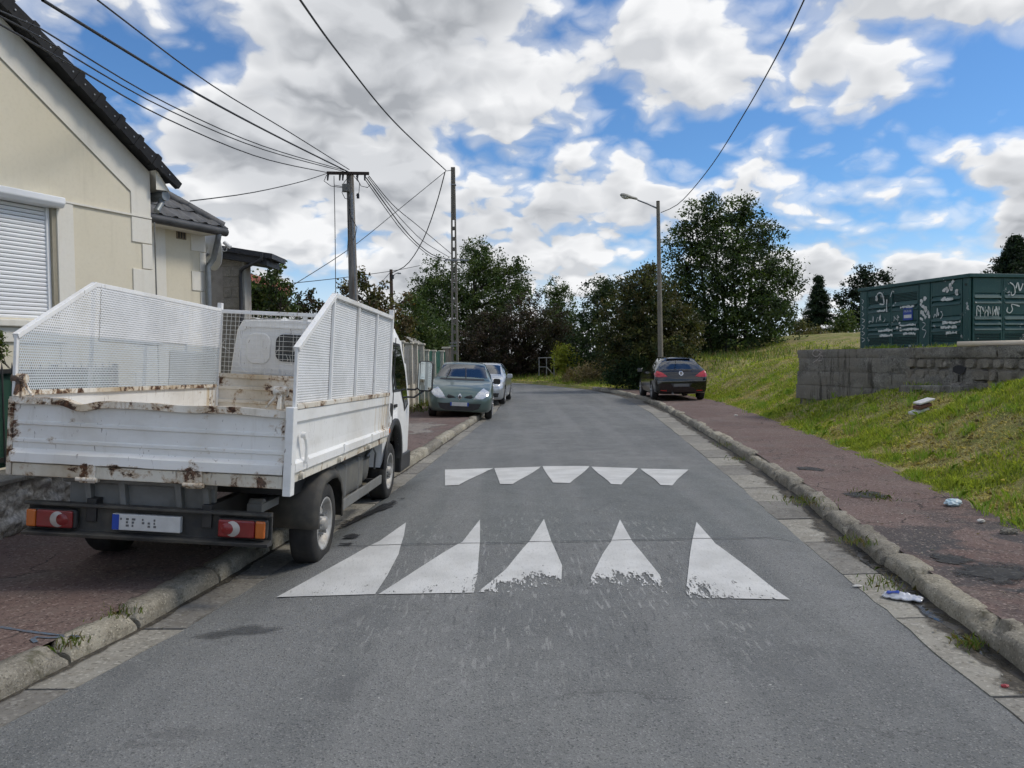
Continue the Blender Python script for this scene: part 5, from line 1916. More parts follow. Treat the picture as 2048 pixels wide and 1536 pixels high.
def gwall(u, v):
    y = gy0 + (gy1 - gy0) * u
    z = 0.08 + (wz_ - 0.08) * v
    n_ = 0.055 * nz(y * 4.2, z * 6.5, 1.0) + 0.035 * nz(y * 11, z * 14, 2.0) + 0.016 * nz(y * 26, z * 26, 3.0)
    return (gwx(y) + n_ + .02 * (1 - v), y, z)


gm = MB().grid(gwall, 420, 26)
gm.add([(gwx(gy0) - .3, gy0, .05), (gwx(gy1) - .3, gy1, .05), (gwx(gy1) - .3, gy1, wz_), (gwx(gy0) - .3, gy0, wz_)], [(0, 1, 2, 3)])
gm.add([(gwx(gy1) - .3, gy1, .05), (gwx(gy1) + .05, gy1, .05), (gwx(gy1) + .05, gy1, wz_), (gwx(gy1) - .3, gy1, wz_)], [(0, 1, 2, 3)])
gm.build('rough_cast_face', M_ROUGH, gw, fixn=False)
yy = gy0
while yy < gy1 - .1:
    L = min(1.0, gy1 - yy)
    o = MB()
    a_, b_ = gwx(yy), gwx(yy + L)
    o.add([(a_ + .06, yy + .004, wz_ + .002), (b_ + .06, yy + L - .004, wz_ + .002), (b_ - .34, yy + L - .004, wz_ + .002), (a_ - .34, yy + .004, wz_ + .002), (a_ + .06, yy + .004, wz_ + .045), (b_ + .06, yy + L - .004, wz_ + .045), (b_ - .34, yy + L - .004, wz_ + .065), (a_ - .34, yy + .004, wz_ + .065)], [(0, 3, 2, 1), (4, 5, 6, 7), (0, 1, 5, 4), (1, 2, 6, 5), (2, 3, 7, 6), (3, 0, 4, 7)])
    o.build('coping_slab', M_GUTTER, gw, 0.008)
    yy += L
# railing with green screening on the wall
M_SCREEN = simple('green_screen', (0.012, 0.055, 0.035), 0.7, 0, (0.02, 0.075, 0.05), 3, 0.5)
rl_ = thing('screened_railing', 'black metal railing with dark green screening on the garden wall', 'railing')
ry0, ry1 = 2.0, 9.0
rxs = lambda y: gwx(y) - .16
for y in [ry0 + i * (ry1 - ry0) / 6 for i in range(7)]:
    MB().box(rxs(y) - .025, rxs(y) + .025, y - .025, y + .025, wz_ + .05, 1.66).build('post', M_BLACK, rl_, 0.004)
for z in (0.78, 1.60):
    MB().bar((rxs(ry0), ry0, z), (rxs(ry1), ry1, z), .03, .04).build('rail', M_BLACK, rl_)
yk = ry0 + .12
while yk < ry1:
    x = rxs(yk)
    MB().tube([(x + .02, yk, .75), (x + .02, yk, 1.62), (x + .02, yk, 1.68)], [.009, .009, .002], 6).build('bar', M_BLACK, rl_)
    yk += .14
MB().add([(rxs(ry0) - .04, ry0, .70), (rxs(ry1) - .04, ry1, .70), (rxs(ry1) - .04, ry1, 1.58), (rxs(ry0) - .04, ry0, 1.58)], [(0, 1, 2, 3)]).build('screen', M_SCREEN, rl_)

# ---------------- concrete-post fence with green gate beyond the lorry
M_POST = mat_concrete('fence_concrete', (0.50, 0.46, 0.37), (0.58, 0.54, 0.45), (0.40, 0.36, 0.29), 1.0, None, 0.3)
M_GREENP = simple('green_panel', (0.010, 0.075, 0.050), 0.55, 0, (0.016, 0.09, 0.062), 3, 0.5)
fence = thing('concrete_fence', 'cream concrete-post fence with low slabs and green panels behind the green hatchback', 'fence')
fpx = [(818, 688, 24.0), (829, 689, 25.0), (842, 690, 26.3), (853, 699, 27.6), (867, 700, 29.2), (883, 701, 31.2)]
posts = [dp(a, 716, Y) for a, _, Y in fpx]
posts[0:0] = [dp(800, 716, 22.0), dp(782, 716, 20.2)]
for i, q in enumerate(posts):
    zt_ = 2.12 if i < 5 else 1.92
    w_ = .11 if i < 5 else .085
    MB().box(q.x - w_, q.x + w_, q.y - .09, q.y + .09, 0.08, zt_).build('fence_post', M_POST, fence, 0.01)
    MB().box(q.x - w_ - .04, q.x + w_ + .04, q.y - .13, q.y + .13, zt_ + .001, zt_ + .07).build('post_cap', M_POST, fence, 0.02)
for i, (a_, b_) in enumerate(zip(posts, posts[1:])):
    if i < 3:
        for z0, z1 in ((.10, .48), (.485, .86)):
            MB().bar((a_.x, a_.y, (z0 + z1) / 2), (b_.x, b_.y, (z0 + z1) / 2), .05, z1 - z0 - .006).build('fence_slab', M_POST, fence)
        for z0, z1 in ((.87, 1.27), (1.275, 1.66), (1.665, 2.03)):
            MB().bar((a_.x, a_.y, (z0 + z1) / 2), (b_.x, b_.y, (z0 + z1) / 2), .04, z1 - z0 - .006).build('fence_board', M_GREYP, fence)
    else:
        for z0, z1 in ((.10, .7), (.705, 1.3), (1.305, 1.98)):
            MB().bar((a_.x - .06, a_.y, (z0 + z1) / 2), (b_.x - .06, b_.y, (z0 + z1) / 2), .04, z1 - z0 - .008).build('green_panel', M_GREENP, fence)
gp = [dp(893, 716, 33.0), dp(899, 716, 34.2)]
for q in gp:
    MB().box(q.x - .13, q.x + .13, q.y - .13, q.y + .13, 0.08, 2.08).build('gate_pillar', mat_concrete('gate_pillar', (0.30, 0.25, 0.20), (0.40, 0.33, 0.26), (0.22, 0.18, 0.14), 1.5, None, 0.5), fence, 0.01)
    MB().box(q.x - .19, q.x + .19, q.y - .19, q.y + .19, 2.081, 2.16).build('post_cap', M_POST, fence, 0.02)
MB().bar((posts[-1].x - .06, posts[-1].y, 1.04), (gp[0].x - .06, gp[0].y, 1.04), .05, 1.9).build('green_panel', M_GREENP, fence)
# corrugated lean-to roof behind the fence
lt_ = thing('shed', 'small shed with pale sloping roof edge behind the fence', 'shed')
s0, s1 = dp(808, 672, 25.5), dp(828, 686, 25.5)
MB().add([s0, s1, s1 + Vector((0, 3, 0)), s0 + Vector((0, 3, 0)), s0 - Vector((0, 0, .05)), s1 - Vector((0, 0, .05)), s1 + Vector((0, 3, -.05)), s0 + Vector((0, 3, -.05))], [(0, 1, 2, 3), (4, 7, 6, 5), (0, 4, 5, 1), (1, 5, 6, 2), (0, 3, 7, 4), (3, 2, 6, 7)]).build('roof', M_GUTTER, lt_)
MB().box(s0.x, s1.x - .05, 25.7, 28.3, 0.05, s1.z - .06).build('wall', M_GREYP, lt_)

# ================================================================== poles, lamps, overhead lines
def mat_wood_pole():
    m, t, bs = new_mat('pole_wood')
    p = pos(t)
    g = t.noise(t.vmath('MULTIPLY', p, (30.0, 30.0, 0.9)), 1.0, 5, 0.65)
    c = t.mix(t.mapr(g, 0.35, 0.65), (0.13, 0.115, 0.10), (0.27, 0.255, 0.235))
    c = t.mix(t.mapr(t.noise(t.vmath('MULTIPLY', p, (8.0, 8.0, 0.5)), 1.0, 4), 0.6, 0.7, 0, 0.7), c, (0.09, 0.065, 0.045))
    setin(t, bs, col=c, rough=0.9, spec=0.2, normal=bump(t, g, 0.5, 0.01))
    return m


M_WOODP = mat_wood_pole()
M_CONCP = mat_concrete('pole_concrete', (0.17, 0.155, 0.125), (0.22, 0.20, 0.165), (0.12, 0.105, 0.085), 1.2, None, 0.4)
M_RUSTY = simple('rusty_iron', (0.06, 0.04, 0.03), 0.8, 0.2, (0.03, 0.026, 0.024), 10, 0.5)

# wooden pole with a cross-arm
WP = 20.0
p0, p1 = dp(710, 716, WP), dp(700, 347, WP)
wp = thing('wooden_pole', 'grey wooden utility pole with iron cross-arm rising behind the truck', 'utility pole')
base = Vector((p0.x + .02, WP, 0.05))
MB().tube([base, base.lerp(p1, .5), p1], [.135, .115, .092], 14).build('shaft', M_WOODP, wp)
MB().bar((base + Vector((.10, -.07, 0))), p1 + Vector((.05, -.07, -.5)), .05, .05).build('steel_brace', M_STEEL, wp)
ca, cb = dp(654, 346, WP - .12), dp(738, 347, WP - .12)
MB().bar(ca, cb, .07, .07).build('cross_arm', M_RUSTY, wp)
for px in (656, 680, 686, 715, 730):
    q = dp(px, 352, WP - .12)
    MB().tube([q + Vector((0, 0, .03)), q + Vector((0, -.05, -.12))], [.03, .02], 8).build('insulator', M_BLACK, wp)
bx = dp(692, 376, WP - .13)
MB().box(bx.x - .09, bx.x + .09, bx.y - .06, bx.y + .06, bx.z - .10, bx.z + .10).build('junction_box', M_GREYP, wp, 0.01)
for pts in ([(706, 350), (719, 366), (718, 385), (712, 391)], [(668, 352), (668, 370), (690, 374)], [(700, 350), (688, 365), (684, 385), (690, 397), (697, 398)], [(712, 352), (722, 372), (735, 375), (742, 368), (730, 352)], [(653, 350), (648, 362), (662, 372), (690, 376)], [(697, 400), (700, 430), (714, 455), (711, 470), (706, 480)], [(699, 395), (697, 450), (696, 480), (694, 515)]):
    MB().tube([dp(a, b, WP - .16) for a, b in pts], 0.009, 5).build('loose_wire', M_CABLE, wp)
q = dp(716, 392, WP - .15)
MB().box(q.x - .03, q.x + .03, q.y - .03, q.y + .03, q.z - .06, q.z + .06).build('wire_clamp', M_CABLE, wp)

# lattice concrete pole
CP = 33.0
c0, c1 = dp(910, 716, CP), dp(906, 335, CP)
cpole = thing('concrete_pole', 'tall slender concrete pole with slotted openings behind the parked cars', 'utility pole')
zb0, zt0 = 0.05, c1.z
def cpx(z):
    return c0.x + (c1.x - c0.x) * (z - c0.z) / (c1.z - c0.z)
def chw(z):
    return .165 - .08 * (z / zt0)
slots = []
z = 1.55
while z < zt0 * 0.745:
    slots.append((z, z + .30))
    z += .44
for s in (-1, 1):
    MB().add([(cpx(zb0) + s * chw(zb0), CP - .12, zb0), (cpx(zb0) + s * chw(zb0) * .42, CP - .12, zb0), (cpx(zt0) + s * chw(zt0) * .42, CP - .09, zt0), (cpx(zt0) + s * chw(zt0), CP - .09, zt0),
              (cpx(zb0) + s * chw(zb0), CP + .12, zb0), (cpx(zb0) + s * chw(zb0) * .42, CP + .12, zb0), (cpx(zt0) + s * chw(zt0) * .42, CP + .09, zt0), (cpx(zt0) + s * chw(zt0), CP + .09, zt0)],
             [(0, 1, 2, 3), (4, 7, 6, 5), (0, 4, 5, 1), (1, 5, 6, 2), (2, 6, 7, 3), (3, 7, 4, 0)]).build('leg', M_CONCP, cpole)
prev = zb0
for a_, b_ in slots + [(zt0, zt0)]:
    zz0, zz1 = prev, a_
    if zz1 > zz0:
        MB().box(cpx(zz0) - chw(zz0) * .45, cpx(zz0) + chw(zz0) * .45, CP - .07, CP + .07, zz0, zz1 + .002).build('web', M_CONCP, cpole)
    prev = b_
for py in (370, 520, 686, 692):
    q = dp(907, py, CP)
    MB().box(q.x - chw(q.z) - .012, q.x + chw(q.z) + .012, CP - .13, CP + .13, q.z - .015, q.z + .015).build('steel_band', M_STEEL, cpole)
q = dp(893, 342, CP - .05)
MB().tube([q, dp(905, 340, CP)], 0.015, 6).build('wire_bracket', M_STEEL, cpole)
ar0, ar1 = dp(890, 520, CP - .2), dp(938, 520, CP - .2)
MB().bar(ar0, ar1, .05, .05).build('cross_arm', M_STEEL, cpole)

# far wooden pole with a small lamp
fp = thing('far_pole', 'distant thin brown pole with a small curved lamp bracket behind the garden trees', 'utility pole')
f0, f1 = dp(786, 716, 42), dp(782, 539, 42)
MB().tube([(f0.x, 42, 0), f1], [.13, .085], 8).build('shaft', simple('dark_pole', (0.06, 0.038, 0.03), 0.9, 0, (0.10, 0.07, 0.05), 4, 0.5), fp)
MB().tube([dp(785, 555, 42), dp(790, 548, 42), dp(797, 545, 42)], 0.02, 6).build('lamp_bracket', M_STEEL, fp)
q = dp(799, 547, 42)
MB().box(q.x - .12, q.x + .08, q.y - .06, q.y + .06, q.z - .03, q.z + .04).build('lamp_head', M_STEEL, fp, 0.02)
MB().box(dp(785, 552, 42).x - .05, dp(785, 552, 42).x + .08, 41.85, 42, dp(785, 558, 42).z, dp(785, 550, 42).z).build('bracket_box', M_BLACK, fp)

# street lamp on the right
LY = 33.0
l0, l1 = dp(1321, 716, LY), dp(1316, 403, LY)
lampo = thing('street_lamp', 'tall concrete street lamp with one arm over the road behind the black car', 'street lamp')
MB().tube([(l0.x + .02, LY, .1), l1], [.125, .075], 12).build('post', M_CONCP, lampo)
MB().tube([l1 + Vector((0, 0, -.02)), l1 + Vector((0, 0, .02))], [.08, .075], 12).build('post_cap', M_RUSTY, lampo)
e1_ = dp(1275, 400, LY)
MB().tube([dp(1315, 417, LY), dp(1296, 408, LY), e1_], 0.035, 8).build('arm', M_STEEL, lampo)
hd = (dp(1243, 392, LY) - e1_).normalized()
M_LAMPG = simple('lamp_casing', (0.36, 0.35, 0.31), 0.6, 0, (0.28, 0.27, 0.24), 6, 0.5)
rings = []
for t_, w, h in ((0, .05, .05), (.06, .08, .07), (.25, .09, .075), (.40, .15, .10), (.60, .18, .11), (.72, .14, .08), (.77, .03, .02)):
    c_ = e1_ + hd * t_ + Vector((0, 0, .03))
    rings.append([c_ + Vector((0, 1, 0)) * (w * math.cos(2 * math.pi * k / 16)) + Vector((0, 0, 1)) * (h * max(-.35, math.sin(2 * math.pi * k / 16))) for k in range(16)])
MB().loft(rings, True, True, True).build('lamp_casing', M_LAMPG, lampo)
rings = []
for t_, w, h in ((.36, .02, .01), (.42, .12, .06), (.56, .16, .10), (.68, .12, .07), (.75, .02, .01)):
    c_ = e1_ + hd * t_ + Vector((0, 0, .0))
    rings.append([c_ + Vector((0, 1, 0)) * (w * math.cos(2 * math.pi * k / 16)) + Vector((0, 0, 1)) * (h * min(.1, math.sin(2 * math.pi * k / 16))) for k in range(16)])
MB().loft(rings, True, True, True).build('lamp_bowl', simple('lamp_bowl', (0.62, 0.62, 0.58), 0.2, coat=0.4), lampo)


# overhead cables: each a thing of its own
def cable(pts, r, label, group=None):
    q = polyline([tuple(p) for p in pts], 0.8)
    o = MB().tube(q, r, 5, False).build('overhead_cable', M_CABLE, None, fixn=False)
    return tag(o, label, 'cable', group)


A = dp(697, 344, WP)
cable([dp(85, 0, 7.5), dp(390, 185, 11.5), dp(560, 276, 15.5), A], .018, 'thick black cable from the wooden pole to the top left, second highest')
cable([dp(195, 0, 8.5), dp(420, 168, 12.5), dp(580, 265, 16), A + Vector((.02, 0, .06))], .011, 'thin cable from the wooden pole up to the top left, highest of five')
cable([dp(-5, 20, 7.0), dp(60, 45, 7.6), dp(320, 200, 11.5), dp(520, 290, 15), dp(690, 341, WP)], .010, 'thin cable from the wooden pole, third from the top over the house roof')
cable([dp(-5, 30, 7.0), dp(90, 80, 8.0), dp(320, 212, 11.5), dp(520, 297, 15), dp(688, 343, WP)], .010, 'thin cable from the wooden pole, fourth from the top over the house roof')
cable([dp(-5, 46, 7.0), dp(140, 128, 8.6), dp(330, 236, 11.8), dp(520, 315, 15.5), dp(654, 345, WP)], .011, 'lowest of the five cables running from the cross-arm to the upper left')
cable([dp(380, 402, 12.8), dp(500, 386, 15), dp(600, 364, 18), dp(653, 347, WP)], .010, 'cable sagging from the cross-arm down to the annex roof')
cable([dp(598, -4, 13), dp(680, 110, 17), dp(790, 245, 24), dp(892, 341, CP)], .022, 'thick cable from the concrete pole up to the top edge of the sky')
cable([dp(570, 580, 26), dp(700, 497, 29), dp(800, 417, 31.5), dp(892, 342, CP)], .014, 'cable crossing behind the wooden pole, falling left from the concrete pole')
cable([dp(890, 344, CP), dp(872, 410, 35), dp(846, 480, 37.5), dp(815, 528, 40), dp(785, 545, 42)], .024, 'dark sagging cable between the concrete pole and the distant brown pole')
BUND = (([(738, 352), (787, 411), (834, 450), (903, 508)], 'uppermost of the bundle of cables between the wooden and concrete poles', .013),
        ([(736, 354), (785, 418), (815, 452), (850, 485), (898, 514)], 'second cable of the bundle between the wooden and concrete poles', .012),
        ([(733, 356), (782, 424), (808, 458), (836, 488), (866, 510), (896, 519)], 'third cable of the bundle between the wooden and concrete poles', .018),
        ([(729, 357), (776, 424), (803, 460), (832, 490), (864, 514), (893, 522)], 'lowest cable of the bundle between the wooden and concrete poles', .013))
for pts_, lab, r_ in BUND:
    cable([dp(a_, b_, WP + (CP - .2 - WP) * (a_ - 730) / 170) for a_, b_ in pts_], r_, lab, 'cables between the two poles')
cable([dp(568, 568, 30), dp(680, 556, 35), dp(783, 542, 42), dp(840, 531, 46)], .016, 'faint level cable passing through the distant brown pole')
cable([dp(668, 352, WP - .15), dp(670, 450, WP - .15), dp(672, 640, WP - .15)], .010, 'thin vertical wire hanging beside the wooden pole')
cable([dp(700, 632, 34), dp(740, 590, 38), dp(782, 543, 42)], .016, 'short cable rising right to the top of the distant brown pole')
cable([dp(1610, -4, 14), dp(1560, 100, 17), dp(1490, 225, 21), dp(1420, 335, 26), dp(1360, 405, 31), dp(1322, 425, LY)], .016, 'cable sagging from the street lamp to the top edge at right')
cable([dp(905, 521, CP), dp(918, 532, CP - .1), dp(938, 520, CP - .2)], .016, 'short slack wire below the cross-arm of the concrete pole')

# ================================================================== retaining wall and electricity cabinets on the bank
M_OLDC = mat_concrete('old_concrete', (0.125, 0.12, 0.105), (0.26, 0.25, 0.22), (0.035, 0.032, 0.027), 1.1, (0.045, 0.043, 0.034), 1.0, ((0.20, 0.185, 0.155), (0.045, 0.042, 0.036), (0.30, 0.285, 0.25)))
M_STONE = mat_concrete('rubble_stone', (0.17, 0.16, 0.135), (0.28, 0.26, 0.22), (0.055, 0.05, 0.042), 1.6, (0.075, 0.07, 0.055), 1.0, ((0.20, 0.18, 0.145), (0.05, 0.046, 0.038), (0.33, 0.31, 0.27)))
rw = thing('retaining_wall', 'dark weathered concrete and rubble retaining wall on the grass bank', 'retaining wall')
WZT = 1.77
wpts = [WA, WB, WC]


def wp_(s, off, z):        # s metres from the left end, off towards the road
    d1 = (WB - WA)
    L1 = d1.length
    d1n = d1.normalized()
    if s <= L1:
        p = WA + d1n * s
        n = Vector((d1n.y, -d1n.x))
    else:
        d2n = (WC - WB).normalized()
        p = WB + d2n * (s - L1)
        n = Vector((d2n.y, -d2n.x))
    if n.x > 0:
        n = -n
    return Vector((p.x + n.x * off, p.y + n.y * off, z))


LW_ = (WB - WA).length + (WC - WB).length


def wbox(mb, s0, s1, o0, o1, z0, z1):
    mb.add([wp_(s0, o0, z0), wp_(s1, o0, z0), wp_(s1, o1, z0), wp_(s0, o1, z0), wp_(s0, o0, z1), wp_(s1, o0, z1), wp_(s1, o1, z1), wp_(s0, o1, z1)], [(0, 3, 2, 1), (4, 5, 6, 7), (0, 1, 5, 4), (1, 2, 6, 5), (2, 3, 7, 6), (3, 0, 4, 7)])
    return mb


core = MB()
def coref(u, v):
    s = .06 + (LW_ - .06) * u
    z = .4 + (WZT - .02 - .4) * v
    return wp_(s, .10 + .03 * nz(s * 3, z * 4, 2.0), z)
core.grid(coref, 90, 14)
core.add([wp_(.06, .1, .4), wp_(.06, -.2, .4), wp_(.06, -.2, WZT - .02), wp_(.06, .1, WZT - .02)], [(0, 1, 2, 3)])
for i in range(30):
    s0, s1 = .06 + (LW_ - .06) * i / 30, .06 + (LW_ - .06) * (i + 1) / 30
    core.add([wp_(s0, .12, WZT - .02), wp_(s1, .12, WZT - .02), wp_(s1, -.22, WZT - .02), wp_(s0, -.22, WZT - .02)], [(0, 1, 2, 3)])
core.build('wall_core', M_OLDC, rw)
wrng = random.Random(12)
courses = [(WZT - .20, WZT), (WZT - .52, WZT - .204), (WZT - .85, WZT - .524), (WZT - 1.2, WZT - .854)]
for ci, (z0, z1) in enumerate(courses):
    s = -.06 * (ci % 2) if ci != 1 else .07
    while s < (LW_ if ci == 0 else 3.9):
        L = wrng.uniform(1.6, 3.0)
        e_ = min(s + L, LW_)
        # a block with a broken, uneven face
        nu, nv = 22, 5
        d_ = wrng.uniform(.155, .165)
        sd = wrng.random() * 50
        def bf(u, v):
            ed = min(u * (e_ - s), (1 - u) * (e_ - s), v * (z1 - z0), (1 - v) * (z1 - z0))
            off = d_ + .016 * nz(u * 9, v * 4, sd) + .008 * nz(u * 19, v * 11, sd + 3) - .012 * max(0, .02 - ed) / .02 - .09 * max(0, nz(u * 4.1, v * 2.2, sd + 9) - .36)
            return wp_(s + .005 + (e_ - s - .01) * u, off, z0 + (z1 - z0) * v)
        o = MB().grid(bf, nu, nv)
        o.add([wp_(s + .005, d_ - .02, z1 - .001), wp_(e_ - .005, d_ - .02, z1 - .001), wp_(e_ - .005, -.22, z1 + .001), wp_(s + .005, -.22, z1 + .001)], [(0, 1, 2, 3)])
        o.add([wp_(s + .005, d_ - .02, z0), wp_(s + .005, d_ - .02, z1), wp_(s + .005, -.2, z1), wp_(s + .005, -.2, z0)], [(0, 1, 2, 3)])
        if not (ci == 0 and 4.75 < s < 5.7):
            o.build('concrete_block', M_OLDC, rw, fixn=False)
        s = e_
# rubble stones in the right half
z = WZT - .21
while z > .5:
    h = wrng.uniform(.13, .22)
    s = 3.75 + wrng.uniform(0, .15)
    while s < LW_ - .1:
        L = wrng.uniform(.16, .42)
        cx_, cz_ = s + L / 2, z - h / 2
        sd = wrng.random() * 90
        if not (5.0 < cx_ < 5.35 and z > WZT - .55):
            n = 9
            ring0, ring1 = [], []
            for k in range(n):
                a = 2 * math.pi * k / n
                rr_ = 1 + .18 * nz(math.cos(a), math.sin(a), sd)
                ca_, sa_ = math.copysign(abs(math.cos(a)) ** .6, math.cos(a)), math.copysign(abs(math.sin(a)) ** .6, math.sin(a))
                ring0.append(wp_(cx_ + ca_ * L * .49 * rr_, .10, cz_ + sa_ * h * .49 * rr_))
                ring1.append(wp_(cx_ + ca_ * L * .36 * rr_, .165 + .02 * nz(a, sd), cz_ + sa_ * h * .36 * rr_))
            MB().loft([ring0, ring1], True, True, False).build('stone', M_STONE, rw, 0.012)
        s += L + .01
    z -= h + .008
# hole knocked into the wall near the right edge
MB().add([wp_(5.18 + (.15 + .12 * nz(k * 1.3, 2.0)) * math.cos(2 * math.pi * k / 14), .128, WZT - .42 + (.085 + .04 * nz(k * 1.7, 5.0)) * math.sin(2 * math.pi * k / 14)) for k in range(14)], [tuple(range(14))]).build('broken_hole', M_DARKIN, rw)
# graffiti 93
M_CHALK = simple('chalk_paint', (0.42, 0.38, 0.35), 0.9, 0, (0.22, 0.20, 0.18), 18, 0.5)


def wall_stroke(pxs, w, par, mat, plane, nm='graffiti'):
    return stroke([plane(a, b) for a, b in pxs], w, mat, par, nm, frame=plane.__self__ if False else None)


def wall_uv(px, py, off):
    """(s, z) on the wall face"""
    d = ray(px, py)
    d1n = (WB - WA).normalized()
    n = Vector((d1n.y, -d1n.x, 0))
    if n.x > 0:
        n = -n
    o = Vector((WA.x, WA.y, 0)) + n * off
    k = (o - CAMP).dot(n) / d.dot(n)
    q = CAMP + d * k
    return (q - o).dot(Vector((d1n.x, d1n.y, 0))), q.z


for ln in ([(1641, 703), (1636, 699), (1628, 701), (1626, 709), (1633, 713), (1641, 707), (1642, 702), (1641, 712), (1634, 720), (1626, 725)], [(1634, 702), (1642, 699), (1645, 704), (1638, 709), (1645, 712), (1644, 720), (1637, 722)]):
    stroke([wall_uv(a, b, .19) for a, b in ln], .032, M_CHALK, rw, 'graffiti', frame=lambda a, b: wp_(a, .196, b))

# --- cabinets
KC = Vector((9.55, 16.05))
ku = Vector((-.22, 1.0)).normalized()      # along the long face, away from the camera
kr = Vector((ku.y, -ku.x))                  # to the right along the short face
ZC0 = 1.76


def kp(u, r, z):
    return Vector((KC.x + ku.x * u + kr.x * r, KC.y + ku.y * u + kr.y * r, z))


def kbox(u0, u1, r0, r1, z0, z1):
    return MB().add([kp(u0, r0, z0), kp(u1, r0, z0), kp(u1, r1, z0), kp(u0, r1, z0), kp(u0, r0, z1), kp(u1, r0, z1), kp(u1, r1, z1), kp(u0, r1, z1)], [(0, 3, 2, 1), (4, 5, 6, 7), (0, 1, 5, 4), (1, 2, 6, 5), (2, 3, 7, 6), (3, 0, 4, 7)])


m, t, bs = new_mat('cabinet_green')
p_ = pos(t)
c = t.mix(t.mapr(t.noise(p_, 1.4, 4), 0.3, 0.7), (0.012, 0.056, 0.054), (0.018, 0.072, 0.068))
c = t.mix(t.mapr(t.noise(t.vmath('MULTIPLY', p_, (14, 14, 1.5)), 1.0, 4), 0.55, 0.8, 0, 0.4), c, (0.07, 0.12, 0.10))
pe = t.noise(p_, 6.5, 7, 0.72)
pb = t.noise(p_, 1.9, 2)
pk = t.math('ADD', pe, t.math('MULTIPLY', t.math('SUBTRACT', pb, 0.5), 0.5))
c = t.mix(t.mapr(pk, 0.655, 0.672), c, (0.46, 0.47, 0.46))
scr = t.noise(t.vmath('MULTIPLY', p_, (22, 22, 40)), 1.0, 3, 0.6, 2.0)
c = t.mix(t.mapr(scr, 0.70, 0.72, 0, 0.5), c, (0.40, 0.42, 0.40))
setin(t, bs, col=c, rough=0.5, spec=0.4, normal=bump(t, pk, 0.1, 0.005))
M_CABG = m
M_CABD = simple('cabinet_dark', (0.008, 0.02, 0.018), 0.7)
kab = thing('electricity_cabinet', 'dark green louvred electricity cabinet with peeling stickers and graffiti on the wall', 'cabinet')
LU, LR_ = 3.45, 3.4
ZC1 = 3.28
zt_of = lambda u: ZC1
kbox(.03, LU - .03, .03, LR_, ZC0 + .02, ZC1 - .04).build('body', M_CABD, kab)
# roof with lip
kbox(-.06, LU + .05, -.06, LR_, ZC1 - .06, ZC1 + .02).build('roof', M_CABG, kab, 0.012)
kbox(-.03, LU + .02, -.03, LR_, ZC0 - .03, ZC0 + .04).build('plinth', M_OLDC, kab)


def door_u(u0, u1, kind):
    d = thing('door', None, None)
    d.parent = kab
    z0, z1 = ZC0 + .05, ZC1 - .07
    rows = panel_rows(z0, z1, kind)
    for (a, b, typ) in rows:
        if typ == 'flat':
            kbox(u0 + .01, u1 - .01, -.012, .03, a, b).build('panel', M_CABG, d)
        elif typ == 'louvre':
            o = MB()
            o.add([kp(u0 + .04, -.035, a + .004), kp(u1 - .04, -.035, a + .004), kp(u1 - .04, .015, b - .0), kp(u0 + .04, .015, b - .0), kp(u0 + .04, .02, a), kp(u1 - .04, .02, a)], [(0, 1, 2, 3), (0, 4, 5, 1), (3, 2, 5, 4)])
            o.build('louvre', M_CABG, d)
        elif typ == 'grille':
            zz = a + .015
            while zz < b - .01:
                kbox(u0 + .05, u1 - .05, -.006, .02, zz, zz + .016).build('grille_bar', M_CABG, d)
                zz += .034
    for a, b in ((u0 + .002, u0 + .042), (u1 - .042, u1 - .002)):
        kbox(a, b, -.016, .03, z0, z1).build('stile', M_CABG, d)


def panel_rows(z0, z1, kind):
    H = z1 - z0
    f = lambda k: z0 + H * k
    if kind == 0:
        lay = [(0, .05, 'flat'), (.05, .17, 'grille'), (.17, .21, 'flat'), (.21, .285, 'louvre'), (.285, .36, 'louvre'), (.36, .43, 'louvre'), (.43, .60, 'flat'), (.60, .68, 'louvre'), (.68, .76, 'louvre'), (.76, .89, 'grille'), (.89, 1, 'flat')]
    else:
        lay = [(0, .06, 'flat'), (.06, .18, 'grille'), (.18, .22, 'flat'), (.22, .30, 'louvre'), (.30, .38, 'louvre'), (.38, .46, 'louvre'), (.46, .62, 'flat'), (.62, .70, 'louvre'), (.70, .78, 'louvre'), (.78, 1, 'flat')]
    return [(f(a), f(b), ty_) for a, b, ty_ in lay]


# long face (towards the road): posts and three doors; u measured from the near corner
kbox(.0, .17, -.02, .03, ZC0 + .0, ZC1 - .062).build('corner_panel', M_CABG, kab, 0.006)
door_u(.19, 1.08, 1)
kbox(1.10, 1.42, -.02, .03, ZC0, ZC1 - .062).build('divider_panel', M_CABG, kab, 0.006)
door_u(1.44, 2.34, 0)
door_u(2.35, 3.18, 0)
kbox(3.20, LU, -.02, .03, ZC0, ZC1 - .062).build('divider_panel', M_CABG, kab, 0.006)
# short face (towards the camera)
_kp = kp
def kp(u, r, z):           # swap axes: same builders on the short face
    return _kp(r, u, z)
door_u(.06, .80, 1)
door_u(.81, 1.55, 1)
door_u(1.56, 2.3, 1)
kp = _kp
for u in (.085,):
    q = kp(u, -.022, ZC1 - .20)
    MB().tube([q, q + Vector((-kr.x * .01, -kr.y * .01, 0))], .028, 12).build('vent_hole', M_CABD, kab)
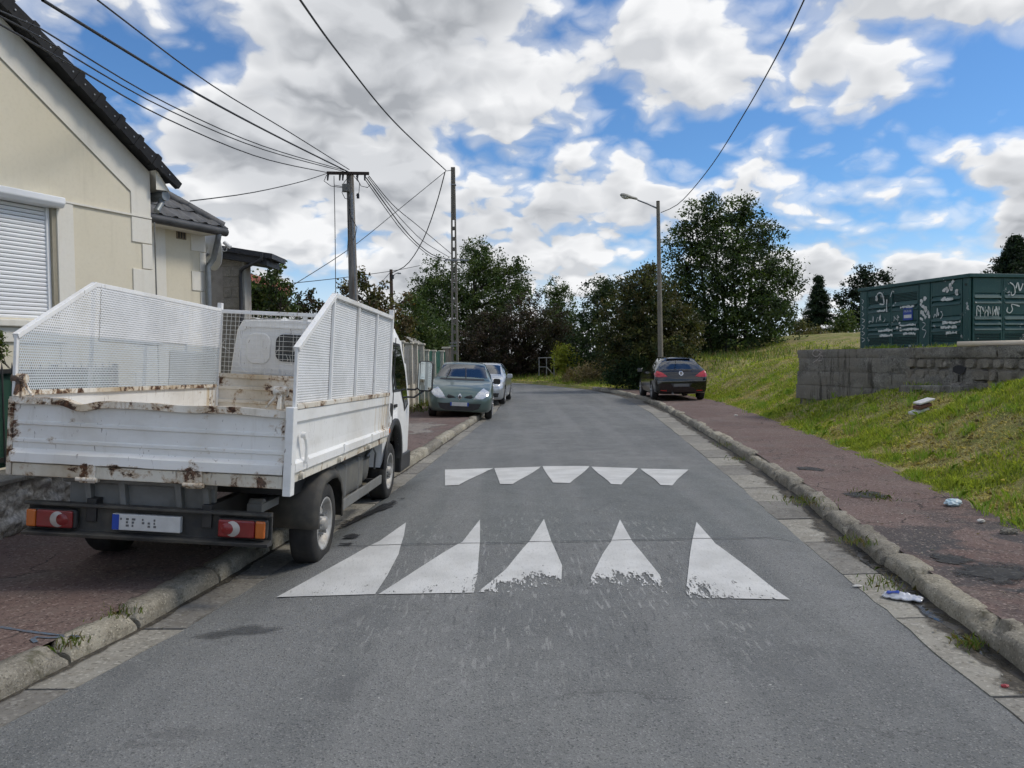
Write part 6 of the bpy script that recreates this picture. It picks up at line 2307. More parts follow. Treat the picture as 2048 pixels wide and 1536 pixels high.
# blue notice plate with white lettering
sg = kbox(1.62, 1.92, -.028, -.018, 2.42, 2.70).build('notice_plate', simple('notice_blue', (0.012, 0.05, 0.30), 0.5), kab)
kbox(1.65, 1.89, -.031, -.0285, 2.47, 2.545).build('notice_band', M_PLATE, kab)
fc = bpy.data.curves.new('notice_text', 'FONT')
fc.body = 'POSTE'
fc.size = 0.085
fc.align_x = 'CENTER'
ft_ = bpy.data.objects.new('notice_text_curve', fc)
COL.objects.link(ft_)
bpy.context.view_layer.update()
me_ = bpy.data.meshes.new_from_object(ft_.evaluated_get(bpy.context.evaluated_depsgraph_get()))
bpy.data.objects.remove(ft_)
fo = place('notice_text', me_, kab)
me_.materials.clear()
me_.materials.append(M_PLATE)
_x = Vector((-ku.x, -ku.y, 0))
_n = Vector((-kr.x, -kr.y, 0))
_o = kp(1.77, -.030, 2.605)
fo.matrix_world = Matrix(((_x.x, 0, _n.x, _o.x), (_x.y, 0, _n.y, _o.y), (0, 1, 0, _o.z), (0, 0, 0, 1)))
# graffiti strokes and torn stickers on the cabinet faces
M_TAGW = simple('tag_paint', (0.66, 0.68, 0.67), 0.8, 0, (0.36, 0.40, 0.38), 14, 0.5)
srng = random.Random(8)


def tag_u(pts, w=.022, frame=None):
    stroke(pts, w * 1.35, M_TAGW, kab, 'graffiti', frame=frame or (lambda a, b: kp(a, -.042, b)))


tag_u([(2.85, 2.95), (2.78, 3.10), (2.66, 3.12), (2.58, 3.02), (2.55, 2.86), (2.60, 2.84), (2.70, 2.86)], .03)
tag_u([(2.33, 3.0), (2.27, 3.12), (2.2, 3.10)], .02)
tag_u([(2.45, 2.95), (2.46, 2.80), (2.45, 2.65)], .03)
for u0, word in ((3.08, 5), (2.2, 2), (.95, 3)):
    u = u0
    for k in range(word):
        zb_ = 2.42 + srng.uniform(-.03, .03)
        hh = srng.uniform(.12, .22)
        pts = [(u + srng.uniform(-.01, .01), zb_)]
        for j in range(srng.randint(2, 5)):
            pts.append((u - srng.uniform(-.01, .09), zb_ + hh * srng.random()))
        tag_u(pts, srng.uniform(.010, .020))
        u -= srng.uniform(.09, .16)
for k in range(7):
    zz = 1.95 + k * .16
    tag_u([(3.34, zz), (3.28 + srng.uniform(-.04, .04), zz + .06), (3.36, zz + .11)], .014)
tag_u([(1.25, 2.0), (1.18, 2.15), (1.3, 2.2), (1.2, 2.3), (1.28, 2.35)], .014)
for (u0, z0, n) in ((1.23, 2.55, 10), (.6, 2.95, 8), (1.25, 2.75, 4), (2.0, 2.36, 3), (2.95, 3.06, 2), (.4, 3.05, 4)):
    for k in range(n):
        cu, cz = u0 + srng.uniform(-.12, .12), z0 + srng.uniform(-.14, .14)
        n_ = 8
        rr = [srng.uniform(.02, .06) for _ in range(n_)]
        MB().add([kp(cu + rr[i] * math.cos(2 * math.pi * i / n_), -.0225, cz + 1.2 * rr[i] * math.sin(2 * math.pi * i / n_)) for i in range(n_)], [tuple(range(n_))]).build('torn_sticker', M_PLATE, kab)
fs = lambda a, b: _kp(-.042, a, b)
for u0 in (.13, .22, .33, .41, .52, .60, .67):
    pts = [(u0, 2.42 + srng.uniform(-.02, .02)), (u0 + .01, 2.62)]
    for j in range(srng.randint(1, 4)):
        pts.append((u0 + srng.uniform(0, .09), 2.42 + .2 * srng.random()))
    tag_u(pts, srng.uniform(.012, .022), fs)
# torn white sticker strips along louvres
for (u0, z0, L) in ((2.75, 2.20, .5), (2.7, 2.08, .45), (2.0, 2.30, .5), (1.95, 2.20, .55), (1.9, 2.10, .4), (2.0, 2.72, .45), (.7, 2.30, .5), (.75, 2.20, .45), (.6, 2.08, .3), (.75, 2.80, .35), (2.8, 2.68, .3)):
    n_ = 12
    up_ = [(u0 - L * i / n_, z0 + .03 + srng.uniform(-.02, .02)) for i in range(n_ + 1)]
    dn_ = [(u0 - L * i / n_, z0 - srng.uniform(.0, .03)) for i in range(n_ + 1)]
    MB().add([kp(a, -.043, b) for a, b in up_] + [kp(a, -.043, b) for a, b in dn_], [(i, i + 1, n_ + 2 + i, n_ + 1 + i) for i in range(n_)]).build('torn_sticker', M_TAGW, kab, fixn=False)
tag_u([(.90, 2.60), (.88, 2.52), (.95, 2.48), (1.02, 2.55), (1.0, 2.66), (1.2, 2.62)], .022, fs)
tag_u([(.95, 3.12), (1.05, 3.05), (1.08, 2.9), (1.0, 2.85), (.98, 2.92)], .022, fs)
tag_u([(1.1, 3.0), (1.15, 3.12), (1.2, 2.95), (1.28, 3.1)], .03, fs)

# cream plastic half-pipe lying on the wall
g0, g1 = dp(1915, 686, 14.0), dp(2110, 687, 13.0)
gp_ = MB()
dpx = (g1 - g0).normalized()
sx = dpx.cross(Vector((0, 0, 1))).normalized()
z0_ = WZT + .045
rings = []
for q in (Vector((g0.x, g0.y, z0_)), Vector((g1.x, g1.y, z0_))):
    rings.append([q + sx * (.048 * math.cos(R_(-70 + 320 * k / 14))) + Vector((0, 0, .048 * math.sin(R_(-70 + 320 * k / 14)))) for k in range(15)])
pipe = gp_.loft(rings, False, False, True).build('plastic_gutter_pipe', simple('cream_plastic', (0.62, 0.54, 0.42), 0.5, 0, (0.54, 0.46, 0.35), 4, 0.5))
so = pipe.modifiers.new('solid', 'SOLIDIFY')
so.thickness = .004
tag(pipe, 'cream plastic gutter pipe lying along the top of the retaining wall', 'pipe')

# ================================================================== litter and rubble
def crumple(name, c, size, seed, mat, flat=.5, label='', cat='litter'):
    bm = bmesh.new()
    bmesh.ops.create_icosphere(bm, subdivisions=3, radius=1)
    for v in bm.verts:
        n = v.co.normalized()
        k = 1 + .28 * nz(n.x * 2.2, n.y * 2.2, n.z * 2.2 + seed) + .16 * nz(n.x * 5, n.y * 5, n.z * 5 + seed)
        v.co = Vector((n.x * size[0] * k, n.y * size[1] * k, n.z * size[2] * k))
    me = bpy.data.meshes.new(name)
    bm.to_mesh(me)
    bm.free()
    me.materials.append(mat)
    o = place(name, me, None, c)
    return tag(o, label, cat)


M_BAGB = simple('blue_plastic_bag', (0.42, 0.58, 0.66), 0.35, 0, (0.60, 0.68, 0.70), 14, 0.5)
M_PAPER = simple('dirty_paper', (0.62, 0.61, 0.58), 0.7, 0, (0.42, 0.40, 0.36), 18, 0.5)
p = at(1906, 1012, PZ)
crumple('plastic_bag', (p.x, p.y, PZ + .035), (.085, .06, .04), 3.0, M_BAGB, label='crumpled pale blue plastic bag at the edge of the grass')
p = at(1962, 1045, PZ)
crumple('paper_scrap', (p.x, p.y, PZ + .015), (.035, .025, .018), 5.0, M_PAPER, label='small white paper scrap on the pavement edge, nearest the blue bag')
p = at(2018, 1068, PZ)
crumple('stone_lump', (p.x, p.y, PZ + .02), (.075, .04, .03), 8.0, M_STONE, label='grey lump of stone on the pavement at the right edge', cat='stone')
p = at(1680, 938, 0.3)
# crushed packet in the gutter
pk_ = thing('crushed_packet', 'crushed silver and blue packet lying in the right-hand gutter puddle', 'packet')
p = at(1806, 1194, .03)
ang = R_(-38)
def pkf(u, v):
    a, b = (u - .5) * .24, (v - .5) * .12 * (1 - .5 * abs(u - .5) ** 2 * 2)
    z = .035 + .020 * nz(u * 4, v * 4, 1.0) + .012 * nz(u * 11, v * 9, 3.0) + .018 * math.sin(math.pi * v) * math.sin(math.pi * u)
    return (p.x + a * math.cos(ang) - b * math.sin(ang), p.y + a * math.sin(ang) + b * math.cos(ang), z)
o = MB().grid(pkf, 22, 14).build('wrapper', simple('silver_wrap', (0.66, 0.68, 0.72), 0.25, 0.3, (0.50, 0.52, 0.58), 25, 0.5), pk_, fixn=False)
o.modifiers.new('s', 'SOLIDIFY').thickness = .012
def pkb(u, v):
    q = pkf(.08 + u * .34, .25 + .5 * v)
    return (q[0], q[1], q[2] + .008)
MB().grid(pkb, 8, 8).build('blue_print', simple('blue_print', (0.03, 0.07, 0.36), 0.4, 0, (0.08, 0.12, 0.45), 20, 0.5), pk_, fixn=False)
p = at(1715, 1173, .015)
crumple('paper_scrap', (p.x, p.y, .02), (.035, .015, .008), 9.0, M_PAPER, label='tiny white scrap in the gutter above the crushed packet')
p = at(2010, 1372, .02)
crumple('red_wrapper', (p.x, p.y, .02), (.02, .012, .01), 4.0, simple('red_foil', (0.35, 0.04, 0.05), 0.4), label='tiny red wrapper in the gutter at lower right')
# broken sink fragments on the bank
bs_ = thing('broken_slab', 'broken white and brown ceramic slabs stacked in the grass below the wall', 'rubble')
M_CERW = simple('white_ceramic', (0.68, 0.67, 0.65), 0.4, 0, (0.55, 0.53, 0.5), 9, 0.5)
M_CERB = simple('brown_clay', (0.17, 0.075, 0.05), 0.7, 0, (0.11, 0.05, 0.035), 9, 0.5)
q = dp(1842, 825, 13.0)
zz = surf_z(q.x, q.y)
for (dz_, w, d, h, rx, ry, rzv, mt, nm, dx) in ((.05, .30, .16, .045, .05, -.28, .2, M_CERW, 'white_slab', -.04), (.135, .26, .16, .06, .05, -.22, .25, M_CERB, 'clay_slab', .02), (.215, .30, .18, .035, .05, -.26, .2, M_CERW, 'white_slab', .05)):
    m4 = Matrix.Translation((q.x + dx, q.y, zz + dz_)) @ Matrix.Rotation(rzv, 4, 'Z') @ Matrix.Rotation(ry, 4, 'Y') @ Matrix.Rotation(rx, 4, 'X')
    MB().box(-w / 2, w / 2, -d / 2, d / 2, -h / 2, h / 2, m4).build(nm, mt, bs_, 0.01)
# low concrete footing and a broken stone at the foot of the wall
ft = thing('concrete_footing', 'low broken strip of concrete in the grass in front of the wall', 'footing')
a_, b_ = dp(1806, 803, 15.2), dp(1930, 796, 13.6)
za, zb_ = surf_z(a_.x, a_.y), surf_z(b_.x, b_.y)
MB().bar((a_.x, a_.y, za + .02), (b_.x, b_.y, zb_ + .02), .22, .20).build('strip', M_OLDC, ft, 0.03, 2)
q = dp(1915, 786, 13.9)
crumple('rubble_stone', (q.x, q.y, surf_z(q.x, q.y) + .07), (.17, .10, .08), 14.0, M_STONE, label='broken pale stone lying on the concrete footing below the wall', cat='stone')
# strewn white scraps in the grass
for i, (px, py, Y, lab) in enumerate(((1597, 797, 19.0, 'small white scrap in the grass left of the retaining wall'), (1472, 827, 19.5, 'white scrap at the grass edge near the black car'), (1925, 1030, 8.2, 'tiny pale scrap in the grass beside the blue bag'))):
    q = dp(px, py, Y)
    crumple('paper_scrap', (q.x, q.y, surf_z(q.x, q.y) + .03), (.05, .03, .025) if i < 2 else (.018, .012, .01), 20.0 + i, M_PAPER, label=lab)
# sticks, leaves and small gravel lying about
gv = nr
n_ = 900
xs = gv.uniform(-2.2, 4.6, n_)
yy_ = gv.uniform(3.2, 12, n_)
sel = np.array([(interp(R_EDGE, b) + .05 < a < interp(R_FOOT, b)) or (interp(R_FOOT, b) + .2 < a < interp(G_EDGE, b)) or (interp(L_FOOT, b) < a < interp(L_EDGE, b)) for a, b in zip(xs, yy_)])
xs, yy_ = xs[sel], yy_[sel]
n_ = len(xs)
zs = np.array([(pz(a, b) + .004) if a > interp(R_FOOT, b) + .2 else .022 for a, b in zip(xs, yy_)])
szs = gv.uniform(.004, .014, n_)
an = gv.random(n_) * 6.28
pts = np.stack([np.stack([xs + szs * np.cos(an + k) * (1.6 if k in (0, 3.14) else .7), yy_ + szs * np.sin(an + k) * (1.6 if k in (0, 3.14) else .7), zs + (szs * .5 if k > 3 else 0)], 1) for k in (0, 1.57, 3.14, 4.71)], 1)
cl_ = np.array([[.10, .08, .05], [.25, .23, .2], [.4, .39, .36], [.06, .05, .04], [.13, .10, .03]])[gv.integers(0, 5, n_)]
tag(fast_mesh('grit', pts, 4, M_GRASS, cl_), 'grit and leaf crumbs scattered along gutters and pavement', 'grit', kind='stuff')
# thin metal frame in front of the dark hedge
fr_ = thing('metal_frame', 'thin metal frame like a goal standing before the dark hedge at the bend', 'metal frame')
FY = 52.0
for (a, b) in (((1078, 745), (1078, 717)), ((1093, 745), (1093, 716)), ((1108, 752), (1108, 715))):
    MB().tube([dp(*a, FY) - Vector((0, 0, .3)), dp(*b, FY)], .035, 6).build('post', M_STEEL, fr_)
for (a, b) in (((1076, 716), (1112, 715)), ((1078, 734), (1093, 734)), ((1093, 734), (1106, 748))):
    MB().tube([dp(*a, FY), dp(*b, FY)], .03, 6).build('rail', M_STEEL, fr_)

# ================================================================== parked cars
def catmull(rows, k):
    """rows: list of tuples; k sub-steps per span -> (tuple, control index or None)"""
    res = []
    n = len(rows)
    for i in range(n - 1):
        p0, p1, p2, p3 = rows[max(i - 1, 0)], rows[i], rows[i + 1], rows[min(i + 2, n - 1)]
        for j in range(k):
            t = j / k
            res.append(tuple(0.5 * (2 * b + (c - a) * t + (2 * a - 5 * b + 4 * c - d) * t * t + (3 * b - a - 3 * c + d) * t ** 3) if j else b for a, b, c, d in zip(p0, p1, p2, p3)))
    res.append(rows[-1])
    return res


def build_car(root, rows, glass, paint, wheels, wr, ww, tilt=0.0):
    """rows: (y, z0, zm, wm, zb, wb, zr, wr, zt) from the front (y=0) to the rear.  glass: control spans
    {'ws': i, 'rw': j, 'side': [i...]}.  returns body object and BVH in car space"""
    K = 5
    R = catmull(rows, K)
    rings = []
    for (y, z0, zm, wm, zb, wb, zr, wr_, zt) in R:
        half = [(wm * .55, z0), (wm * .90, z0 + .015), (wm * .97, z0 + .09), (wm, zm), (wm - .006, zm + (zb - zm) * .55), (wb + (wm - wb) * .35, zb - .035), (wb, zb),
                (wb + (wr_ - wb) * .30, zb + (zr - zb) * .36), (wb + (wr_ - wb) * .64, zb + (zr - zb) * .70), (wr_, zr), (wr_ * .80, zr + (zt - zr) * .62), (wr_ * .45, zr + (zt - zr) * .93)]
        rings.append([(x, y, z) for x, z in half] + [(0, y, zt)] + [(-x, y, z) for x, z in half[::-1]])
    n = len(rings[0])
    mb = MB()
    mb.loft(rings, True, False, True)
    mi = []
    nh = n // 2
    for i in range(len(rings) - 1):
        sp = i // K
        for k in range(n):
            kk = k if k < nh else n - 2 - k       # mirrored edge index
            m_ = 0
            if sp == glass['ws'] and kk >= 9 and 0.10 < (i % K + .5) / K:
                m_ = 1
            elif sp == glass['rw'] and kk >= 9 and (i % K + .5) / K < 0.95:
                m_ = 2
            elif sp in glass['side'] and 6 <= kk <= 8:
                m_ = 3
            mi.append(m_)
    for ring, sgn in ((rings[0], 1), (rings[-1], -1)):
        mb.add(ring, [tuple(range(n))[::sgn]])
        mi.append(0)
    me = mb.mesh('car_shell')
    bm = bmesh.new()
    bm.from_mesh(me)
    bmesh.ops.remove_doubles(bm, verts=bm.verts, dist=1e-5)
    bm.faces.ensure_lookup_table()
    bmesh.ops.recalc_face_normals(bm, faces=bm.faces)
    bm.to_mesh(me)
    bm.free()
    if len(me.polygons) == len(mi):
        me.polygons.foreach_set('material_index', mi)
    for _ in range(5):
        me.materials.append(None)
    shell = place('car_shell', me)
    cut = MB()
    for (y, z) in wheels:
        for s in (-1, 1):
            cut.lathe([(s * .50, .001), (s * .50, wr + .045), (s * 1.2, wr + .045), (s * 1.2, .001)], 'x', (0, y, z), 28)
    cme = cut.mesh('cutter')
    cb = bmesh.new()
    cb.from_mesh(cme)
    bmesh.ops.remove_doubles(cb, verts=cb.verts, dist=2e-3)
    bmesh.ops.recalc_face_normals(cb, faces=cb.faces)
    cb.to_mesh(cme)
    cb.free()
    for _ in range(5):
        cme.materials.append(None)
    cme.polygons.foreach_set('material_index', [4] * len(cme.polygons))
    co = place('cutter', cme)
    md = shell.modifiers.new('b', 'BOOLEAN')
    md.object, md.operation, md.solver = co, 'DIFFERENCE', 'EXACT'
    bpy.context.view_layer.update()
    dg = bpy.context.evaluated_depsgraph_get()
    ev = bpy.data.meshes.new_from_object(shell.evaluated_get(dg))
    bpy.data.objects.remove(shell)
    bpy.data.objects.remove(co)
    bvh_ = BVHTree.FromPolygons([v.co for v in ev.vertices], [tuple(p.vertices) for p in ev.polygons])
    body = None

    def pick(idx, side, nm, mt, parent, y0=-9, y1=99):
        bm = bmesh.new()
        bm.from_mesh(ev)
        bmesh.ops.delete(bm, geom=[f for f in bm.faces if f.material_index != idx or (side and f.calc_center_median().x * side < 0) or not y0 <= f.calc_center_median().y < y1], context='FACES')
        for f in bm.faces:
            f.material_index = 0
            f.smooth = idx != 4
        m2 = bpy.data.meshes.new(nm)
        bm.to_mesh(m2)
        bm.free()
        m2.materials.append(mt)
        return place(nm, m2, parent)
    body = pick(0, 0, 'body', paint, root)
    pick(1, 0, 'windscreen', M_CARGL, root)
    pick(2, 0, 'rear_window', M_CARGL, root)
    ysp = rows[7][0] + .05
    for s_ in (1, -1):
        pick(3, s_, 'side_window', M_CARGL, root, -9, ysp)
        pick(3, s_, 'side_window', M_CARGL, root, ysp, 99)
        pick(4, s_, 'wheel_arch', M_BLACK, root, -9, 2.2)
        pick(4, s_, 'wheel_arch', M_BLACK, root, 2.2, 99)
    return body, bvh_


M_CARGL = bpy.data.materials.new('car_window')
M_CARGL.use_nodes = True
M_CARGL.node_tree.nodes.clear()
_t = NT(M_CARGL.node_tree)
_g = _t.n('ShaderNodeBsdfGlossy', ins={'Color': (0.95, 0.97, 1.0, 1), 'Roughness': 0.02})
_d = _t.n('ShaderNodeBsdfTransparent', ins={'Color': (0.22, 0.25, 0.26, 1)})
_f2 = _t.n('ShaderNodeFresnel', ins={'IOR': 1.52}).outputs[0]
_m = _t.n('ShaderNodeMixShader', ins={0: _t.math('ADD', _t.math('MULTIPLY', _f2, 1.3), 0.10, clamp=True), 1: _d.outputs[0], 2: _g.outputs[0]})
_t.n('ShaderNodeOutputMaterial', ins={'Surface': _m.outputs[0]})
M_LENS = simple('headlamp_lens', (0.55, 0.57, 0.58), 0.12, 0.3, (0.72, 0.73, 0.74), 22, 0.5, coat=1.0)
M_ALLOY = simple('alloy_wheel', (0.50, 0.51, 0.52), 0.35, 0.7, (0.35, 0.35, 0.36), 8, 0.5)


def decal(bvh_, poly, axis, nm, mt, parent, off=.008, thick=.012, frm=-1):
    """panel following the car body: poly (a, b) projected along the axis 'y' (front/rear) or 'x' (sides)"""
    bm = bmesh.new()
    f = bm.faces.new([bm.verts.new((a, 0, b)) for a, b in poly])
    bmesh.ops.triangulate(bm, faces=[f])
    for _ in range(3):
        bmesh.ops.subdivide_edges(bm, edges=bm.edges[:], cuts=1, use_grid_fill=True)
    dead = []
    for v in bm.verts:
        a, b = v.co.x, v.co.z
        if axis == 'y':
            h = bvh_.ray_cast(Vector((a, frm * 9, b)), Vector((0, -frm, 0)))
        else:
            h = bvh_.ray_cast(Vector((frm * 5, a, b)), Vector((-frm, 0, 0)))
        if h[0] is None:
            dead.append(v)
            continue
        n = h[1]
        d = Vector((0, -frm, 0)) if axis == 'y' else Vector((-frm, 0, 0))
        if n.dot(d) > 0:
            n = -n
        v.co = h[0] + n * off
    if dead:
        bmesh.ops.delete(bm, geom=dead, context='VERTS')
    bmesh.ops.recalc_face_normals(bm, faces=bm.faces)
    for f in bm.faces:
        f.smooth = True
    me = bpy.data.meshes.new(nm)
    bm.to_mesh(me)
    bm.free()
    me.materials.append(mt)
    return place(nm, me, parent)


def car_wheel(root, x, y, z, r, w, spokes=5, steel=False):
    s = 1 if x > 0 else -1
    ri = r * .66
    ty_ = [(-w / 2, ri), (-w / 2 - .005, r * .85), (-w * .42, r * .97), (-w * .3, r), (w * .3, r), (w * .42, r * .97), (w / 2 + .005, r * .85), (w / 2, ri)]
    o = MB().lathe(ty_, 'x', (0, 0, 0), 28).build('wheel', M_RUBBER, root)
    o.location = (x, y, z)
    rm_ = MB().lathe([(s * (w / 2 - .004), ri * 1.0), (s * (w / 2), ri * .93), (s * (w / 2 - .05), ri * .88), (s * (w / 2 - .06), .001)], 'x', (0, 0, 0), 28)
    rm_.build('rim', M_BLACK, o)
    for k in range(spokes):
        a = 2 * math.pi * k / spokes + .3
        c_, d_ = math.cos(a), math.sin(a)
        MB().bar((s * (w / 2 - .02), .02 * c_, .02 * d_), (s * (w / 2 - .012), ri * .93 * c_, ri * .93 * d_), .035, .06, (1, 0, 0)).build('spoke', M_ALLOY, o, 0.006)
    MB().lathe([(s * (w / 2 - .002), ri * .99), (s * (w / 2 + .004), ri * .95), (s * (w / 2 - .03), ri * .90)], 'x', (0, 0, 0), 28).build('rim_edge', M_ALLOY, o)
    MB().lathe([(s * (w / 2 - .03), .05), (s * (w / 2 - .0), .045), (s * (w / 2 + .002), .001)], 'x', (0, 0, 0), 16).build('hub_cap', M_ALLOY, o)


def seats(root, y0, y1, zb, w):
    MB().box(-w, w, y0 - .2, y1 + .6, .35, zb - .08).build('cabin_floor', M_DARKIN, root)
    for s in (-1, 1):
        MB().box(s * .36 - .22, s * .36 + .22, y0 + .55, y0 + .70, zb - .1, zb + .16).build('seat_back', M_DARKIN, root, .04)
        MB().box(s * .36 - .12, s * .36 + .12, y0 + .58, y0 + .68, zb + .17, zb + .34).build('headrest', M_DARKIN, root, .03)
    MB().lathe([(-.012, .17), (.012, .17), (.012, .185), (-.012, .185), (-.012, .17)], 'y', (.36, y0 + .1, zb - .0), 20).build('steering_wheel', M_DARKIN, root)


def mirrors(root, y, z, x, mt):
    for s in (-1, 1):
        o = MB().prism(rrect(s * (x + .13) - .10, s * (x + .13) + .10, z - .07, z + .08, .05), y - .05, y + .06, lambda a, b, d: (a, d, b)).build('door_mirror', mt, root, .02, 3)
        MB().bar((s * (x - .03), y, z - .05), (s * (x + .06), y, z - .03), .04, .03).build('mirror_foot', M_BLACK, o)


# --- grey-green hatchback facing the camera
M_GREENC = carpaint('paint_grey_green', (0.115, 0.165, 0.150), 0.3, 0.5)
clio = thing('parked_car', 'grey-green hatchback facing the camera, half on the left pavement', 'car', group='cars parked along the street')
rows = [(0.00, .23, .42, .58, .57, .54, .60, .44, .625), (0.09, .20, .46, .76, .65, .70, .70, .56, .73), (0.32, .19, .52, .845, .78, .78, .82, .62, .855), (0.75, .19, .58, .86, .91, .81, .94, .66, .965),
        (1.06, .19, .60, .862, .985, .815, 1.005, .70, 1.025), (1.80, .19, .62, .862, 1.00, .81, 1.405, .585, 1.435), (2.15, .19, .62, .862, 1.01, .81, 1.45, .58, 1.485), (2.75, .19, .62, .862, 1.03, .805, 1.455, .57, 1.495), (2.85, .19, .62, .862, 1.03, .805, 1.455, .57, 1.495), (3.45, .20, .62, .85, 1.06, .785, 1.41, .545, 1.455), (3.82, .24, .62, .81, 1.05, .74, 1.10, .60, 1.14), (3.95, .27, .60, .76, .92, .69, .96, .52, .99)]
body, bv = build_car(clio, rows, {'ws': 4, 'rw': 9, 'side': [5, 6, 8]}, M_GREENC, [(.78, .30), (3.36, .30)], .305, .185)
for s in (-1, 1):
    for y in (.78, 3.36):
        car_wheel(clio, s * .755, y, .305, .305, .19, 6)
    decal(bv, [(s * .35, .545), (s * .60, .56), (s * .74, .66), (s * .76, .74), (s * .60, .83), (s * .46, .70)], 'y', 'headlamp', M_LENS, clio, .010)
    decal(bv, [(s * .10, .575), (s * .30, .555), (s * .345, .60), (s * .30, .655), (s * .16, .615)], 'y', 'grille_slot', M_BLACK, clio, .006)
    decal(bv, [(s * .53, .30), (s * .64, .33), (s * .66, .42), (s * .62, .42)], 'y', 'bumper_fold', M_GREENC, clio, .012)
decal(bv, [(-.56, .43), (.56, .43), (.50, .30), (.36, .245), (-.36, .245), (-.50, .30)], 'y', 'lower_intake', M_BLACK, clio, .005)
decal(bv, [(-.78, 1.05), (.78, 1.05), (.80, 1.005), (-.80, 1.005)], 'y', 'scuttle', M_BLACK, clio, .006)
npl = decal(bv, [(-.24, .36), (.24, .36), (.24, .46), (-.24, .46)], 'y', 'number_plate', M_PLATE, clio, .016)
decal(bv, [(-.24, .362), (-.20, .362), (-.20, .458), (-.24, .458)], 'y', 'plate_strip', M_EUBLUE, clio, .018)
decal(bv, [(.20, .362), (.24, .362), (.24, .458), (.20, .458)], 'y', 'plate_strip', M_EUBLUE, clio, .018)
# diamond emblem
for k_, (r1, r2, mt) in enumerate(((.085, .062, M_CHROME), (.045, .034, M_BLACK))):
    decal(bv, [(0, .60 + r1), (r2, .60), (0, .60 - r1), (-r2, .60)], 'y', 'emblem', mt, clio, .016 + .006 * k_)
mirrors(clio, 1.28, 1.0, .82, M_BLACK)
for (x0, x1, yy0, z1) in ((.10, .06, 1.10, .36), (-.45, -.36, 1.10, .33)):
    MB().tube([(x0, 1.08, 1.04), (x1, 1.08 + z1 * 1.35, 1.04 + z1 * .82)], .012, 6).build('wiper', M_BLACK, clio)
seats(clio, 1.35, 3.0, 1.02, .72)
clio.rotation_mode = 'YXZ'
clio.location = (-1.40, 20.05, 0.062)
clio.rotation_euler = (0, R_(3.2), R_(1.0))
# --- silver saloon behind it
M_SILV = carpaint('paint_silver', (0.50, 0.52, 0.54), 0.28, 0.6)
merc = thing('parked_car', 'silver saloon parked behind the green hatchback on the left', 'car', group='cars parked along the street')
rows = [(0.00, .22, .45, .60, .60, .56, .63, .46, .655), (0.10, .18, .50, .80, .69, .73, .73, .60, .76), (0.40, .17, .55, .89, .80, .82, .83, .66, .86), (0.95, .17, .58, .905, .89, .85, .92, .68, .945), (1.35, .17, .60, .905, .94, .85, .97, .70, .99), (2.15, .17, .60, .905, .96, .84, 1.33, .60, 1.37), (2.6, .17, .60, .905, .97, .84, 1.39, .59, 1.43), (3.0, .17, .60, .905, .98, .84, 1.39, .59, 1.435), (3.1, .17, .60, .905, .98, .84, 1.385, .59, 1.43), (3.6, .18, .60, .90, 1.0, .83, 1.30, .57, 1.345), (4.15, .2, .62, .88, 1.0, .79, 1.04, .64, 1.07), (4.6, .24, .62, .82, .95, .72, .98, .56, 1.0), (4.69, .28, .6, .76, .86, .66, .9, .5, .92)]
body, bv = build_car(merc, rows, {'ws': 4, 'rw': 9, 'side': [5, 6, 8]}, M_SILV, [(.80, .325), (3.64, .325)], .325, .21)
for s in (-1, 1):
    for y in (.80, 3.64):
        car_wheel(merc, s * .79, y, .325, .325, .21, 5)
    decal(bv, [(s * .52, .62), (s * .76, .64), (s * .86, .70), (s * .82, .78), (s * .60, .73)], 'y', 'headlamp', M_LENS, merc, .010)
    decal(bv, [(s * .48, .28), (s * .70, .28), (s * .74, .42), (s * .52, .42)], 'y', 'side_intake', M_BLACK, merc, .006)
decal(bv, [(-.40, .62), (.40, .62), (.34, .44), (-.34, .44)], 'y', 'grille', M_BLACK, merc, .006)
mirrors(merc, 1.62, .97, .86, M_SILV)
seats(merc, 1.8, 3.2, .97, .74)
merc.location = (-1.20, 26.3, 0.05)
merc.rotation_mode = 'YXZ'
merc.rotation_euler = (0, R_(1.2), R_(-4.0))
# --- black hatchback seen from behind on the right-hand pavement
M_BLKC = carpaint('paint_black', (0.005, 0.005, 0.006), 0.12, 0.0)
astra = thing('parked_car', 'black hatchback seen from behind on the right-hand pavement', 'car', group='cars parked along the street')
rows = [(0.00, .23, .45, .60, .60, .56, .63, .46, .655), (0.10, .20, .50, .78, .69, .72, .73, .58, .76), (0.38, .19, .55, .88, .80, .81, .84, .64, .87), (0.85, .19, .60, .905, .91, .84, .94, .68, .965), (1.18, .19, .62, .907, .97, .84, 1.0, .70, 1.025), (2.0, .19, .64, .907, 1.0, .83, 1.41, .58, 1.445), (2.4, .19, .65, .907, 1.02, .83, 1.46, .575, 1.50), (2.95, .19, .66, .907, 1.04, .825, 1.465, .57, 1.51), (3.05, .19, .66, .907, 1.045, .825, 1.465, .57, 1.51), (3.75, .20, .68, .905, 1.09, .80, 1.40, .555, 1.455), (4.22, .24, .68, .89, 1.03, .82, 1.055, .72, 1.075), (4.37, .27, .62, .86, .86, .80, .89, .68, .91), (4.42, .31, .52, .80, .66, .76, .70, .62, .72)]
body, bv = build_car(astra, rows, {'ws': 4, 'rw': 9, 'side': [5, 6, 8]}, M_BLKC, [(.93, .325), (3.62, .325)], .325, .21)
M_TAILR = simple('tail_lens', (0.46, 0.015, 0.02), 0.2, 0, (0.36, 0.012, 0.02), 18, 0.5, coat=0.9)
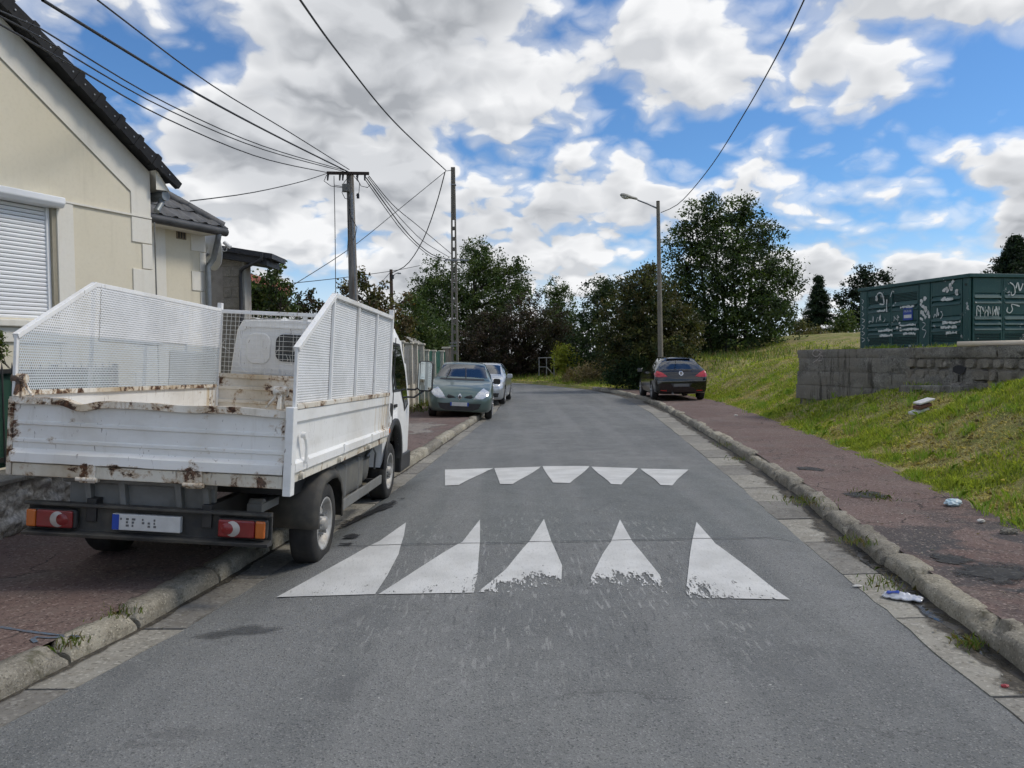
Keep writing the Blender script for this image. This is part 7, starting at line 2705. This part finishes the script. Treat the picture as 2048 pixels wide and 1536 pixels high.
for s in (-1, 1):
    for y in (.93, 3.62):
        car_wheel(astra, s * .795, y, .325, .325, .21, 5)
    decal(bv, [(s * .46, .83), (s * .70, .80), (s * .86, .82), (s * .88, .93), (s * .80, 1.02), (s * .62, .95)], 'y', 'tail_lamp', M_TAILR, astra, .014, frm=1)
    decal(bv, [(s * .50, .335), (s * .70, .345), (s * .70, .375), (s * .50, .365)], 'y', 'reflector', M_TAILR, astra, .010, frm=1)
    decal(bv, [(s * .04, 1.005), (s * .06, 1.04), (s * .36, 1.03), (s * .36, 1.01)] if s < 0 else [(.0, 1.006), (.0, 1.03), (.01, 1.03)], 'y', 'rear_wiper', M_BLACK, astra, .02, frm=1)
for a_, b_, mt, of in (((.075), .0, M_CHROME, .012), ((.048), .0, M_BLACK, .018)):
    decal(bv, [(a_ * math.cos(2 * math.pi * k / 16), .93 + a_ * math.sin(2 * math.pi * k / 16)) for k in range(16)], 'y', 'emblem', mt, astra, of, frm=1)
decal(bv, [(-.05, .922), (.05, .932), (.05, .94), (-.05, .93)], 'y', 'emblem', M_CHROME, astra, .022, frm=1)
decal(bv, [(-.36, .60), (.36, .60), (.28, .47), (-.28, .47)], 'y', 'plate_recess', M_BLACK, astra, .006, frm=1)
decal(bv, [(-.26, .49), (.26, .49), (.26, .58), (-.26, .58)], 'y', 'number_plate', simple('grey_plate', (0.16, 0.16, 0.155), 0.6), astra, .012, frm=1)
decal(bv, [(-.80, .665), (.80, .665), (.82, .685), (-.82, .685)], 'y', 'bumper_seam', M_GREYP, astra, .008, frm=1)
MB().prism([(3.62, 1.452), (3.86, 1.440), (3.88, 1.42), (3.70, 1.41)], -.40, .40, lambda a, b, d: (d, a, b)).build('roof_spoiler', M_BLKC, astra, .008)
mirrors(astra, 1.45, 1.0, .86, M_BLKC)
seats(astra, 1.6, 3.2, 1.03, .74)
MB().tube([(.3, 4.3, .26), (.3, 4.5, .25)], .03, 10).build('exhaust', M_STEEL, astra)
astra.rotation_euler = (0, 0, math.pi + R_(-1.5))
# front is local y=0; rear bumper stands at Y=26.0
astra.location = (5.86, 26.05 + 4.42, PZ + .005)

# ================================================================== trees and shrubs
tr = np.random.default_rng(21)


def rand_dirs(n):
    v = tr.normal(size=(n, 3))
    return v / np.linalg.norm(v, axis=1, keepdims=True)


def leaf_quads(cent, size, up=0.35, aspect=0.55):
    n = len(cent)
    nrm = rand_dirs(n) + np.array([0, 0, up])
    nrm /= np.linalg.norm(nrm, axis=1, keepdims=True)
    a = np.cross(nrm, rand_dirs(n))
    a /= np.linalg.norm(a, axis=1, keepdims=True)
    b = np.cross(nrm, a)
    s = (size * tr.uniform(.6, 1.35, n))[:, None]
    return np.stack([cent - a * s * .5, cent + b * s * aspect * .5 + nrm * s * .06, cent + a * s * .5, cent - b * s * aspect * .5 + nrm * s * .06], 1)


def make_tree(name, label, cat, Y, lobes, colors, leaf=.16, dens=1.0, trunk=None, group=None, clump=.42, fill=.55, spread=.9, depthk=1.0, trunks=1, gap=.0, zbase=None, tr_r=.16, twig=True, jag=.25, up=.35):
    """lobes in photo pixels (px, py, radius) give the outline; each has its real size at the distance Y"""
    k = Y / FPX
    L = []
    for lb_ in lobes:
        px, py, r = lb_[:3]
        dy = lb_[3] if len(lb_) > 3 else tr.uniform(-.6, .6) * r * k * depthk
        c = dp(px, py, Y)
        L.append((np.array([c.x, Y + dy, c.z]), r * k, lb_[4] if len(lb_) > 4 else 1.0))
    root = thing(name, label, cat, group=group)
    # clumps
    CL = []
    for c, r, sq in L:
        n = max(5, int(dens * 15 * (r / clump) ** 1.75))
        d = rand_dirs(n)
        rad = np.where(tr.random(n) < fill, tr.uniform(.78, 1.0 + jag, n), tr.uniform(.15, .8, n))
        CL.append(c + d * (rad * r)[:, None] * np.array([1, depthk, sq]))
    CL = np.concatenate(CL)
    zb = zbase if zbase is not None else 0.1
    CL = CL[CL[:, 2] > zb + .05]
    if gap:
        CL = CL[tr.random(len(CL)) > gap]
    nl = max(8, int(46 * (clump / leaf / 2.6) ** 2 * .62))
    cen = np.repeat(CL, nl, 0)
    crad = np.repeat(tr.uniform(.55, 1.25, len(CL)) * clump * spread, nl)
    o = tr.normal(size=(len(cen), 3)) * np.array([.52, .52, .40])
    cen = cen + o * crad[:, None]
    keep = cen[:, 2] > zb + .02
    colr = np.array(colors)
    ci = tr.integers(0, len(colr), len(CL))
    bright = tr.uniform(.65, 1.35, len(CL))
    col = np.repeat(colr[ci] * bright[:, None], nl, 0) * tr.uniform(.75, 1.25, len(cen))[:, None]
    V = leaf_quads(cen[keep], np.full(keep.sum(), leaf), up)
    crown = fast_mesh('crown', V, 4, M_LEAF, col[keep], root)
    # trunk and limbs
    cm = np.mean([c for c, r, s in L], 0)
    bx, by = (trunk[0], trunk[1]) if trunk else (cm[0], cm[1])
    if trunk and len(trunk) > 2:
        bx = dp(trunk[2], 700, Y).x
    ctop = max(c[2] for c, r, s in L)
    tm = MB()
    for q in range(trunks):
        ox = (q - (trunks - 1) / 2) * .55
        base = Vector((bx + ox, by + tr.uniform(-.3, .3) * (trunks > 1), zb - .15))
        top = Vector((cm[0] + ox * 2.2, cm[1], zb + (ctop - zb) * .86))
        m1 = base.lerp(top, .35) + Vector((tr.uniform(-.2, .2), 0, 0))
        m2 = base.lerp(top, .7) + Vector((tr.uniform(-.3, .3), tr.uniform(-.3, .3), 0))
        tm.tube([base, m1, m2, top], [tr_r, tr_r * .75, tr_r * .45, tr_r * .12], 8)
        pts = [base, m1, m2, top]
        for c, r, s in L[q::trunks]:
            t = min(.9, max(.12, (c[2] - r * .7 - zb) / max(.5, ctop - zb)))
            st = base.lerp(m1, t / .35) if t < .35 else m1.lerp(m2, (t - .35) / .35) if t < .7 else m2.lerp(top, (t - .7) / .3)
            cv = Vector(c)
            mid = st.lerp(cv, .55) + Vector((tr.uniform(-.15, .15), tr.uniform(-.15, .15), .1 * r))
            tm.tube([st, mid, cv], [tr_r * .38, tr_r * .24, tr_r * .1], 6)
            if twig:
                near = CL[np.argsort(((CL - c) ** 2).sum(1))[:int(10 + 14 * r)]]
                for e_ in near[::2]:
                    ev_ = Vector(e_)
                    s0 = mid.lerp(cv, tr.uniform(.1, 1))
                    tm.tube([s0, s0.lerp(ev_, .5) + Vector((0, 0, .05)), ev_], [tr_r * .10, tr_r * .07, tr_r * .03], 4, False)
    tm.build('trunk', M_BARK, root, fixn=False)
    return root


def conifer(name, label, Y, px, py_top, py_bot, half, colors, leaf=.22, group=None, zb=None, nb=150, droop=.25, ragged=.3):
    """tiered conifer: whorls of boughs with needle tufts"""
    root = thing(name, label, 'tree', group=group)
    top, bot = dp(px, py_top, Y), dp(px, py_bot, Y)
    zb = zb if zb is not None else bot.z - .5
    R0 = half * Y / FPX
    H = top.z - bot.z
    tm = MB()
    tm.tube([(top.x, Y, zb), (top.x, Y, top.z)], [.18, .02], 8)
    C_ = []
    for i in range(nb):
        t = tr.random() ** .8
        z = bot.z + H * t
        a = tr.random() * 2 * math.pi
        r = R0 * (1 - t) ** .95 * tr.uniform(1 - ragged, 1 + ragged * .6) + .05
        e_ = Vector((top.x + r * math.cos(a), Y + r * math.sin(a), z - droop * r + .10 * r))
        s_ = Vector((top.x, Y, z))
        tm.tube([s_, s_.lerp(e_, .6) + Vector((0, 0, .04 * r)), e_], [.03, .018, .006], 4, False)
        m = int(5 + r * 9)
        for j in range(m):
            f = .25 + .75 * (j + tr.random()) / m
            C_.append(tuple(s_.lerp(e_, f)))
    tm.build('trunk', M_BARK, root, fixn=False)
    C_ = np.array(C_)
    nl = 13
    cen = np.repeat(C_, nl, 0) + tr.normal(size=(len(C_) * nl, 3)) * np.array([.13, .13, .08]) * (leaf / .2)
    colr = np.array(colors)
    col = np.repeat(colr[tr.integers(0, len(colr), len(C_))], nl, 0) * tr.uniform(.6, 1.3, len(cen))[:, None]
    fast_mesh('crown', leaf_quads(cen, np.full(len(cen), leaf), .2, .3), 4, M_LEAF, col, root)
    return root


GREEN = [(.056, .092, .026), (.075, .112, .030), (.044, .075, .024), (.090, .122, .032)]
DGREEN = [(.028, .050, .020), (.036, .062, .024), (.044, .068, .022)]
OLIVE = [(.080, .090, .028), (.10, .104, .032), (.062, .072, .024), (.09, .078, .030)]
COPPER = [(.046, .034, .026), (.056, .038, .027), (.034, .038, .022), (.048, .050, .024)]
AUT = [(.085, .085, .028), (.12, .075, .030), (.11, .080, .036), (.07, .085, .026), (.11, .10, .04)]
YELL = [(.26, .29, .035), (.20, .24, .03), (.30, .30, .045)]
STRAW = [(.24, .19, .10), (.20, .15, .075), (.30, .24, .13)]
TG = 'trees along the bend'
# far belt, left to right
make_tree('walnut_tree', 'broad mid-green tree behind the concrete pole', 'tree', 60, [(880, 565, 48), (960, 535, 48), (1005, 555, 38), (1015, 610, 42), (925, 600, 70), (860, 630, 45), (980, 640, 60), (900, 680, 60), (950, 510, 25), (1035, 540, 18), (1040, 580, 22), (845, 600, 25)], GREEN, .19, .85, (0, 60, 950), TG, .62, tr_r=.28)
make_tree('elder_tree', 'bushy dark green tree left of the concrete pole above the fence', 'tree', 50, [(815, 640, 40), (850, 665, 45), (800, 690, 40), (845, 705, 45), (880, 700, 40), (830, 610, 22)], GREEN, .17, .85, None, TG, .5, tr_r=.16)
make_tree('copper_tree', 'dark purple-brown rounded tree at the bend behind the silver car', 'tree', 55, [(1000, 670, 55), (1060, 650, 52), (1110, 670, 48), (1130, 700, 40), (1050, 705, 60), (980, 710, 50), (940, 700, 45), (1100, 725, 40), (960, 650, 25)], COPPER, .16, 1.05, None, TG, .5, tr_r=.2)
make_tree('slim_tree', 'small rounded green tree rising behind the dark copper tree', 'tree', 66, [(1112, 585, 24), (1125, 612, 30), (1105, 630, 28), (1130, 650, 32), (1108, 665, 34)], GREEN, .18, .8, None, TG, .5, tr_r=.14)
make_tree('feathery_tree', 'dark feathery tree left of the brown bush at the bend', 'tree', 47, [(1210, 570, 26, .2, .6), (1190, 585, 22), (1225, 600, 34), (1195, 630, 38), (1200, 680, 46), (1175, 715, 36), (1225, 720, 40), (1160, 680, 26), (1160, 650, 20)], DGREEN + GREEN[:1], .16, .75, None, TG, .42, tr_r=.15)
make_tree('brown_bush', 'large olive-brown bush behind the street lamp and the black car', 'bush', 36.5, [(1290, 600, 52), (1330, 635, 52), (1250, 640, 52), (1290, 670, 66), (1360, 680, 42), (1240, 700, 48), (1330, 705, 55), (1290, 565, 30), (1255, 585, 24), (1300, 540, 14, 0, .7), (1380, 650, 22)], OLIVE + COPPER[3:] + DGREEN[:1], .13, 1.2, None, TG, .34, trunks=3, tr_r=.09)
make_tree('maple_tree', 'tall dark green multi-stemmed tree right of the street lamp', 'tree', 43, [(1415, 440, 42), (1420, 405, 18), (1485, 440, 46), (1530, 480, 38), (1500, 420, 20), (1400, 500, 55), (1470, 510, 66), (1545, 545, 46), (1365, 545, 44), (1440, 580, 70), (1520, 600, 60), (1400, 620, 60), (1565, 610, 34), (1480, 650, 62), (1420, 680, 50), (1350, 480, 16), (1372, 455, 18), (1575, 560, 18), (1540, 660, 42), (1350, 590, 30)], DGREEN + GREEN[:2], .17, .82, None, TG, .46, trunks=4, tr_r=.13, zbase=1.5)
conifer('fir_tree', 'small dark fir left of the pine behind the retaining wall', 62, 1637, 553, 662, 40, [(.020, .040, .020), (.028, .05, .024)], .20, 'conifers on the bank', zb=1.5, nb=150, ragged=.55)
make_tree('pine_tree', 'dark irregular pine tree behind the left end of the electricity cabinet', 'tree', 60, [(1730, 550, 20), (1745, 570, 26), (1715, 585, 28), (1745, 610, 30), (1715, 630, 32), (1690, 600, 16), (1765, 555, 14), (1700, 650, 26), (1735, 650, 34)], [(.014, .028, .015), (.020, .036, .018)], .22, .9, None, 'conifers on the bank', .45, tr_r=.15, zbase=1.6)
conifer('cypress_tree', 'feathery dark conifer above the right end of the electricity cabinet', 38, 2030, 478, 640, 62, [(.018, .036, .020), (.026, .046, .024)], .20, 'conifers on the bank', zb=1.6, nb=170, droop=-.55, ragged=.75)
make_tree('green_shrub', 'small green shrub between the fir and the pine', 'bush', 52, [(1690, 640, 20), (1675, 655, 16), (1705, 655, 14)], GREEN, .18, 1.0, None, None, .34, tr_r=.05, zbase=1.6)
make_tree('yellow_bush', 'small bright yellow-green bush at the bend beside the metal frame', 'bush', 48, [(1128, 705, 18), (1140, 720, 20), (1120, 722, 15), (1135, 740, 16)], YELL, .13, 1.2, None, None, .26, tr_r=.04)
make_tree('dry_thicket', 'dry straw-coloured thicket under the feathery tree', 'bush', 44, [(1190, 745, 22), (1165, 752, 18), (1215, 748, 18), (1140, 752, 12)], STRAW, .14, .9, None, None, .28, tr_r=.03)
make_tree('ivy_bush', 'low dark ivy-green bush at the foot of the brown bush', 'bush', 35.5, [(1250, 745, 24), (1275, 735, 24), (1225, 752, 18), (1290, 755, 20), (1262, 762, 16)], [(.030, .058, .020), (.022, .045, .016)], .11, 1.2, None, None, .26, tr_r=.04)
make_tree('dark_hedge', 'dark hedge closing the view at the bend behind the silver car', 'hedge', 58, [(920, 735, 34), (960, 735, 34), (1000, 738, 32), (1040, 738, 30), (1075, 736, 30), (1110, 735, 28), (890, 725, 40), (1150, 735, 28)], DGREEN + COPPER[:1], .20, 1.3, None, None, .45, tr_r=.06)
make_tree('far_hedge', 'dark hedge under the tall tree and brown bush on the bank', 'hedge', 46, [(1380, 690, 30), (1420, 695, 30), (1460, 695, 30), (1500, 690, 30), (1540, 690, 26), (1340, 700, 30)], DGREEN, .18, 1.2, None, None, .42, tr_r=.06, zbase=1.3)
make_tree('weed_thicket', 'pale thicket of tall dry weeds between the tall tree and the fir', 'weeds', 50, [(1600, 665, 22), (1625, 670, 20), (1650, 675, 18), (1590, 680, 20), (1680, 680, 14), (1585, 650, 14)], [(.12, .12, .045), (.16, .14, .07), (.09, .10, .035)], .16, .9, None, None, .3, tr_r=.03, zbase=1.5)
# gardens on the left
make_tree('cherry_tree', 'sparse reddening cherry tree behind the wooden pole', 'tree', 24, [(720, 600, 34), (760, 600, 34), (735, 635, 40), (780, 640, 34), (700, 580, 16), (815, 600, 10), (690, 575, 8), (725, 565, 14), (790, 660, 34), (745, 670, 40), (820, 650, 22), (720, 545, 6), (715, 555, 8)], AUT, .12, .62, None, 'garden trees behind the truck', .24, tr_r=.09, gap=.15)
make_tree('garden_shrub', 'dense dark green shrub just right of the breeze-block extension', 'bush', 19, [(500, 590, 26), (525, 580, 28), (510, 610, 34), (545, 600, 30), (565, 612, 28), (540, 560, 10), (548, 545, 7), (556, 532, 4), (490, 620, 30)], GREEN + OLIVE[:1], .10, .9, None, 'garden trees behind the truck', .20, tr_r=.06)
make_tree('spiky_bush', 'upright spiky bush above the truck cab roof', 'bush', 20, [(600, 612, 14), (618, 595, 7, 0, 1.8), (623, 582, 4, 0, 2.0), (632, 608, 12), (596, 592, 5, 0, 2.2), (650, 622, 14), (580, 618, 16), (610, 630, 22), (640, 635, 20)], [(.05, .07, .028), (.07, .08, .035), (.10, .065, .04)], .08, 1.0, None, 'garden trees behind the truck', .14, tr_r=.04)
make_tree('hanging_branch', 'leafy arching branch of a young tree above the truck cab', 'tree', 18.5, [(548, 560, 8), (562, 572, 6), (575, 565, 5), (540, 575, 9), (580, 580, 5), (553, 540, 5)], GREEN + AUT[:1], .10, .9, None, 'garden trees behind the truck', .16, tr_r=.04)
make_tree('box_shrub', 'tip of a green shrub at the left edge by the roller shutter', 'bush', 7.6, [(-12, 690, 16), (-8, 672, 10), (-20, 710, 20)], [(.09, .12, .03), (.07, .10, .03)], .045, 1.2, None, None, .06, tr_r=.012, zbase=.7)
# undergrowth of taller grass along the far verge
x, y, s = scatter(9000, 33, 62, 9, power=1.0)
s_ok = s > .8
x, y = x[s_ok], y[s_ok]
z = np.array([surf_z(a, b) for a, b in zip(x, y)])
n_ = len(x)
V = blades(x, y, z, tr.uniform(.12, .45, n_), np.full(n_, .016), tr.uniform(.1, .8, n_), None)
cg = np.array([[.10, .17, .03], [.14, .20, .04], [.22, .19, .09]])[tr.integers(0, 3, n_)]
tag(fast_mesh('tall_grass', V, 5, M_GRASS, cg), 'taller grass along the far verge before the trees', 'grass', kind='stuff')
